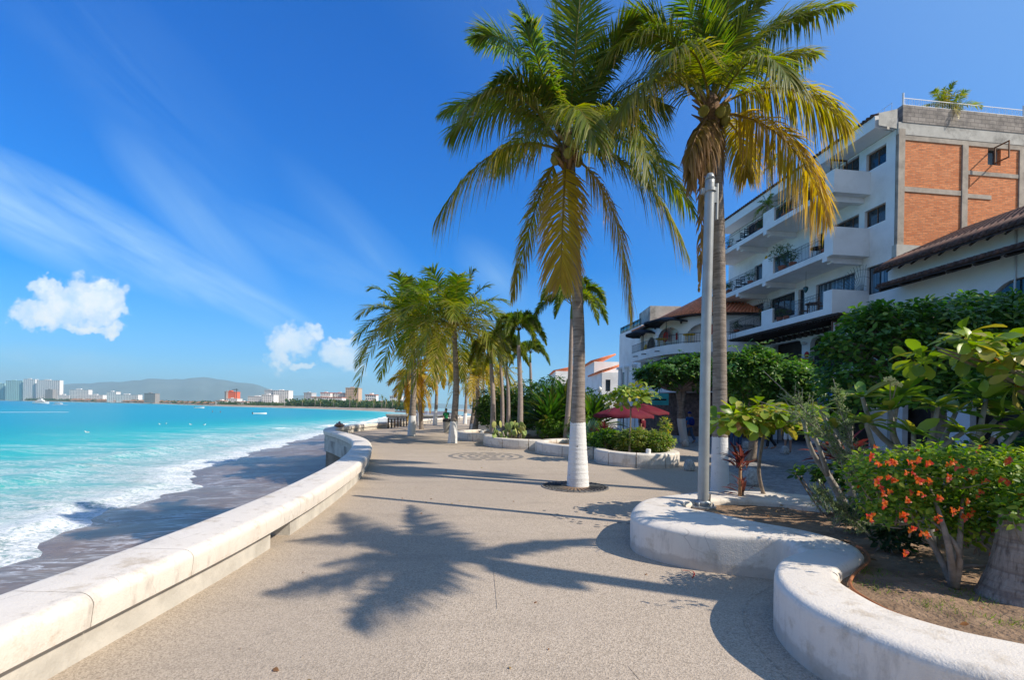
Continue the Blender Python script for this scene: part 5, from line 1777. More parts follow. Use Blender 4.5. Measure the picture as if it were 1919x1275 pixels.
    def railing(s, parent, a, b, z0, h, p, step=.12, r=.008, name='railing', ornate=False, mat='iron', pa=None):
        mb = MB()
        pb = p if pa is None else pa

        def q(t, z):
            return s.pt(a + (b - a) * t, p + (pb - p) * t, z)
        L = math.hypot(b - a, pb - p)
        n = max(2, int(L / step))
        for z in (z0 + .06, z0 + h * .82, z0 + h):
            mb.tube([q(0, z), q(1, z)], r * 1.5, 5)
        for k in range(n + 1):
            mb.tube([q(k / n, z0), q(k / n, z0 + h)], r * (1.6 if k % 8 == 0 else 1), 4)
        if ornate:
            for k in range(0, n, 3):
                c = np.array(q((k + 1.5) / n, z0 + h * .45))
                pts = [c + s.a * (.09 * math.cos(w)) + np.array([0, 0, .12 * math.sin(w)]) for w in np.linspace(0, 2 * PI, 9)]
                mb.tube(pts, r, 4, False)
        return mb.build(name, M[mat], parent, False)


def mat_bricks():
    m, nt = new_mat('orange_brick')
    tc = nt.n('ShaderNodeAttribute', attribute_name='wall_uv').outputs['Vector']
    wz = nt.mapping(tc, loc=(0, 0, 0))
    wp = nt.n('ShaderNodeVectorMath', {0: nt.noise(wz, 1.3, 3, out=1), 3: .03}, operation='SCALE').outputs[0]
    wz = nt.n('ShaderNodeVectorMath', {0: wz, 1: wp}, operation='ADD').outputs[0]
    b = nt.n('ShaderNodeTexBrick', {'Vector': wz, 'Color1': (.66, .2, .07, 1), 'Color2': (.9, .34, .14, 1), 'Mortar': (.44, .26, .16, 1), 'Scale': 1.0, 'Mortar Size': .009, 'Mortar Smooth': .1, 'Bias': 0.0, 'Brick Width': .3, 'Row Height': .083})
    n = nt.noise(wz, 7, 6, .7)
    c = nt.mix(nt.ramp(n, [(.5, 0.0), (.72, .7)]), b.outputs[0], (.36, .2, .13))
    n2 = nt.noise(wz, 0.8, 6, .7)
    c = nt.mix(nt.ramp(n2, [(.5, 0.0), (.75, .5)]), c, (.75, .34, .18))
    n3 = nt.noise(nt.mapping(wz, scale=(3.3, 12, 1)), 1.0, 3, .7)
    c = nt.mix(nt.ramp(n3, [(.55, 0.0), (.68, .45)]), c, (.28, .15, .1))
    h = nt.m('SUBTRACT', nt.m('MULTIPLY', n, .4), b.outputs['Fac'])
    finish(nt, principled(nt, c, .85, h, .8, .02, .2))
    return m


M['brick'] = mat_bricks()
M['block'], nt_ = new_mat('grey_blocks')
_p = nt_.mapping(nt_.n('ShaderNodeAttribute', attribute_name='wall_uv').outputs['Vector'])
_b = nt_.n('ShaderNodeTexBrick', {'Vector': _p, 'Color1': (.3, .27, .24, 1), 'Color2': (.4, .36, .32, 1), 'Mortar': (.2, .18, .17, 1), 'Scale': 1.0, 'Mortar Size': .015, 'Brick Width': .42, 'Row Height': .2})
_c = nt_.mix(nt_.ramp(nt_.noise(_p, 1.5, 8, .7), [(.45, 0.0), (.65, .8)]), _b.outputs[0], (.13, .12, .115))
finish(nt_, principled(nt_, _c, .9, _b.outputs['Fac'], .5, .02, .2))


def wall_uv(o, fr):
    me = o.data
    n = len(me.vertices)
    co = np.zeros(n * 3)
    me.vertices.foreach_get('co', co)
    co = co.reshape(-1, 3) + np.array(o.location) + (np.array(o.parent.location) if o.parent else 0)
    d = co - fr.o
    uv_ = np.stack([d @ fr.a, d[:, 2], np.zeros(n)], -1)
    at = me.attributes.new('wall_uv', 'FLOAT_VECTOR', 'POINT')
    at.data.foreach_set('vector', uv_.ravel())
    return o


M['curtained'], nt_ = new_mat('curtained_glass')
_p = pos(nt_)
_z = nt_.noise(nt_.mapping(_p, scale=(5, 9, .3)), 1.0, 3)
finish(nt_, principled(nt_, nt_.ramp(_z, [(.4, (.03, .05, .07)), (.55, (.12, .17, .22)), (.7, (.3, .35, .4))]), .12, None, spec=.7))
M['tan_concrete'] = mat_rough('tan_concrete', (0.42, 0.37, 0.31), 0.2, 3, 0.85, 0.5, 0.01, (0.2, 0.17, 0.14), 0.6)
ANG = math.atan2(100, 880)
OX, OY = 18.82, 23.2
# facade frame: s runs away from the camera, p points to the sea
FA = Frame(OX, OY, PI / 2 + ANG)
# brick side frame: s runs inland (right), p points to the camera
FB = Frame(OX, OY, ANG)
FB.p = -FB.p

apt = thing('apartment_building', 'five storey white apartment building with balconies and an orange brick end wall', 'building', (OX, OY, 0))
LEN, DEP = 14.35, 13.0
mb = MB()
holes = [(.62, 1.8, 14.68, 15.62), (2.25, 3.5, 13.72, 15.9), (4.6, 6.2, 13.72, 15.8), (7.4, 12.2, 13.72, 15.8),
         (.6, 1.84, 11.7, 12.62), (2.2, 3.9, 10.45, 12.68), (4.4, 5.1, 10.45, 12.6), (7.6, 11.2, 10.45, 12.5),
         (.4, 1.64, 8.1, 9.57), (2.4, 5.2, 7.4, 9.57), (6.15, 6.68, 7.4, 9.66), (7.0, 9.4, 8.15, 9.66), (10.1, 12.9, 7.4, 9.64)]
FA.panel(mb, 0.1, LEN, 6.95, 16.0, holes)
mb.build('facade', M['white'], apt, False)
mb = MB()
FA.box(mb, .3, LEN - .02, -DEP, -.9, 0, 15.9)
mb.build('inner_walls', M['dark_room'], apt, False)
mb = MB()
FA.panel(mb, 0.1, 0.12, 0, 6.9, [], -.3)
FA.box(mb, LEN - .01, LEN + .2, -DEP, 0.0, 0, 16.0)
mb.build('far_wall', M['white'], apt, False)
# roof slab with tiles along its edge
mb = MB()
FA.box(mb, .18, LEN, -.5, 1.08, 16.03, 16.62)
mb.build('roof_slab', M['white'], apt, False)


def tile_row(mb, fr, s0, s1, pL, zL, pH, zH, step=.24, r=.085, C=None):
    n = int((s1 - s0) / step)
    for k in range(n):
        s_ = s0 + (k + .5) * step
        a, b = fr.pt(s_, pL, zL), fr.pt(s_, pH, zH)
        mb.tube([a, b], [r, r * .85], 8)
        a, b = fr.pt(s_ + step / 2, pL - .03 * np.sign(pL - pH), zL - .05), fr.pt(s_ + step / 2, pH, zH - .05)
        mb.tube([a, b], [r, r * .85], 6, squash=.5)


mb = MB()
tile_row(mb, FA, .2, LEN, 1.16, 16.68, .1, 16.98)
mb.build('roof_tiles', M['old_tile'], apt)
mb = MB()
FB.box(mb, .02, DEP, -11.0, -1.2, 16.0, 16.6)
mb.build('roof', M['grey_concrete'], apt, False)
mb = MB()
mb.add([FB.pt(-.04, 0.003, 15.98), FB.pt(-.04, .003, 16.95), FB.pt(-1.05, .003, 16.66), FB.pt(-1.05, .003, 16.06)], [(0, 1, 2, 3)])
mb.add([FB.pt(-.04, -.25, 15.98), FB.pt(-.04, -.25, 16.95), FB.pt(-1.05, -.25, 16.66), FB.pt(-1.05, -.25, 16.06)], [(0, 1, 2, 3)])
mb.build('gable_block', M['stained'], apt, False)

# balcony slabs, parapets, railings
for zt, zb, ztop, s1, nm in ((13.72, 13.4, 14.6, 13.9, 3), (10.45, 10.13, 11.6, 13.9, 2), (7.4, 7.05, 8.32, 13.9, 1)):
    mb = MB()
    FA.box(mb, 1.5, s1, 0.003, 2.1, zb, zt)
    mb.build('balcony_slab', M['white'], apt, False)
    mb = MB()
    FA.box(mb, 1.503, 2.1, 1.95, 2.1, zt, ztop)
    FA.box(mb, 1.503, 1.65, .003, 1.95, zt, ztop)
    mb.build('parapet', M['white'], apt, False)
    mb = MB()
    FA.box(mb, 6.2, 7.25, 1.95, 2.1, zt, ztop)
    mb.build('parapet', M['white'], apt, False)
    FA.railing(apt, 2.1, 6.2, zt, .92, 2.03, .11, ornate=(nm == 1))
    FA.railing(apt, 7.25, 12.6 if nm > 1 else 13.9, zt, .92, 2.03, .11, ornate=(nm == 1))
    FA.railing(apt, 12.6 if nm > 1 else 13.9, 13.8, zt, .92, 2.03, .11, pa=.1)
    if nm > 1:
        for sb in (1.9, 6.9, 9.8):
            mb = MB()
            FA.box(mb, sb, sb + .32, .003, 1.8, zb - .3, zb - .003)
            mb.build('beam', M['white'], apt, False)
            mb = MB()
            FA.box(mb, sb, sb + .32, 1.8, 2.1, zb - .22, zb - .003)
            mb.build('beam', M['white'], apt, False)

# windows and doors
FA.window(apt, .62, 1.8, 14.68, 15.62, fmat='brown_wood')
FA.window(apt, .6, 1.84, 11.7, 12.62, fmat='brown_wood')
FA.window(apt, .4, 1.64, 8.1, 9.57, gmat='curtained')
FA.window(apt, 2.25, 3.5, 13.72, 15.9, fmat='brown_wood', name='door', trans=1)
FA.window(apt, 4.6, 6.2, 13.72, 15.8, fmat='brown_wood', name='door')
FA.window(apt, 7.4, 12.2, 13.72, 15.8, fmat='brown_wood', mull=5, name='door')
FA.window(apt, 2.2, 3.9, 10.45, 12.68, fmat='brown_wood', mull=2, name='door')
FA.window(apt, 4.4, 5.1, 10.45, 12.6, fmat='brown_wood', name='door')
FA.window(apt, 7.6, 11.2, 10.45, 12.5, mull=2, name='door')
FA.window(apt, 2.4, 5.2, 7.4, 9.57, mull=2, name='door', gmat='curtained')
FA.window(apt, 6.15, 6.68, 7.4, 9.66, mull=0, name='door')
FA.window(apt, 7.0, 9.4, 8.15, 9.66, mull=3)
FA.window(apt, 10.1, 12.9, 7.4, 9.64, mull=2, name='door', fmat='iron', gmat='curtained')
# open wooden casement on the top balcony
mb = MB()
for q in ((.0, .06, 14.5, 15.9), (.94, 1.0, 14.5, 15.9), (.06, .94, 15.82, 15.9), (.06, .94, 14.5, 14.58), (.46, .5, 14.58, 15.82)):
    FA.box(mb, 2.85, 2.9, q[0] + .15, q[1] + .15, q[2], q[3])
mb.build('open_casement', M['brown_wood'], apt, False)

# dark timber eave under the lowest balcony and its rafter ends
mb = MB()
FA.box(mb, 1.2, 14.2, .35, 2.02, 6.93, 7.045)
for k in range(60):
    s_ = 1.35 + k * .215
    FA.box(mb, s_, s_ + .08, .32, 1.95, 6.84, 6.929)
mb.build('timber_eave', M['dark_wood'], apt, False)
for k in range(25):
    s_ = 1.9 + k * .49
    mb = MB()
    FA.box(mb, s_, s_ + .14, .003, .55, 6.55, 6.78)
    mb.build('rafter_end', M['dark_wood'], apt, False)
# restaurant floor behind arches
mb = MB()
FA.arch_wall(mb, .1, LEN, 4.3, 6.95, [(1.2, 5.6, 4.3, 6.45, .45), (6.3, 9.45, 4.3, 6.47, .45), (10.2, 13.2, 4.3, 6.55, .45)], 0.0)
mb.build('arcade', M['white'], apt, False)
mb = MB()
FA.box(mb, .1, LEN, -1.5, 1.5, 3.95, 4.3)
mb.build('terrace_slab', M['white'], apt, False)
FA.railing(apt, .2, 14, 4.3, .9, 1.44, .12, ornate=True)
mb = MB()
FA.arch_wall(mb, .1, LEN, 0, 3.95, [(1.4, 4.4, 0, 2.9, .2), (5.6, 8.4, 0, 2.9, .2), (9.6, 12.6, 0, 2.9, .2)], -.05)
mb.build('shop_front', M['white'], apt, False)
for s_, dd in ((5.95, 4.9), (9.8, 4.9)):
    mb = MB()
    c = FA.pt(s_, .16, 6.18)
    mb.lathe([(.001, -.12), (.12, -.08), (.17, 0), (.12, .05), (.001, .05)], c, 14)
    mb.build('wall_lamp', M['lamp_glass'], apt)
mb = MB()
c = FA.pt(5.85, .02, 5.45)
mb.add([c + .2 * (FA.a * math.cos(w)) + np.array([0, 0, .2 * math.sin(w)]) for w in np.linspace(0, 2 * PI, 16, endpoint=False)] + [c + FA.p * .03], T=[(k, (k + 1) % 16, 16) for k in range(16)])
mb.build('wall_plate', M['red_paint'], apt)
mb = MB()
c = FA.pt(9.9, .02, 12.7)
mb.add([c + .17 * (FA.a * math.cos(w)) + np.array([0, 0, .17 * math.sin(w)]) for w in np.linspace(0, 2 * PI, 16, endpoint=False)] + [c + FA.p * .04], T=[(k, (k + 1) % 16, 16) for k in range(16)])
mb.build('wall_plate', M['yellow_cloth'], apt)

# fan shaped iron window grilles
for s_, zc in ((1.75, 8.15), (9.55, 8.2)):
    mb = MB()
    for k in range(15):
        a = math.radians(5 + 12 * k * .62)
        d = FA.a * math.cos(a) * 1.0 + np.array([0, 0, math.sin(a)])
        c = FA.pt(s_, .12, zc)
        L_ = 1.55
        e = c + (FA.a * (1 if s_ < 5 else -1) * math.cos(a) + np.array([0, 0, math.sin(a)])) * L_ + FA.p * .3
        mb.tube([c, e], .011, 4)
    for rr in (.5, .95, 1.3):
        mb.tube([FA.pt(s_, .12, zc) + (FA.a * (1 if s_ < 5 else -1) * math.cos(w) + np.array([0, 0, math.sin(w)])) * rr + FA.p * .2 * rr for w in np.linspace(.1, 2.3, 14)], .008, 4)
    mb.build('fan_grille', M['iron'], apt, False)

# brick end wall with its concrete skeleton
hole = (5.1, 5.85, 14.6, 15.5)
mb = MB()
FB.panel(mb, .02, DEP, 9.2, 15.95, [hole], -.02, .3)
wall_uv(mb.build('brick_wall', M['brick'], apt, False), FB)
mb = MB()
FB.box(mb, .02, DEP, -.32, -.03, 0, 9.9)
mb.build('end_wall', M['stained'], apt, False)
for a, b, c, d in ((0.03, .38, 10.25, 15.98), (3.6, 3.92, 9.2, 15.45), (6.88, 7.18, 9.2, 15.45), (10.3, 10.6, 9.2, 15.45)):
    mb = MB()
    FB.box(mb, a, b, -.2, .045, c, d)
    mb.build('column', M['tan_concrete'], apt, False)
for a, b, c, d in ((.385, 3.595, 12.9, 13.14), (3.925, 5.3, 12.82, 13.03), (3.925, 6.875, 14.0, 14.2), (.385, 12.9, 15.455, 15.7), (7.185, 12.9, 12.9, 13.12)):
    mb = MB()
    FB.box(mb, a, b, -.2, .02, c, d)
    mb.build('beam', M['tan_concrete'], apt, False)
mb = MB()
FB.box(mb, -.02, 2.5, -.2, .06, 9.2, 10.24)
mb.build('base_band', M['stained'], apt, False)
mb = MB()
FB.box(mb, .0, DEP, -.2, .035, 15.703, 16.3)
mb.build('cement_band', M['stained'], apt, False)
mb = MB()
FB.box(mb, .2, DEP, -.25, .06, 16.302, 17.15)
wall_uv(mb.build('roof_parapet', M['block'], apt, False), FB)
w = FB.window(apt, *hole, depth=.2, fmat='grey_concrete', mull=0)
mb = MB()
for q in ((0, .05, 14.62, 15.48), (.62, .67, 14.62, 15.48), (.05, .62, 15.42, 15.48), (.05, .62, 14.62, 14.68)):
    V0 = [FB.pt(5.4, q[0] + .02, q[2]), FB.pt(5.44, q[0] + .02, q[2]), FB.pt(5.44, q[1] + .02, q[2]), FB.pt(5.4, q[1] + .02, q[2])]
    V1 = [v + np.array([0, 0, q[3] - q[2]]) for v in V0]
    mb.add(V0 + V1, [(0, 3, 2, 1), (4, 5, 6, 7), (0, 1, 5, 4), (1, 2, 6, 5), (2, 3, 7, 6), (3, 0, 4, 7)])
mb.build('open_casement', M['brown_wood'], apt, False)
mb = MB()
FB.box(mb, .2, DEP, -.02, .03, 17.153, 17.19)
FB.box(mb, .2, DEP, -.005, .015, 17.5, 17.53)
for k in range(100):
    s_ = .25 + k * .126
    mb.tube([FB.pt(s_, .005, 17.19), FB.pt(s_, .005, 17.5)], .007, 4)
    if k % 3 == 1:
        c = FB.pt(s_, .005, 17.35)
        mb.tube([c + FB.a * .07 * math.cos(w) + np.array([0, 0, .09 * math.sin(w)]) for w in np.linspace(0, 2 * PI, 9)], .005, 4, False)
for s_ in (.25, 7.1):
    mb.tube([FB.pt(s_, .005, 17.15), FB.pt(s_, .005, 17.75)], .045, 8)
for k in range(30):
    s_ = -1.0 - 0
    a_ = FA.pt(.25 + k * .4, .1, 17.0)
    if k < 8:
        mb.tube([a_, a_ + np.array([0, 0, .42])], .012, 4)
mb.tube([FA.pt(.25, .1, 17.4), FA.pt(3.1, .1, 17.4)], .012, 4)
mb.build('roof_railing', M['white_clean'], apt, False)

# ---- things on the balconies
def pot_plant(label, c, r, h, seed, big=1.0, cols=((.03, .07, .02), G_MID, G_BRIGHT), name='potted_plant'):
    t = thing(name, label, 'potted plant', tuple(c), 'potted plants on the balconies')
    MB().lathe([(.001, 0), (r * .65, 0), (r, h), (r * .9, h), (.001, h * .9)], c, 14).build('pot', M['terracotta'], t, sharp=40)
    rng = np.random.default_rng(seed)
    L_ = [(c[0], c[1], c[2] + h + .35 * big, .38 * big, .38 * big, .36 * big)]
    S = shell_points(L_, int(70 * big), rng, .2)
    mb = MB()
    rosettes(mb, S[:, :3], S[:, 3:], 4, .11 * big ** .5, TPL_LANCE, cols, (2, 3, 1), rng=rng, wscale=1.3)
    mb.build('leaves', M['leaf'], t)
    return t


def FAp(s_, p, z):
    return FA.pt(s_, p, z)


pot_plant('large feathery potted tree spilling over the third floor balcony railing', FAp(5.9, 1.7, 10.45), .25, .4, 1, 2.0, ((.08, .12, .05), (.12, .16, .07), G_MID))
pot_plant('bushy plant under the feathery one behind the third floor railing', FAp(5.0, 1.7, 10.45), .22, .35, 2, 1.1)
pot_plant('potted plant near the door at the right end of the third floor balcony', FAp(2.6, 1.6, 10.45), .2, .35, 3, 1.0)
pot_plant('red flowered plant on the top balcony right of the pier', FAp(5.2, 1.7, 13.72), .2, .3, 4, .9, ((.4, .02, .04), G_MID, (.03, .07, .02)))
pot_plant('leafy plant on the top balcony beside the red flowered one', FAp(5.8, 1.7, 13.72), .2, .3, 5, 1.0)
pot_plant('wide trailing plant on the second floor balcony by the fan grille', FAp(8.2, 1.0, 7.4), .3, .5, 6, 1.5, ((.05, .09, .03), (.08, .12, .05), G_MID))
pot_plant('small plant on the second floor balcony floor by the railing', FAp(5.4, 1.75, 7.4), .18, .28, 7, .7)
pot_plant('spiky plant at the left end of the second floor terrace railing', FAp(11.5, 1.75, 10.45), .2, .35, 8, .9)
pot_plant('dark plant at the far left end of the third floor balcony', FAp(12.2, 1.6, 10.45), .2, .3, 9, 1.1)
pot_plant('potted plant on the top floor far left balcony', FAp(8.2, 1.6, 13.72), .2, .3, 10, .8)
for k_, (s__, p__, z__, lb_, b_) in enumerate([(3.3, 1.75, 13.72, 'small leafy plant at the right end of the top balcony railing', .9), (10.6, 1.7, 7.4, 'leafy plant on the second floor balcony left of the pier', 1.0), (12.0, 1.7, 7.4, 'dark plant at the far left of the second floor balcony', .8),
                                             (9.0, 1.75, 10.45, 'fern like plant on the third floor balcony just left of the pier', 1.0), (6.0, 1.75, 7.4, 'green plant against the pier on the second floor balcony', .8), (11.6, 1.7, 13.72, 'plant on the top balcony between the dark chairs and its far end', .8)]):
    pot_plant(lb_, FAp(s__, p__, z__), .2, .32, 40 + k_, b_)
# terrace palms
for k, (s_, p_, z_, h_, lb) in enumerate([(7.55, 1.6, 13.72, 1.55, 'dark dwarf palm on the top floor balcony pier'), (8.5, .6, 16.7, 1.7, 'olive dwarf palm growing on the roof edge of the apartment building')]):
    c = FAp(s_, p_, z_)
    t = thing('balcony_palm', lb, 'palm tree', tuple(c), 'dwarf palms on the apartment building')
    MB().tube([c, c + np.array([0, 0, h_])], [.06, .045], 8).build('trunk', M['smooth_trunk'], t)
    mb = MB()
    auto_crown(t, c + np.array([0, 0, h_]), 12, 1.05, 300 + k, .28, (.1, .8) if k else (0, .3), thick=.012, nl=22, w=.035, segs=2, mb_all=mb)
    mb.build('crown', M['frond'], t)
c = FB.pt(3.3, -.75, 16.6)
t = thing('roof_palm', 'small leafy palm on the roof terrace behind the white railing', 'palm tree', tuple(c))
MB().tube([c, c + np.array([0, 0, 1.3])], [.07, .05], 8).build('trunk', M['smooth_trunk'], t)
mb = MB()
auto_crown(t, c + np.array([0, 0, 1.35]), 16, 1.3, 310, .35, (.1, .7), thick=.014, nl=24, w=.045, segs=2, mb_all=mb)
auto_crown(t, c + np.array([.6, 0, 1.1]), 10, 1.1, 311, .35, (.1, .5), thick=.014, nl=24, w=.045, segs=2, mb_all=mb)
mb.build('crown', M['frond'], t)


def table_at(label, c, r=.4, h=.74, mat='brown_wood', cloth=None, group='tables on the terraces'):
    t = thing('table', label, 'table', tuple(c), group)
    MB().lathe([(.001, h - .04), (r, h - .04), (r, h), (.001, h)], c, 16).build('top', M[mat], t, sharp=40)
    for q in range(4):
        a = PI / 4 + q * PI / 2
        MB().tube([c + np.array([r * .7 * math.cos(a), r * .7 * math.sin(a), 0]), c + np.array([r * .6 * math.cos(a), r * .6 * math.sin(a), h - .04])], .02, 6).build('leg', M[mat], t)
    if cloth:
        n = 32
        rows = []
        for z, rr, am in ((h + .006, .01, 0), (h + .006, r * 1.02, 0), (h - .2, r * 1.06, .03), (h - .42, r * 1.1, .06)):
            rows.append([c + np.array([(rr + am * math.sin(7 * a)) * math.cos(a), (rr + am * math.sin(7 * a)) * math.sin(a), z]) for a in np.linspace(0, 2 * PI, n, endpoint=False)])
        cl = MB().grid(np.array(rows), wrap=True).build('tablecloth', M[cloth], None, loc=tuple(c))
        tag(cl, 'yellow tablecloth draped over the table on the first floor restaurant terrace', 'tablecloth')
    return t


def chair_at(label, c, rz, mat='brown_wood', group='chairs on the terraces'):
    t = thing('chair', label, 'chair', tuple(c), group)
    ca, sa = math.cos(rz), math.sin(rz)

    def q(x, y, z):
        return c + np.array([x * ca - y * sa, x * sa + y * ca, z])
    MB().add([q(x, y, z) for z in (.43, .46) for x, y in ((-.2, -.2), (.2, -.2), (.2, .2), (-.2, .2))], [(0, 3, 2, 1), (4, 5, 6, 7), (0, 1, 5, 4), (1, 2, 6, 5), (2, 3, 7, 6), (3, 0, 4, 7)]).build('seat', M[mat], t, False)
    mb = MB()
    for z in (.6, .72, .86):
        mb.add([q(x, y, z + dz) for dz in (0, .07) for x, y in ((-.2, .19), (.2, .19), (.2, .22), (-.2, .22))], [(0, 3, 2, 1), (4, 5, 6, 7), (0, 1, 5, 4), (1, 2, 6, 5), (2, 3, 7, 6), (3, 0, 4, 7)])
    mb.build('backrest', M[mat], t, False)
    for x, y, h in ((-.19, -.19, .43), (.19, -.19, .43), (-.19, .205, .95), (.19, .205, .95)):
        MB().tube([q(x, y, 0), q(x, y, h)], .016, 6).build('leg', M[mat], t)
    return t


table_at('wooden table on the second floor balcony above the timber eave', FAp(3.9, 1.2, 7.4), .42)
chair_at('wooden chair beside the table on the second floor balcony', FAp(3.2, 1.2, 7.4), 1.2)
chair_at('wooden chair on the left of the second floor balcony table', FAp(4.6, 1.2, 7.4), -1.8)
table_at('round restaurant table under a yellow cloth on the first floor terrace', FAp(4.9, .9, 4.3), .45, cloth='yellow_cloth')
chair_at('bright green chair beside the yellow clothed table', FAp(4.05, .95, 4.3), 1.4, 'green_paint')
chair_at('second green chair farther right on the first floor terrace', FAp(3.3, .8, 4.3), -1.2, 'green_paint')
table_at('dark restaurant table at the right end of the first floor terrace', FAp(2.6, .9, 4.3), .42)
for k, s_ in enumerate((8.3, 9.1, 9.9, 10.8)):
    chair_at(['dark chair with red cushion on the top balcony, nearest the pier', 'second dark chair from the pier on the top balcony', 'third dark chair from the pier on the top balcony', 'dark chair farthest left on the top balcony'][k], FAp(s_, 1.4, 13.72), .5 + k, 'black_cloth')
for k, s_ in enumerate((10.2, 11.0)):
    chair_at(['dark iron chair on the third floor balcony left of the pier', 'dark iron chair farthest left on the third floor balcony'][k], FAp(s_, 1.4, 10.45), 2 + k, 'iron')
table_at('dark low table between the chairs on the third floor balcony', FAp(3.5, 1.3, 10.45), .4, mat='black_cloth')
# hanging lantern under the middle balcony
c = FAp(4.4, 1.3, 9.2)
t = thing('hanging_lantern', 'glass and iron lantern hanging under the third floor balcony', 'lantern', tuple(c))
MB().tube([c, FAp(4.4, 1.3, 10.12)], .008, 5).build('chain', M['iron'], t)
MB().lathe([(.001, -.36), (.03, -.33), (.12, -.18), (.13, -.05), (.05, .02), (.001, .06)], c, 10).build('glass', M['teal_glass'], t)
MB().lathe([(.14, -.06), (.14, -.03), (.06, .03), (.06, 0)], c, 10).build('cap', M['iron'], t)

# hanging shop sign with the curled emblem
sg = thing('hanging_sign', 'white hanging restaurant sign with a red curled emblem under the timber eave', 'sign', tuple(FAp(1.6, 1.3, 6.35)))
SG = Frame(*FAp(1.9, 1.75, 0)[:2], ANG)
SG.p = -SG.p
mb = MB()
SG.box(mb, .06, 1.54, -.02, .02, 6.03, 6.67)
mb.build('board', M['white_clean'], sg, False)
mb = MB()
for q in ((0, .06, 5.97, 6.73), (1.54, 1.6, 5.97, 6.73), (.06, 1.54, 5.97, 6.03), (.06, 1.54, 6.67, 6.73)):
    SG.box(mb, q[0], q[1], -.035, .035, q[2], q[3])
mb.build('frame', M['brown_wood'], sg, False)
mb = MB()
sp__ = [(.34, 6.52), (.24, 6.56), (.2, 6.46), (.25, 6.38), (.31, 6.3), (.28, 6.18), (.18, 6.12), (.15, 6.18)]
mb.tube(catmull([SG.pt(x, .028, z) for x, z in sp__], 30), np.concatenate([np.linspace(.008, .03, 15), np.linspace(.03, .006, 15)]), 6, squash=1)
mb.tube(catmull([SG.pt(x, .028, z) for x, z in [(.2, 6.5), (.3, 6.46), (.33, 6.4)]], 8), .01, 5)
mb.build('emblem', M['red_paint'], sg)
mb = MB()
mb.tube([SG.pt(.3, 0, 6.73), SG.pt(.3, 0, 6.84)], .008, 5).tube([SG.pt(1.3, 0, 6.73), SG.pt(1.3, 0, 6.84)], .008, 5)
mb.build('hangers', M['iron'], sg)

# ---------------------------------------------------------------- tile roofed house at the right
th = thing('tile_roofed_house', 'white house with two weathered tile eaves on dark rafters at the right', 'building', tuple(FA.pt(-3, 0, 0)))
mb = MB()
FA.arch_wall(mb, -13.9, .02, 4.2, 9.15, [(-12.8, -10.6, 4.2, 7.1, 1.0), (-9.6, -7.4, 4.2, 7.1, 1.0), (-6.4, -4.2, 4.2, 7.15, 1.0), (-3.3, -1.3, 4.2, 7.0, .9)], .1, .25)
mb.build('upper_wall', M['white'], th, False)
mb = MB()
FA.arch_wall(mb, -13.9, .02, 0, 4.2, [(-12.8, -10.2, 0, 2.9, .1), (-9.2, -6.8, 0, 2.9, .1), (-5.8, -3.6, 0, 2.9, .1), (-2.6, -.6, 0, 2.9, .1)], .1, .3)
mb.build('lower_wall', M['white'], th, False)
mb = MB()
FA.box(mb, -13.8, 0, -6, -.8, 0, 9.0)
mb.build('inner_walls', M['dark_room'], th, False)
for k, (a, b) in enumerate(((-12.8, -10.6), (-9.6, -7.4), (-6.4, -4.2), (-3.3, -1.3))):
    mb = MB()
    c = (a + b) / 2
    n = 12
    pts = [FA.pt(a, .0, 4.2), FA.pt(b, .0, 4.2)] + [FA.pt(c + 1.0 * math.cos(q), .0, 6.1 + 1.0 * math.sin(q)) for q in np.linspace(0, PI, n)]
    ctr_ = sum(pts) / len(pts)
    mb.add(pts + [ctr_], T=[(i, (i + 1) % len(pts), len(pts)) for i in range(len(pts))])
    mb.build('arch_window', M['glass'], th, False)
for zl, zh, pl, ph, s0, nm in ((8.86, 9.45, 1.0, .05, -13.8, 'u'), (7.92, 8.25, 1.35, .12, -13.8, 'l')):
    mb = MB()
    tile_row(mb, FA, s0, .35 if nm == 'u' else -.25, pl, zl + .1, ph, zh + .1, .25, .095)
    mb.build('eave_tiles', M['old_tile'], th)
    mb = MB()
    V = [FA.pt(s0, pl - .06, zl), FA.pt(.3 if nm == 'u' else -.3, pl - .06, zl), FA.pt(.3 if nm == 'u' else -.3, ph, zh), FA.pt(s0, ph, zh)]
    V += [v - np.array([0, 0, .06]) for v in V]
    mb.add(V, [(0, 1, 2, 3), (7, 6, 5, 4), (0, 4, 5, 1), (2, 6, 7, 3), (1, 5, 6, 2), (3, 7, 4, 0)])
    mb.build('eave_boards', M['dark_wood'], th, False)
    for k in range(22 if nm == 'u' else 13):
        s_ = -.4 - k * (.62 if nm == 'u' else 1.05)
        q0, q1 = FA.pt(s_, ph + .02, zh - .12), FA.pt(s_, pl - .12, zl - .12)
        MB().tube([q0, q1], .075 if nm == 'l' else .045, 4).build('rafter', M['dark_wood'], th, False)
mb = MB()
n_ = 50
for row in range(9):
    tile_row(mb, FA, -13.8, .3, .1 - row * .42, 9.5 + row * .19, -.36 - row * .42, 9.5 + (row + 1) * .19 + .02, .25, .095)
mb.build('roof_tiles', M['old_tile'], th)
mb = MB()
FA.box(mb, -13.8, -.02, -3.9, -.1, 8.9, 9.3)
mb.build('roof_deck', M['dark_wood'], th, False)
mb = MB()
mb.tube([FA.pt(-5.15, .14, 4.2), FA.pt(-5.15, .14, 9.0)], .035, 8)
mb.build('drain_pipe', M['white_clean'], th)

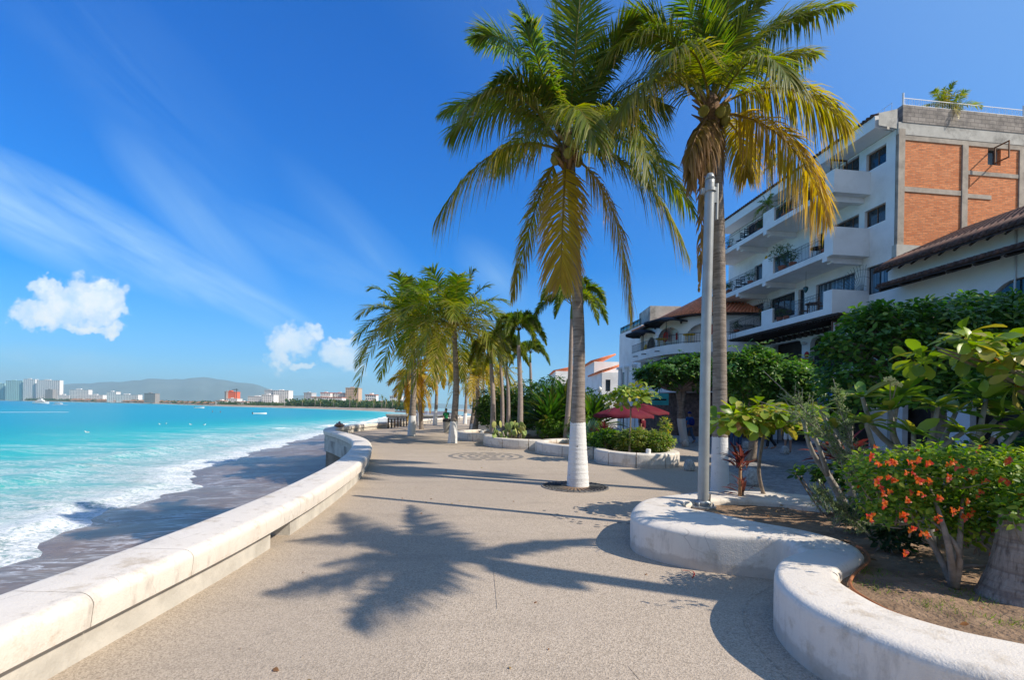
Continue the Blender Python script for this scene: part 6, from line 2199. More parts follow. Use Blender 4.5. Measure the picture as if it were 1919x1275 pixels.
# shop clutter under the trees: awnings
def awning(label, fr, s0, s1, p0, p1, z0, z1, mat, posts=True):
    t = thing('awning', label, 'awning', tuple(fr.pt((s0 + s1) / 2, p1, 0)))
    mb = MB()
    n = 16
    rows = []
    for j in range(5):
        q = j / 4
        rows.append([fr.pt(s0 + (s1 - s0) * k / n, p0 + (p1 - p0) * q, z0 + (z1 - z0) * q - .08 * math.sin(PI * q)) for k in range(n + 1)])
    rows.append([fr.pt(s0 + (s1 - s0) * k / n, p1, z1 - .2 - .05 * (k % 2)) for k in range(n + 1)])
    mb.grid(np.array(rows))
    mb.build('canopy', M[mat], t)
    if posts:
        for s_ in (s0 + .05, s1 - .05):
            MB().tube([fr.pt(s_, p1 - .03, 0), fr.pt(s_, p1 - .03, z1)], .03, 8).build('post', M['iron'], t)
    return t


awning('bright blue awning in front of the apartment building ground floor', FA, .4, 4.2, 0, 2.6, 3.6, 2.75, 'blue_cloth')
awning('navy blue awning seen under the sunlit street tree', FA, 4.8, 9.5, 0, 2.6, 3.3, 2.5, 'navy_cloth')
awning('blue awning over the shop at the right behind the frangipani', FA, -13.5, -9, 0.1, 2.4, 3.3, 2.5, 'blue_cloth')
for fr_, a_, lb_ in ((FA, -8.9, 'white shop notice board with red lettering strip behind the frangipani'),):
    t = thing('notice_board', lb_, 'sign', tuple(fr_.pt(a_ + 1, .6, 0)))
    mb = MB()
    fr_.box(mb, a_, a_ + 2.4, .5, .58, 2.2, 2.75)
    mb.build('board', M['white_clean'], t, False)
    mb = MB()
    for k in range(13):
        fr_.box(mb, a_ + .15 + k * .17, a_ + .24 + k * .17, .582, .588, 2.28, 2.4)
    mb.build('lettering', M['red_paint'], t, False)

# ---------------------------------------------------------------- off-frame tall building that shades the street
tb = thing('corner_building', 'plain white building beyond the right edge whose shadow lies over the street', 'building', (19, 0, 0))
FC_ = Frame(17.25, 9.15, PI / 2 + ANG)
mb = MB()
FC_.panel(mb, -22, 0, 0, 12.0, [(-2.6 - 3.5 * k, -1.2 - 3.5 * k, zz, zz + 1.5) for k in range(6) for zz in (4.2, 7.2, 10.0)], 0)
FC_.box(mb, -22, -.01, -9, -.3, 0, 11.9)
mb.build('walls', M['white'], tb, False)
for k in range(6):
    for zz in (4.2, 7.2, 10.0):
        FC_.window(tb, -2.6 - 3.5 * k, -1.2 - 3.5 * k, zz, zz + 1.5)
mb = MB()
FC_.box(mb, -22.2, .2, -9, .2, 12.003, 12.3)
mb.build('cornice', M['white_clean'], tb, False)

# ---------------------------------------------------------------- round cornered restaurant
rest = thing('round_cornered_restaurant', 'white round cornered restaurant with terraces and an orange tile roof', 'building', (12.5, 38, 0))
plan = catmull([(10.55, 46.6), (11.0, 43.0), (11.35, 40.0), (11.75, 37.2), (12.5, 35.2), (13.9, 34.1), (16.0, 33.7), (19.2, 33.9)], 90)


def plan_wall(mb, z0, z1, d0, d1, i0=0, i1=90):
    o = offset_path(plan, d0)[i0:i1]
    n_ = offset_path(plan, d1)[i0:i1]
    sweep(mb, o, n_, [(0, z0), (0, z1), (1, z1), (1, z0)])


# plan runs from far to near then to the right: its right-hand side is the sea / camera side
mb = MB()
plan_wall(mb, 0, 9.0, -.9, -1.2)
mb.build('inner_wall', M['white'], rest, True, sharp=40)
mb = MB()
plan_wall(mb, 0, 9.35, .0, -.4, 0, 27)
mb.build('side_wall', M['white'], rest, True, sharp=40)
mb = MB()
plan_wall(mb, 3.2, 3.75, .9, -.9, 30, 90)
mb.build('balcony_slab', M['white'], rest, True, sharp=40)
mb = MB()
plan_wall(mb, 6.05, 6.75, .9, -.9, 26, 90)
mb.build('balcony_slab', M['white'], rest, True, sharp=40)
mb = MB()
plan_wall(mb, 0, 3.2, .1, -.9, 30, 90)
M['rubble'] = mat_rough('rubble_stone', (0.16, 0.10, 0.08), .6, 4, .9, 1.0, .05, (0.06, .04, .035), .7)
mb.build('rubble_base', M['rubble'], rest, True, sharp=40)
# arcade of the upper floor
on = offset_path(plan, -.15)
Lp = np.concatenate([[0], np.cumsum(np.linalg.norm(np.diff(on[:, :2], axis=0), axis=1))])


def on_pt(l, d, z):
    x, y = np.interp(l, Lp, on[:, 0]), np.interp(l, Lp, on[:, 1])
    x2, y2 = np.interp(l + .05, Lp, on[:, 0]), np.interp(l + .05, Lp, on[:, 1])
    T_ = np.array([x2 - x, y2 - y])
    T_ /= np.linalg.norm(T_) + 1e-9
    return np.array([x + T_[1] * d, y - T_[0] * d, z])


mb = MB()
lv = Lp[26]
step = .1
arches = [(lv + 1.0, 1.6, 8.0), (lv + 3.0, 3.0, 8.35), (lv + 6.5, 2.6, 8.3), (lv + 9.6, 2.6, 8.2)]
l = lv
while l < Lp[-1] - .2:
    z0 = 6.75
    for a, w_, zt in arches:
        def top(x):
            u_ = (x - a) / w_
            if 0 < u_ < 1:
                return zt - (1 - math.sqrt(max(0, 1 - (2 * u_ - 1) ** 2))) * min(w_ / 2, 1.0)
            return 6.75
        z0 = max(z0, top(l + step / 2))
    for d in (.0, -.3):
        mb.add([on_pt(l, d, z0), on_pt(l + step, d, z0), on_pt(l + step, d, 9.0), on_pt(l, d, 9.0)], [(0, 1, 2, 3)])
    mb.add([on_pt(l, 0, z0), on_pt(l + step, 0, z0), on_pt(l + step, -.3, z0), on_pt(l, -.3, z0)], [(0, 1, 2, 3)])
    l += step
mb.build('arcade', M['white'], rest, False)
mb = MB()
l = lv + .1
while l < Lp[-1] - .1:
    mb.tube([on_pt(l, .98, 6.75), on_pt(l, .98, 7.45)], .011, 4)
    l += .14
for z in (6.85, 7.45):
    mb.tube([on_pt(q, .98, z) for q in np.linspace(lv, Lp[-1] - .1, 40)], .018, 5)
mb.build('railing', M['iron'], rest, False)
mb = MB()
l = Lp[32]
while l < Lp[-1] - .1:
    mb.tube([on_pt(l, .98, 3.75), on_pt(l, .98, 4.4)], .011, 4)
    l += .14
for z in (3.85, 4.4):
    mb.tube([on_pt(q, .98, z) for q in np.linspace(Lp[32], Lp[-1] - .1, 40)], .018, 5)
mb.build('railing', M['iron'], rest, False)
mb = MB()
for l in (lv + 3.0, lv + 6.0, lv + 9.3):
    c = on_pt(l, .5, 0)
    mb.tube([c + np.array([0, 0, 3.75]), c + np.array([0, 0, 6.05])], .16, 12)
mb.build('pillars', M['white'], rest)
# tiled roof over the curved part
mb, mt = MB(), MB()
apex = np.array([17.0, 38.5, 10.9])
ro = offset_path(plan, .4)
Lr = np.concatenate([[0], np.cumsum(np.linalg.norm(np.diff(ro[:, :2], axis=0), axis=1))])
l = Lr[20]
prev = None
while l < Lr[-1]:
    e = np.array([np.interp(l, Lr, ro[:, 0]), np.interp(l, Lr, ro[:, 1]), 8.95])
    r_ = np.array([min(max(e[0] + 2.8, 15.0), 19), max(min(e[1] + 1.5, 42), 37.2), 11.0])
    mt.tube([e, e * .5 + r_ * .5, r_], [.1, .095, .05], 6)
    if prev is not None:
        mb.add([prev[0] - [0, 0, .08], e - [0, 0, .08], r_ - [0, 0, .08], prev[1] - [0, 0, .08]], [(0, 1, 2, 3)])
    prev = (e, r_)
    l += .26
mt.build('roof_tiles', M['orange_tile'], rest)
mb.build('roof_deck', M['orange_tile'], rest, False)
mb = MB()
plan_wall(mb, 8.8, 8.93, .42, .0, 20, 90)
mb.build('eave', M['dark_wood'], rest)
mb = MB().box((11.9, 41.0, 8.9), (14.6, 44.5, 11.0))
mb.build('roof_box', M['stained'], rest, False)
mb = MB()
plan_wall(mb, 9.35, 9.95, -.1, -.13, 0, 24)
mb.build('glass_balustrade', M['teal_glass'], rest)
mb = MB()
for k in range(0, 25, 4):
    q = offset_path(plan, -.1)[k]
    mb.tube([(q[0], q[1], 9.35), (q[0], q[1], 10.0)], .03, 5)
mb.tube([(q[0], q[1], 9.98) for q in offset_path(plan, -.1)[0:25]], .025, 5)
mb.build('balustrade_posts', M['iron'], rest)
for l, z in ((lv + .5, 8.5), (lv + 2.8, 8.6), (lv + 6.1, 8.5)):
    c = on_pt(l, .12, z)
    MB().lathe([(.001, -.14), (.07, -.1), (.09, .05), (.02, .14), (.001, .16)], c, 8).build('wall_lantern', M['iron'], rest)
for l in (lv + 1.5, lv + 3.2, lv + 5.0):
    c0, c1 = on_pt(l, .95, 6.4), on_pt(l, 1.45, 6.35)
    MB().tube([c0, c1], .04, 6).build('water_spout', M['iron'], rest)
# pilasters and niche on the left side wall
mb = MB()
for k in (3, 11, 20):
    q = offset_path(plan, .08)
    mb.tube([(q[k][0], q[k][1], 0), (q[k][0], q[k][1], 5.8)], .22, 4)
    mb.box((q[k][0] - .33, q[k][1] - .3, 5.8), (q[k][0] + .3, q[k][1] + .3, 6.0))
mb.build('pilasters', M['white'], rest, False)
mb = MB()
q = offset_path(plan, .03)
mb.grid([[(q[k][0], q[k][1], z) for z in (2.0, 5.5)] for k in (5, 6, 7, 8)])
mb.build('niche_window', M['glass'], rest, False)
# round red sign, hanging plate, posters in the upper arcade
c = on_pt(lv + 3.5, -.5, 7.7)
for k, (l, z, r_, mt_) in enumerate(((lv + 3.7, 7.75, .42, 'red_paint'), (lv + .7, 7.25, .3, 'yellow_cloth'), (lv + 8.2, 7.9, .4, 'red_paint'))):
    c = on_pt(l, .05 if k == 1 else -.35, z)
    T_ = on_pt(l + .1, 0, 0) - on_pt(l, 0, 0)
    T_ /= np.linalg.norm(T_)
    mb = MB()
    mb.add([c + r_ * (T_ * math.cos(w) + np.array([0, 0, math.sin(w)])) for w in np.linspace(0, 2 * PI, 18, endpoint=False)] + [c], T=[(i, (i + 1) % 18, 18) for i in range(18)])
    mb.build('round_plaque', M[mt_], rest)
c0, c1 = on_pt(lv + 4.6, -.7, 7.3), on_pt(lv + 6.2, -.7, 7.3)
for k in range(5):
    mb = MB()
    a_, b_ = c0 + (c1 - c0) * k / 5, c0 + (c1 - c0) * (k + .8) / 5
    mb.add([a_ + [0, 0, .1], b_ + [0, 0, .1], b_ + [0, 0, .65], a_ + [0, 0, .65]], [(0, 1, 2, 3)])
    mb.build('poster', M[['red_paint', 'white_clean', 'blue_cloth', 'red_paint', 'yellow_cloth'][k]], rest, False)
for l in (lv + 4.2, lv + 6.8):
    c = on_pt(l, .3, 6.75)
    table_at('small table with yellow cloths on the upper restaurant terrace' if l < lv + 5 else 'second small table on the upper restaurant terrace', c, .45, mat='yellow_cloth', group='tables on the upper restaurant terrace')


def parasol(label, c, r, h, mat, group, n=8, drop=.45):
    t = thing('parasol', label, 'parasol', tuple(c), group)
    MB().tube([c, c + np.array([0, 0, h])], .028, 8).build('pole', M['iron'], t)
    MB().lathe([(.001, 0), (.28, 0), (.28, .06), (.05, .09), (.001, .09)], c, 16).build('base', M['grey_concrete'], t, sharp=40)
    rows = []
    m = n * 4
    for j in range(7):
        q = j / 6
        ring = []
        for k in range(m):
            a = 2 * PI * k / m
            f = abs(math.cos(a * n / 2))
            rr = r * q * (1 - .05 * (1 - f))
            ring.append(c + np.array([rr * math.cos(a), rr * math.sin(a), h - drop * q ** 1.25 - .05 * q * (1 - f)]))
        rows.append(ring)
    rows.append([p_ + np.array([0, 0, -.12]) for p_ in rows[-1]])
    MB().grid(np.array(rows), wrap=True).build('canopy', M[mat], t)
    mb = MB()
    for k in range(n):
        a = 2 * PI * k / n
        mb.tube([c + np.array([0, 0, h - .05]), c + np.array([r * .97 * math.cos(a), r * .97 * math.sin(a), h - drop - .03])], .009, 4)
    mb.build('ribs', M['iron'], t)
    return t


pg2 = 'black parasols on the restaurant terraces'
cc = on_pt(lv + 1.2, .45, 6.75)
parasol('black parasol at the left end of the upper restaurant terrace', cc, 1.5, 2.0, 'black_cloth', pg2)
cc = on_pt(lv + 5.0, .45, 6.75)
parasol('largest black parasol in front of the upper arches', cc, 1.7, 2.3, 'black_cloth', pg2)
cc = on_pt(lv + 5.6, .45, 3.75)
parasol('black parasol on the lower restaurant terrace beside the lamp post', cc, 1.4, 2.2, 'black_cloth', pg2)
pg3 = 'maroon parasols over the pavement cafe'
parasol('maroon parasol behind the sea almond in the round planter', np.array([5.2, 21.9, 0]), 1.4, 2.05, 'maroon_cloth', pg3)
parasol('maroon parasol at the right near the turquoise sign', np.array([7.0, 25.2, 0]), 1.4, 2.2, 'maroon_cloth', pg3)
t = thing('hanging_sign', 'turquoise hanging sign with dark band before the rubble wall', 'sign', (9.6, 30.5, 2.4))
MB().box((8.95, 30.45, 2.2), (10.15, 30.5, 2.95)).build('board', M['turq'], t, False)
MB().box((9.1, 30.43, 2.5), (10.0, 30.448, 2.6)).build('lettering', M['black_cloth'], t, False)
MB().tube([(9.55, 30.47, 2.95), (9.55, 30.47, 3.3)], .02, 5).tube([(9.55, 30.47, 3.3), (9.55, 34.3, 3.3)], .02, 5).build('bracket', M['iron'], t)
t = thing('notice_board', 'dark framed screen board on the gap between restaurant and apartments', 'sign', (16.6, 33.2, 5.0))
MB().box((16.0, 33.15, 4.3), (17.5, 33.2, 5.7)).build('board', M['far_glass'], t, False)
mb = MB()
for q in ((15.94, 16.0, 4.24, 5.76), (17.5, 17.56, 4.24, 5.76)):
    mb.box((q[0], 33.1, q[2]), (q[1], 33.22, q[3]))
mb.box((16.0, 33.1, 4.24), (17.5, 33.22, 4.3)).box((16.0, 33.1, 5.7), (17.5, 33.22, 5.76))
mb.build('frame', M['iron'], t, False)
MB().tube([(16.7, 33.25, 4.0), (16.7, 33.25, 4.3)], .05, 6).build('bracket', M['iron'], t)

# ---------------------------------------------------------------- low houses beyond the restaurant
def low_house(label, x0, y0, x1, y1, h, roofc='orange_tile', wins=3, seed=0, group='low white houses beyond the restaurant'):
    t = thing('low_house', label, 'house', ((x0 + x1) / 2, y0, 0), group)
    fr = Frame(x0, y0, math.atan2(0, 1))
    fr.p = -fr.p
    W = x1 - x0
    hs = []
    for z in np.arange(.9, h - 1.6, 3.0):
        for k in range(wins):
            a = W * (k + .3) / wins
            hs.append((a, a + W / wins * .4, z, z + 1.3))
    mb = MB()
    fr.panel(mb, 0, W, 0, h, hs, 0)
    mb.box((x0 + .01, y0 + .26, 0), (x1 - .01, y1, h))
    mb.build('walls', M['white'], t, False)
    for q in hs:
        fr.window(t, *q, fr=.08)
    fr2 = Frame(x0, y0, PI / 2)
    mb = MB()
    n = int((y1 - y0) / .35)
    for k in range(n):
        y = y0 + .2 + k * .35
        mb.tube([(x0 - .35, y, h + .05), (x0 + (x1 - x0) * .6, y, h + 1.0)], .12, 6)
    mb.build('roof_tiles', M[roofc], t)
    return t


low_house('white house with orange tile roof just left of the restaurant side wall', 9.9, 52, 14, 60, 6.0, seed=1)
low_house('low white house with tile awning farther along', 10.4, 60, 15, 70, 8.0, seed=2, wins=4)
low_house('far white house at the end of the low row', 7.5, 82, 14, 92, 8.5, seed=3, wins=4)
c = (9.3, 50, 0)
t = thing('street_lamp', 'black globe street lamp before the low white houses', 'street lamp', c)
MB().tube([c, (9.3, 50, 3.6)], [.07, .05], 8).build('post', M['iron'], t)
MB().lathe([(.001, 3.6), (.2, 3.75), (.26, 4.0), (.2, 4.2), (.001, 4.35)], (9.3, 50, 0), 12).build('lamp_shade', M['lamp_glass'], t)
# ================================================================== lamp post
c = np.array([2.95, 7.19, 0.0])
t = thing('lamp_post', 'grey galvanised lamp post standing in the near planter', 'lamp post', (2.99, 7.19, .33))
MB().tube(catmull([c + [0, 0, .33], c + [0, 0, 3], c + [0.02, 0, 5.38]], 60), np.linspace(.08, .07, 60), 28).build('post', M['galv'], t)
mb = MB()
mb.lathe([(.001, .335), (.19, .335), (.19, .365), (.11, .37), (.125, .42), (.1, .45)], c, 24)
mb.build('base_plate', M['galv'], t, sharp=40)
for k in range(4):
    a = PI / 4 + k * PI / 2
    p_ = c + np.array([.155 * math.cos(a), .155 * math.sin(a), .36])
    MB().tube([p_, p_ + [0, 0, .07]], .014, 6).build('bolt', M['galv'], t)
mb = MB()
mb.tube([c + [.02, 0, 5.36], c + [.02, 0, 5.45]], [.078, .045], 20)
mb.build('cap', M['galv'], t)
mb = MB()
mb.lathe([(.075, 5.16), (.092, 5.17), (.092, 5.22), (.075, 5.23)], c + [.02, 0, 0], 24)
mb.box(tuple(c + [.07, -.03, 5.0]), tuple(c + [.12, .03, 5.24]))
mb.box(tuple(c + [-.11, -.03, 5.14]), tuple(c + [-.06, .03, 5.22]))
mb.tube([c + [.13, 0, 5.3], c + [.13, 0, 4.75]], .025, 8)
mb.build('clamp', M['galv'], t, False)
mb = MB()
mb.tube([c + [.07, -.07, .34], c + [.08, -.06, .55]], .012, 6)
mb.build('cable_stub', M['black_rubber'], t)

# ================================================================== carved stone bollards
def bollard(loc, s=1.0):
    mb = MB()
    prof = np.array([(.0, .0), (.2, .0), (.235, .06), (.24, .16), (.215, .28), (.17, .38), (.1, .45), (.001, .47)])
    mb.lathe(prof * [.95, 1], (0, 0, 0), 22)
    V = mb.v[0]
    nrm = 1 + .05 * wob(V[:, 0] * 3, V[:, 2] * 3, 3, 4) + .04 * np.sin(V[:, 2] * 50 + np.arctan2(V[:, 1], V[:, 0]) * 3)
    V[:, :2] *= nrm[:, None]
    o = mb.build('stone_bollard', M['stone'], None, loc=(0, 0, 0))
    o.location = loc
    return o


bl_ = [((5.45, 14.35, 0), 'grey carved stone bollard between the round planter and the lamp post', .75), ((5.95, 11.6, 0), 'carved stone bollard just behind the thin sea almond trunk', .95),
       ((8.9, 24.0, 0), 'small stone bollard at the foot of the whitewashed street tree', .8), ((11.6, 23.2, 0), 'pale stone bollard in front of the people in jeans', .85),
       ((12.0, 20.6, 0), 'pale stone bollard left of the person in white shorts', .8), ((12.5, 19.0, 0), 'pale stone bollard right of the person in white shorts', .8), ((13.6, 18.8, 0), 'smallest far stone bollard behind the red cordyline', .7)]
b0 = bollard(bl_[0][0])
tag(b0, bl_[0][1], 'bollard', 'carved stone bollards along the street')
b0.scale = (bl_[0][2],) * 3
for k, (l_, lb, s_) in enumerate(bl_[1:]):
    o = b0.copy()
    COL.objects.link(o)
    o.location = l_
    o.scale = (s_,) * 3
    o.rotation_euler = (0, 0, k * 1.1)
    o['label'] = lb

# white box light on the round planter rim
mb = MB().lathe([(.001, 0), (.075, 0), (.075, .13), (.065, .14), (.001, .14)], (4.35, 14.9, .45), 16)
tag(mb.build('planter_light', M['white_clean'], None, loc=(4.35, 14.9, .45), sharp=40), 'small white cylinder light on the front rim of the round planter', 'light')
mb = MB().lathe([(.001, 0), (.08, 0), (.08, .12), (.07, .13), (.001, .13)], (-1.6, 25.4, .45), 16)
tag(mb.build('planter_light', M['white_clean'], None, loc=(-1.6, 25.4, .45), sharp=40), 'small white cylinder light on the shaded planter rim', 'light')

# ================================================================== people
def skinned(name, verts, edges, radii, mat, parent, off, sub=2):
    me = bpy.data.meshes.new(name)
    me.from_pydata([tuple(np.array(v) - off) for v in verts], edges, [])
    o = bpy.data.objects.new(name, me)
    COL.objects.link(o)
    o.parent = parent
    sk = o.modifiers.new('skin', 'SKIN')
    sk.use_smooth_shade = True
    for k, r in enumerate(radii):
        d = me.skin_vertices[0].data[k]
        d.radius = (r, r) if np.ndim(r) == 0 else r
        d.use_root = (k == 0)
    o.modifiers.new('sub', 'SUBSURF').levels = 1
    o.modifiers['sub'].render_levels = sub
    me.materials.append(M[mat])
    return o


def person(label, x, y, z0, h, rz, top, bottom, hair='dark_hair', cap=None, walk=0.0, short=False, pack=None, long_sleeve=False, arm=(0.05, 0.05), lean=0.0, group=None):
    """standing or walking figure; rz = facing direction (0 = +x)"""
    t = thing('person', label, 'person', (x, y, z0), group)
    k = h / 1.75
    f = np.array([math.cos(rz), math.sin(rz), 0])
    s_ = np.array([-math.sin(rz), math.cos(rz), 0])
    up = np.array([0, 0, 1.0])
    O = np.zeros(3)

    def q(a, b, c):
        return (f * a + s_ * b + up * c) * k
    V = [q(0, 0, .95), q(.0 + lean * .3, 0, 1.12), q(.0 + lean * .8, 0, 1.36), q(.0 + lean, 0, 1.47), q(.02 + lean, 0, 1.56), q(.03 + lean, 0, 1.66), q(.0 + lean, 0, 1.73)]
    Rr = [(.15, .11), (.13, .095), (.16, .11), (.06, .055), (.075, .085), (.085, .1), (.05, .06)]
    E = [(0, 1), (1, 2), (2, 3), (3, 4), (4, 5), (5, 6)]

    def add(chain, start, rad):
        prev = start
        for c_, r in zip(chain, rad):
            V.append(c_)
            Rr.append(r)
            E.append((prev, len(V) - 1))
            prev = len(V) - 1
        return prev
    ends = []
    arms, legs = [], []
    for sg, ar in ((1, arm[0]), (-1, arm[1])):
        ch = [q(lean * .8, sg * .17, 1.41), q(lean * .6 + ar * .3 - .01, sg * .23, 1.15), q(lean * .4 + ar, sg * .24, .93), q(lean * .4 + ar * 1.2 + .01, sg * .24, .84)]
        e = add(ch, 2, [.06, .045, .03, .035])
        arms.append(ch)
        for j in range(5):
            if j == 4:
                fc = [ch[3] + q(.035, 0, .02), ch[3] + q(.055, 0, -.02)]
            else:
                o_ = (j - 1.5) * .018
                L_ = (.075, .085, .08, .065)[j]
                fc = [ch[3] + q(o_, 0, -.04), ch[3] + q(o_ + .01, -sg * .012, -.04 - L_)]
            add(fc, e, [.012, .009])
        ph = walk * sg
        lg = [q(0, sg * .09, .88), q(ph * .22 + .03, sg * .1, .49), q(ph * .45 - (.12 if ph < 0 else 0), sg * .1, .08 + (.05 if ph < 0 else 0)), q(ph * .45 + .13, sg * .11, .035)]
        legs.append(lg)
        add(lg, 0, [.085, .058, .042, (.045, .03)])
    V[4:] = V[4:]
    skinned('body', V, E, [tuple(np.array(r if np.ndim(r) else (r, r)) * k) for r in Rr], 'skin', t, O)
    # shirt
    SV = [q(0, 0, .93), q(lean * .3, 0, 1.12), q(lean * .8, 0, 1.38), q(lean, 0, 1.455)]
    SR = [(.172, .135), (.155, .118), (.178, .125), (.075, .07)]
    SE = [(0, 1), (1, 2), (2, 3)]
    for ch in arms:
        a = ch[:3] if long_sleeve else [ch[0], ch[0] * .35 + ch[1] * .65]
        prev = 2
        for j, c_ in enumerate(a):
            SV.append(c_)
            SR.append((.078, .078) if j == 0 else (.062, .062))
            SE.append((prev, len(SV) - 1))
            prev = len(SV) - 1
    skinned('shirt', SV, SE, [tuple(np.array(r) * k) for r in SR], top, t, O)
    PV = [q(0, 0, .97), q(0, 0, .9)]
    PR = [(.168, .13), (.165, .13)]
    PE = [(0, 1)]
    for lg in legs:
        a = [lg[0], lg[0] * .15 + lg[1] * .85] if short else [lg[0], lg[1], lg[2] + q(0, 0, .03)]
        prev = 1
        for j, c_ in enumerate(a):
            PV.append(c_)
            PR.append((.1, .1) if j == 0 else (.08, .08))
            PE.append((prev, len(PV) - 1))
            prev = len(PV) - 1
    skinned('shorts' if short else 'trousers', PV, PE, [tuple(np.array(r) * k) for r in PR], bottom, t, O)
    hd_ = np.array([x, y, z0]) + q(.01 + lean, 0, 1.68)
    mb = MB()
    mb.lathe([(.098 * k, -.03 * k), (.105 * k, .02 * k), (.085 * k, .075 * k), (.04 * k, .1 * k), (.001, .105 * k)], hd_, 14)
    mb.build('cap' if cap else 'hair', M[cap or hair], t)
    if cap:
        mb = MB()
        c_ = hd_ + f * .13 * k
        mb.lathe([(.001, .0), (.07 * k, -.008), (.07 * k, -.018), (.001, -.012)], c_, 12)
        mb.build('cap_brim', M[cap], t)
    # face: eyes, nose, mouth
    fc = np.array([x, y, z0]) + q(.03 + lean, 0, 1.645)
    mb = MB()
    for sg in (-1, 1):
        e_ = fc + f * .093 * k + s_ * sg * .033 * k + up * .01
        mb.lathe([(.001, -.01 * k), (.012 * k, 0), (.001, .01 * k)], e_, 8)
    mb.build('eyes', M['dark_hair'], t)
    MB().tube([fc + f * .09 * k + up * .005, fc + f * .118 * k - up * .03 * k], [.008, .013], 6).build('nose', M['skin'], t)
    MB().tube([fc + f * .092 * k - up * .06 * k + s_ * .025, fc + f * .092 * k - up * .06 * k - s_ * .025], .006, 5).build('mouth', M['red_paint'], t)
    if pack:
        mb = MB()
        c_ = np.array([x, y, z0]) + q(-.18 + lean * .5, 0, 1.2)
        mb.lathe([(.001, -.22), (.12, -.2), (.16, -.05), (.15, .1), (.08, .2), (.001, .21)], c_, 14, sx=1, sy=.85)
        tag(mb.build('backpack', M[pack], None, loc=tuple(c_)), 'blue backpack worn by the walking man under the flat topped tree', 'backpack')
    return t


person('person in blue shirt and cap walking away under the flat topped tree', 10.3, 27.2, 0, 1.78, 1.9, 'blue_cloth', 'denim', cap='navy_cloth', walk=.5, pack='navy_cloth')
person('person in white shorts standing between the pale bollards', 12.6, 21.4, 0, 1.78, 1.2, 'white_clean', 'white_clean', short=True)
person('person in jeans standing left of the white shorts, behind the almond leaves', 11.3, 23.9, 0, 1.75, -1.9, 'yellow_cloth', 'denim', arm=(.2, .05))
person('person in dark trousers behind the thin sea almond trunk', 12.9, 23.4, 0, 1.72, 2.6, 'white_clean', 'black_cloth', walk=.3)
person('person in pale top and jeans beside the one in yellow', 11.9, 24.6, 0, 1.68, .4, 'white_clean', 'denim', arm=(.1, .2))
person('person in white shirt and dark cap bending behind the frangipani', 12.9, 12.2, 0, 1.75, 3.4, 'white_clean', 'denim', cap='black_cloth', lean=.18, arm=(.35, .35))
person('person in dark clothes standing by the grey litter bin', -4.85, 34.6, 0, 1.7, -1.2, 'green_paint', 'black_cloth', arm=(.1, .15))
person('person in blue top far along behind the middle palms', -3.3, 41, 0, 1.7, .6, 'blue_cloth', 'black_cloth', walk=.4)
person('person in purple dark top behind the hedge left of the tall palm', 1.9, 30.5, 0, 1.65, -2.2, 'navy_cloth', 'denim')
person('person in white top behind the hedge left of the tall palm', 2.6, 30.2, 0, 1.7, -.4, 'white_clean', 'denim')
person('person in maroon top seated height behind the maroon parasol', 6.6, 23.6, 0, 1.6, 2.4, 'maroon_cloth', 'black_cloth')
person('person in black near the restaurant entrance', 8.3, 30.0, 0, 1.75, -1.2, 'black_cloth', 'black_cloth', walk=.3)

# person lying on the seat wall at the bend
t = thing('person', 'person in maroon shirt lying along the seat wall at its bend', 'person', (-10.7, 29.2, .48))
O = np.zeros(3)
d_ = np.array([.15, -1.0, 0])
d_ /= np.linalg.norm(d_)
sd_ = np.array([-d_[1], d_[0], 0])


def ly(a, b, c):
    return d_ * a + sd_ * b + np.array([0, 0, c])


V = [ly(0, 0, .11), ly(.25, 0, .12), ly(.45, 0, .12), ly(.58, 0, .13), ly(.7, 0, .15), ly(.78, 0, .15),
     ly(.42, .18, .09), ly(.2, .24, .07), ly(.0, .22, .06), ly(.42, -.18, .09), ly(.2, -.24, .07), ly(0, -.22, .06),
     ly(-.1, .09, .1), ly(-.48, .1, .08), ly(-.85, .09, .06), ly(-.88, .09, .14), ly(-.1, -.09, .1), ly(-.45, -.1, .3), ly(-.72, -.1, .06), ly(-.85, -.1, .05)]
E = [(0, 1), (1, 2), (2, 3), (3, 4), (4, 5), (2, 6), (6, 7), (7, 8), (2, 9), (9, 10), (10, 11), (0, 12), (12, 13), (13, 14), (14, 15), (0, 16), (16, 17), (17, 18), (18, 19)]
skinned('body', V, E, [.12, .11, .13, .055, .09, .07, .06, .045, .035, .06, .045, .035, .085, .06, .045, .035, .085, .06, .045, .035], 'skin', t, O)
skinned('shirt', V[:3] + [V[6], V[9]], [(0, 1), (1, 2), (2, 3), (2, 4)], [.135, .125, .145, .075, .075], 'maroon_cloth', t, O)
skinned('shorts', [V[0], V[12], V[12] * .4 + V[13] * .6, V[16], V[16] * .4 + V[17] * .6], [(0, 1), (1, 2), (0, 3), (3, 4)], [.14, .1, .08, .1, .08], 'denim', t, O)

# litter bin
c = np.array([-4.6, 33.4, 0])
t = thing('litter_bin', 'grey litter bin beside the nearest whitewashed middle palm', 'litter bin', tuple(c))
MB().lathe([(.001, 0), (.24, 0), (.3, .75), (.3, .8), (.26, .8), (.2, .1), (.001, .1)], c, 20).build('body', M['grey_concrete'], t, sharp=40)
MB().lathe([(.31, .78), (.33, .83), (.26, .98), (.12, 1.02), (.001, 1.03)], c, 20).build('lid', M['black_rubber'], t, sharp=40)

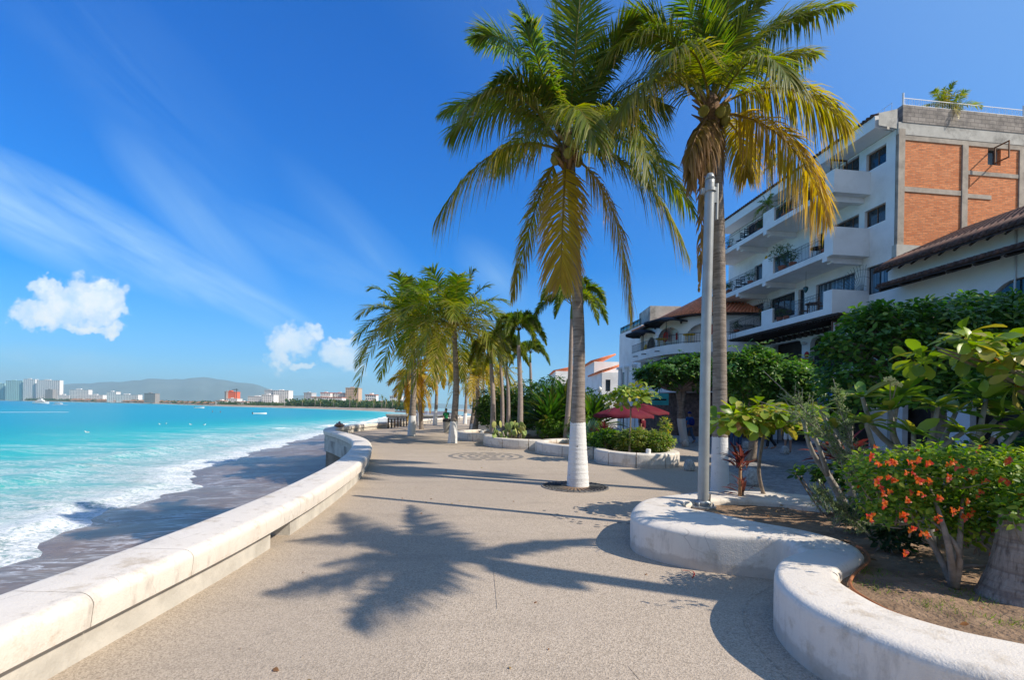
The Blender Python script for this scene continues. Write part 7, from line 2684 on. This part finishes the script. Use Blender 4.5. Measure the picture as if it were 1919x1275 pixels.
# dark wooden posts and rail of the steps by the far wall
st = thing('step_railing', 'dark wooden railing posts along the far stretch of the seat wall', 'railing', (-9.5, 42, 0))
for k in range(13):
    y = 38.5 + k * .85
    x = path_x(y) + .75
    MB().box((x - .05, y - .05, 0), (x + .05, y + .05, .75 + .1 * (k % 3 == 0))).build('post', M['dark_wood'], st, False)
mb = MB()
mb.tube([(path_x(y) + .75, y, .5) for y in np.linspace(38.5, 48.7, 12)], .035, 5)
mb.build('rail', M['dark_wood'], st)

# small stone groyne at the water with a moored white boat behind
mb = MB().box((-19.5, 74, -2.6), (-8.5, 77, .35))
mb.box((-19.8, 73.7, .352), (-8.3, 77.3, .6))
tag(mb.build('groyne', M['stained'], None, False, loc=(-14, 75, 0)), 'low grey concrete groyne reaching into the water past the seat wall', 'groyne')


# ================================================================== boats
def boat(label, c, L, rz, cabin=0, sc=1.0, group=None, person_on=False, name='motor_boat', navy=False):
    t = thing(name, label, 'boat', tuple(c), group)
    f = np.array([math.cos(rz), math.sin(rz), 0])
    s_ = np.array([-f[1], f[0], 0])
    rows = []
    n = 16
    for i in range(n):
        u = i / (n - 1)
        w = .5 * L * .3 * (1 - max(0, (u - .35) / .65) ** 2.2)
        w = max(w, .01)
        sheer = L * (.10 + .05 * u ** 2)
        X = (u - .5) * L
        rows.append([np.array(c) + f * X + s_ * (w * a) + np.array([0, 0, z]) for a, z in ((-1, sheer), (-.96, sheer * .5), (-.7, -.02 * L), (0, -.05 * L), (.7, -.02 * L), (.96, sheer * .5), (1, sheer), (.9, sheer * .97), (0, sheer * .75), (-.9, sheer * .97))])
    mb = MB().grid(np.array(rows), wrap=True)
    r0 = rows[0]
    mb.add(r0 + [sum(r0) / len(r0)], T=[(i, (i + 1) % 10, 10) for i in range(10)])
    mb.build('hull', M['navy_cloth'] if navy else M['white_clean'], t, sharp=50)

    def bx(a0, a1, w, z0, z1, taper=.8):
        V = [np.array(c) + f * x + s_ * y + np.array([0, 0, z]) for x, y, z in ((a0, -w, z0), (a1, -w, z0), (a1, w, z0), (a0, w, z0), (a0 * taper, -w * taper, z1), (a1 * taper, -w * taper, z1), (a1 * taper, w * taper, z1), (a0 * taper, w * taper, z1))]
        return MB().add(V, [(0, 3, 2, 1), (4, 5, 6, 7), (0, 1, 5, 4), (1, 2, 6, 5), (2, 3, 7, 6), (3, 0, 4, 7)])
    z = L * .09
    if cabin:
        for k in range(cabin):
            bx(-L * (.36 - .08 * k), L * (.24 - .1 * k), L * (.12 - .02 * k), z, z + L * .09, .93).build('cabin', M['white_clean'], t, False)
            bx(-L * (.355 - .08 * k), L * (.235 - .1 * k), L * (.1225 - .02 * k), z + L * .035, z + L * .065, 1.0).build('window_band', M['glass'], t, False)
            z += L * .09
        MB().tube([np.array(c) + np.array([0, 0, z]), np.array(c) + np.array([0, 0, z + L * .14])], L * .006, 5).build('mast', M['white_clean'], t)
    else:
        for a in (-.15, .1):
            bx(L * a, L * a + L * .05, L * .12, L * .07, L * .085, 1).build('bench', M['brown_wood'], t, False)
        bx(-L * .56, -L * .5, L * .03, .02, L * .16, 1).build('outboard_motor', M['black_rubber'], t, False)
    return t


def sea_pt(px, py):
    v = G(px, py, SEA)
    return (v.x, v.y, SEA + .05)


q = G(78, 759.5, SEA)
boat('large white motor yacht with stacked decks on the open bay', sea_pt(78, 757.2), 17, .1, 3, name='motor_yacht')
boat('tiny white speedboat trailing behind the yacht', sea_pt(110, 758.2), 9, .05, 1)
boat('white open skiff with a dark motor on the turquoise water', sea_pt(487, 777), 5, .5, 0)
boat('small open boat near the far shore', sea_pt(374, 765.6), 7, .2, 0)
boat('white tour boat moored behind the groyne', (-24, 108, SEA + .1), 13, .2, 1)
boat('dark blue boat beside the moored tour boat', (-17.5, 98, SEA + .1), 8, 1.0, 2, navy=True)

# white wakes on the bay
mb = MB()
for (xa, ya, xb, yb, w) in ((-20, 773.3, 130, 773, .9), (95, 759.6, 127, 759.2, 2.5)):
    a, b = G(xa, ya, SEA + .12), G(xb, yb, SEA + .12)
    n = 24
    rows = []
    for i in range(n):
        u = i / (n - 1)
        p_ = a.lerp(b, u)
        ww = w * (.4 + .6 * math.sin(PI * min(1, u * .9 + .1))) * random.uniform(.6, 1.2)
        rows.append([(p_.x, p_.y - ww, SEA + .12), (p_.x, p_.y, SEA + .18), (p_.x, p_.y + ww, SEA + .12)])
    mb.grid(rows)
tag(mb.build('boat_wake', M['white_clean']), kind='stuff', label='thin white wake lines left by boats on the bay', cat='wake')


# gulls sitting on the water, bathers far out
def gull(label, c, rz=0.0):
    t = thing('gull', label, 'bird', c, 'white gulls floating on the shallow water')
    c = np.array(c)
    f = np.array([math.cos(rz), math.sin(rz), 0])
    mb = MB()
    mb.tube([c - f * .26 + [0, 0, .1], c - f * .16 + [0, 0, .08], c + [0, 0, .06], c + f * .13 + [0, 0, .1], c + f * .17 + [0, 0, .18], c + f * .2 + [0, 0, .24], c + f * .24 + [0, 0, .24]], [.01, .06, .1, .08, .04, .045, .02], 10)
    mb.build('body', M['white_clean'], t)
    MB().tube([c + f * .24 + [0, 0, .24], c + f * .3 + [0, 0, .23]], [.014, .004], 5).build('beak', M['yellow_cloth'], t)
    for sg in (-1, 1):
        sd = np.array([-f[1], f[0], 0]) * sg
        MB().tube([c + sd * .07 + f * .1 + [0, 0, .12], c + sd * .09 - f * .05 + [0, 0, .13], c + sd * .03 - f * .3 + [0, 0, .14]], [.03, .05, .006], 6, squash=.5).build('wing', M['grey_concrete'], t)


for px, py, lb in ((163, 812, 'gull nearest the camera on the left of the water'), (299, 796.5, 'left gull of the close pair on the water'), (311, 795.5, 'right gull of the close pair on the water'),
                   (357, 797, 'gull resting right of the pair on the water'), (383, 797.5, 'small gull farthest right on the water')):
    v = G(px, py, SEA)
    gull(lb, (v.x, v.y, SEA + .02), px * .1)
for px, py, lb in ((398, 773.5, 'left paddling bather standing out of the turquoise water'), (413, 774, 'right bather waist deep in the turquoise water')):
    v = G(px, py, SEA)
    person(lb, v.x, v.y, SEA - .8, 1.7, 1.0, 'skin', 'navy_cloth', short=True)

# ================================================================== far shore
def coast_y(x):
    """depth of the coast line at a given x"""
    i = np.argsort(-SHX[16:-2])
    return float(np.interp(-x, -SHX[16:-1], SHY[16:-1]))


def coast_at(px):
    lo, hi = 100.0, 3200.0
    for _ in range(50):
        m = (lo + hi) / 2
        xs = float(shore_x(m))
        # photo x of the coast point at depth m
        z = SEA - HC
        u = (xs * cr + z * sr) * F / m
        if CX + u > px:
            lo = m
        else:
            hi = m
    return float(shore_x(lo)), lo


mb = MB()
rows = []
CP = [(740, 0), (700, 0), (650, 0), (600, 0), (560, 0), (520, 0), (470, 0), (428, 0), (380, 0), (330, 0), (280, 0), (200, 0), (120, 0), (40, 0), (0, 0)]
for px, _ in CP:
    x, y = coast_at(px)
    n = np.array([x, y]) / math.hypot(x, y)
    rows.append([(x - n[0] * 3, y - n[1] * 3, SEA - .3), (x + n[0] * 8, y + n[1] * 8, SEA + .5), (x + n[0] * 26, y + n[1] * 26, SEA + 1.6), (x + n[0] * 60, y + n[1] * 60, SEA + 2.6), (x + n[0] * 4500, y + n[1] * 4500, SEA + 12)])
x, y = -4200, 2420
rows.append([(x, y, SEA - .3), (x - 10, y + 12, SEA + .5), (x - 20, y + 26, SEA + 1.6), (x - 30, y + 60, SEA + 2.6), (x - 3000, y + 5000, SEA + 12)])
x, y = -30000, 3250
rows.append([(x, y, SEA - .3), (x, y + 12, SEA + .5), (x, y + 26, SEA + 1.6), (x, y + 60, SEA + 2.6), (x, y + 5000, SEA + 12)])
mb.grid(rows)
M['dry_sand'] = mat_rough('dry_far_sand', (0.42, 0.33, 0.25), .2, .05, .9, .1, .01, (.25, .2, .14), .5)
tag(mb.build('far_coast', M['dry_sand']), kind='structure', label='sandy coast around the bay')

# hills
rows = []
rng = np.random.default_rng(12)
HP = [(-900, 4), (-400, 8), (-100, 10), (0, 14), (110, 28), (130, 31), (160, 34), (190, 37), (230, 38), (270, 43), (300, 45), (330, 43), (370, 48), (400, 48), (430, 42), (460, 39), (490, 34), (520, 22), (600, 14), (700, 10), (900, 6), (1200, 3)]
HX = np.array([h[0] for h in HP], float)
HH = np.array([h[1] for h in HP], float)
HY = 8000.0
n = 160
rr_ = []
for i in range(n):
    px = -900 + 2100 * i / (n - 1)
    hh = np.interp(px, HX, HH) + rng.normal(0, .7)
    a = dirpx(px, 750 + .0175 * px)
    X = a[0] / F
    ht = hh / F * HY
    rr_.append([(X * (HY - 2300), HY - 2300, -10), (X * (HY - 1700), HY - 1700, ht * (.28 + .12 * rng.random())), (X * (HY - 900), HY - 900, ht * (.6 + .2 * rng.random())), (X * HY, HY, ht), (X * (HY + 1000), HY + 1000, ht * .5)])
M['hill'] = mat_rough('forested_hill', (0.15, 0.19, 0.17), .2, .002, .95, .1, .01, (0.19, .2, .17), .6)
tag(MB().grid(rr_).build('hills', M['hill']), kind='structure', label='low forested hills beyond the bay')


def far_block(label, px0, px1, ytop, ybase, Y, wall=(.7, .69, .66), floors=8, roofc=None, bays=0, setb=None, crown_=None, dep=18, group='hotels and towers on the far shore', cat='building', name='hotel', wincol='far_glass', band=.5):
    """a building far across the water with real floors of recessed window bands"""
    a, b = P(px0, ybase, Y), P(px1, ybase, Y)
    top = P((px0 + px1) / 2, ytop, Y).z
    x0, x1 = a.x, b.x
    z0 = SEA + 2.0
    t = thing(name, label, cat, ((x0 + x1) / 2, Y, z0), group)
    W, Hh = x1 - x0, top - z0
    fh = Hh / floors
    mb = MB()
    fr = Frame(x0, Y, 0)
    fr.p = -fr.p
    bays = bays or max(3, int(W / 5))
    bw = W / bays
    holes = []
    for k in range(bays):
        hs = [(bw * (k + .18), bw * (k + .82), fh * (j + .3), fh * (j + .3 + band)) for j in range(floors)]
        holes += hs
    fr.o = fr.o + np.array([0, 0, z0])
    fr.panel(mb, 0, W, 0, Hh, holes, 0, 1.0)
    mb.box((x0, Y + 1.001, z0), (x1, Y + dep, top), C=wall)
    for q in mb.c:
        q[:] = np.array(wall)
    m0 = mb.build('wall', M['tinted'], t, False)
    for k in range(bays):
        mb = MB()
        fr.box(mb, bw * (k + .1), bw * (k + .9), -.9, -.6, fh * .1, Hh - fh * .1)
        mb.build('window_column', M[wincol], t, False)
    mb = MB()
    mb.box((x0 - .4, Y - .4, top + .01), (x1 + .4, Y + dep, top + .8), C=roofc or tuple(np.array(wall) * .85))
    mb.box((x0 + W * .3, Y + 4, top + .8), (x0 + W * .55, Y + 10, top + fh * .9), C=tuple(np.array(wall) * .95))
    mb.build('roof', M['tinted'], t, False)
    return t


W_, TE, BE, GY = (.78, .76, .74), (.42, .62, .6), (.58, .42, .3), (.3, .29, .28)
far_block('pale teal glass tower at the far left edge of the skyline', -14, 8, 719, 751, 2120, TE, 18, bays=5)
far_block('wide pale teal slab tower, second from the left of the skyline', 10, 41, 714, 751, 2100, TE, 20, bays=9)
far_block('white twin slab tower with grey core, third from the left', 43, 65, 711, 751, 2090, W_, 21, bays=6)
far_block('wide white tower with stepped top, fourth from the left', 68, 111, 713, 752, 2080, W_, 20, bays=11)
far_block('grey low annex in front of the white stepped tower', 84, 98, 731, 752, 2040, GY, 11, bays=4)
far_block('small white block right of the big towers', 108, 129, 741, 753, 1950, W_, 5)
far_block('white slab hotel with corner turrets', 130, 165, 731, 753, 1800, W_, 9, bays=12)
far_block('low white wing right of the slab hotel', 165, 192, 741, 754, 1750, W_, 5, bays=9)
far_block('white stepped hotel left of the long low one', 200, 217, 735, 755, 1500, W_, 8)
far_block('long low white hotel with dark openings', 217, 258, 740.5, 755.5, 1450, W_, 6, bays=14, band=.6)
far_block('isolated dark grey block hotel', 270, 290, 738, 756, 1300, GY, 8, bays=6)
far_block('orange red fronted tower beside the crane', 421, 440, 735, 748, 905, (.72, .16, .08), 7, bays=1, band=.05)
far_block('white lower floors under the orange red front', 424, 444, 748, 761, 900, W_, 4, bays=5)
far_block('grey flank of the orange red tower', 420.5, 423, 735, 761, 898, GY, 8, bays=1)
far_block('white terraced hotel left of the tall white pair', 464, 498, 744, 763, 830, W_, 6, bays=9)
far_block('white stepped lower wing of the tall hotel', 490, 512, 741, 763, 815, W_, 6, bays=6)
far_block('tall grey white tower, left of the pair', 495, 512, 732, 762, 850, (.55, .56, .57), 11, bays=6)
far_block('tall white tower with dark balconies, right of the pair', 512, 540, 732.5, 763, 845, W_, 11, bays=8, band=.6)
far_block('grey blue block at the left of the long white hotel', 569, 583, 737, 765, 690, (.5, .52, .55), 9, bays=5)
far_block('long white hotel with rows of balconies and orange rooflets', 583, 640, 745.5, 764.5, 640, W_, 7, (.5, .16, .08), bays=16)
far_block('white upper block with red roof behind the long hotel', 600, 618, 737, 765, 720, W_, 9, (.5, .12, .08), bays=6)
far_block('second white block with red roof behind the long hotel', 625, 645, 737.5, 765, 730, (.66, .66, .66), 9, (.5, .12, .08), bays=6)
far_block('tall beige tower above the trees', 647, 671, 728, 765, 720, BE, 12, bays=7)
far_block('white villa with orange roof on the slope', 684, 704, 741, 768, 520, W_, 5, (.55, .2, .1), bays=5, dep=10)
far_block('white stepped villa below the orange roofed one', 680, 712, 753, 769.5, 500, W_, 3, (.55, .2, .1), bays=7, dep=10)
far_block('long white low building right of the villas', 730, 752, 743.5, 765, 470, W_, 4, bays=6, dep=10)
far_block('small white house near the right end of the far beach', 712, 728, 757, 770, 450, W_, 2, bays=4, dep=8)
far_block('white blocks beyond the palms at the end of the promenade', 745, 790, 752, 768, 430, W_, 4, bays=9, dep=12)
lowlab = ['low white houses left of the orange fronted tower', 'low pale houses at the centre of the far shore', 'small white house among trees left of the crane', 'low white row right of the dark block hotel']
for k, (a, b, c_) in enumerate(((404, 420, 752), (444, 462, 754), (392, 402, 755), (545, 566, 758))):
    Y_ = coast_at((a + b) / 2)[1] + 60
    far_block(lowlab[k], a, b, c_, 765, Y_, W_, 2, (.5, .2, .12), bays=5, dep=10, name='low_building', group='low houses on the far shore')
rng = np.random.default_rng(4)
TH = (.33, .17, .09)
for k in range(22):
    px = 135 + k * 12.5 + rng.uniform(-3, 3)
    x_, y_ = coast_at(px)
    n_ = np.array([x_, y_]) / math.hypot(x_, y_)
    c = np.array([x_ + n_[0] * 45, y_ + n_[1] * 45, SEA + 2])
    s_ = y_ / 1000
    w_, h_ = 9 * s_, 5 * s_
    lab = 'thatched beach hut, number %s from the left along the far sand' % ('first second third fourth fifth sixth seventh eighth ninth tenth eleventh twelfth thirteenth fourteenth fifteenth sixteenth seventeenth eighteenth nineteenth twentieth twenty-first twenty-second'.split()[k])
    t = thing('beach_hut', lab.replace('number ', ''), 'hut', tuple(c), 'thatched huts on the far beach')
    MB().box(tuple(c + [-w_ * .7, 0, 0]), tuple(c + [w_ * .7, w_, h_ * .6]), C=(.6, .5, .4) if k % 3 else W_).build('walls', M['tinted'], t, False)
    V = [c + np.array(v) * [1, 1, 1] for v in ((-w_, -w_ * .3, h_ * .55), (w_, -w_ * .3, h_ * .55), (w_, w_ * 1.2, h_ * .55), (-w_, w_ * 1.2, h_ * .55), (-w_ * .4, w_ * .45, h_ * 1.3), (w_ * .4, w_ * .45, h_ * 1.3))]
    MB().add(V, [(0, 1, 5, 4), (2, 3, 4, 5)], [(1, 2, 5), (3, 0, 4)], C=TH).build('roof', M['tinted'], t, False)
# construction crane
c = np.array(P(443, 760, 905))
t = thing('tower_crane', 'thin dark construction crane beside the orange fronted tower', 'crane', (c[0], c[1], SEA + 2))
zt = P(443, 731, 905).z
MB().tube([(c[0], c[1], SEA + 2), (c[0], c[1], zt + 2)], .7, 4).build('mast', M['iron'], t, False)
MB().tube([(c[0] - 9, c[1], zt), (c[0] + 3, c[1], zt + .5)], .5, 4).build('jib', M['iron'], t, False)
MB().tube([(c[0] - 9, c[1], zt), (c[0], c[1], zt + 2)], .2, 3).build('stay', M['iron'], t, False)

# far tree belt: reads as one mass
rng = np.random.default_rng(21)
mb = MB()
pts, szs = [], []
for _ in range(2600):
    px = rng.uniform(-5, 790)
    x_, y_ = coast_at(px)
    n_ = np.array([x_, y_]) / math.hypot(x_, y_)
    dd = rng.uniform(50, 100)
    tall = .7 + .6 * (px > 540)
    hgt = (4.0 + 5.5 * rng.random() ** 1.5) * (y_ / 1000) ** .75 * (1.0 if px < 380 else 1.15) * tall
    cx_, cy_ = x_ + n_[0] * dd, y_ + n_[1] * dd
    for _ in range(14):
        d = rng.normal(0, 1, 3)
        d /= np.linalg.norm(d)
        pts.append((cx_ + d[0] * hgt * .55, cy_ + d[1] * hgt * .4, SEA + 2 + hgt * .55 + d[2] * hgt * .5))
        szs.append(hgt * .36)
pts = np.array(pts)
n = len(pts)
inst(mb, TPL_SMALL, pts, rng.normal(0, 1, (n, 3)), rng.normal(0, 1, (n, 3)) + np.array([0, -.4, .8]), np.array(szs), palette(n, ((.04, .09, .03), (.08, .14, .045), (.12, .16, .06)), (3, 4, 2), rng), 1.6, .3, rng)
tag(mb.build('coastal_trees', M['leaf']), kind='stuff', label='green belt of trees along the far shore', cat='trees')
# a few distinct palms along the far shore on the right
for k, px in enumerate((566, 590, 600, 625, 655, 668, 700, 715, 722, 735)):
    x_, y_ = coast_at(px)
    n_ = np.array([x_, y_]) / math.hypot(x_, y_)
    c = np.array([x_ + n_[0] * 36, y_ + n_[1] * 36, SEA + 2])
    ordn = 'first second third fourth fifth sixth seventh eighth ninth tenth'.split()[k]
    t = thing('coast_palm', '%s small palm from the left on the far beach before the white hotels' % ordn, 'palm tree', tuple(c), 'small palms on the far beach')
    h_ = 8 + 2 * math.sin(k * 2)
    MB().tube([c, c + [0.3, 0, h_]], [.3, .2], 6).build('trunk', M['smooth_trunk'], t)
    mb = MB()
    auto_crown(t, c + [0.3, 0, h_], 12, 3.2, 700 + k, .9, (.1, .6), thick=.08, nl=8, w=.5, segs=1, mb_all=mb)
    mb.build('crown', M['frond'], t)
# ================================================================== sea haze
mb = MB().box((-34000, -400, -6), (9000, 9500, 460))
hm = bpy.data.materials.new('haze')
hm.use_nodes = True
nt = NT(hm.node_tree)
vol = nt.n('ShaderNodeVolumePrincipled', {'Color': (0.55, 0.86, 1.0, 1), 'Density': 0.00011, 'Anisotropy': 0.0})
o_ = nt.n('ShaderNodeOutputMaterial')
nt.link(vol.outputs[0], o_.inputs[1])
tag(mb.build('haze', hm, None, False), kind='stuff', label='pale blue air over the bay')
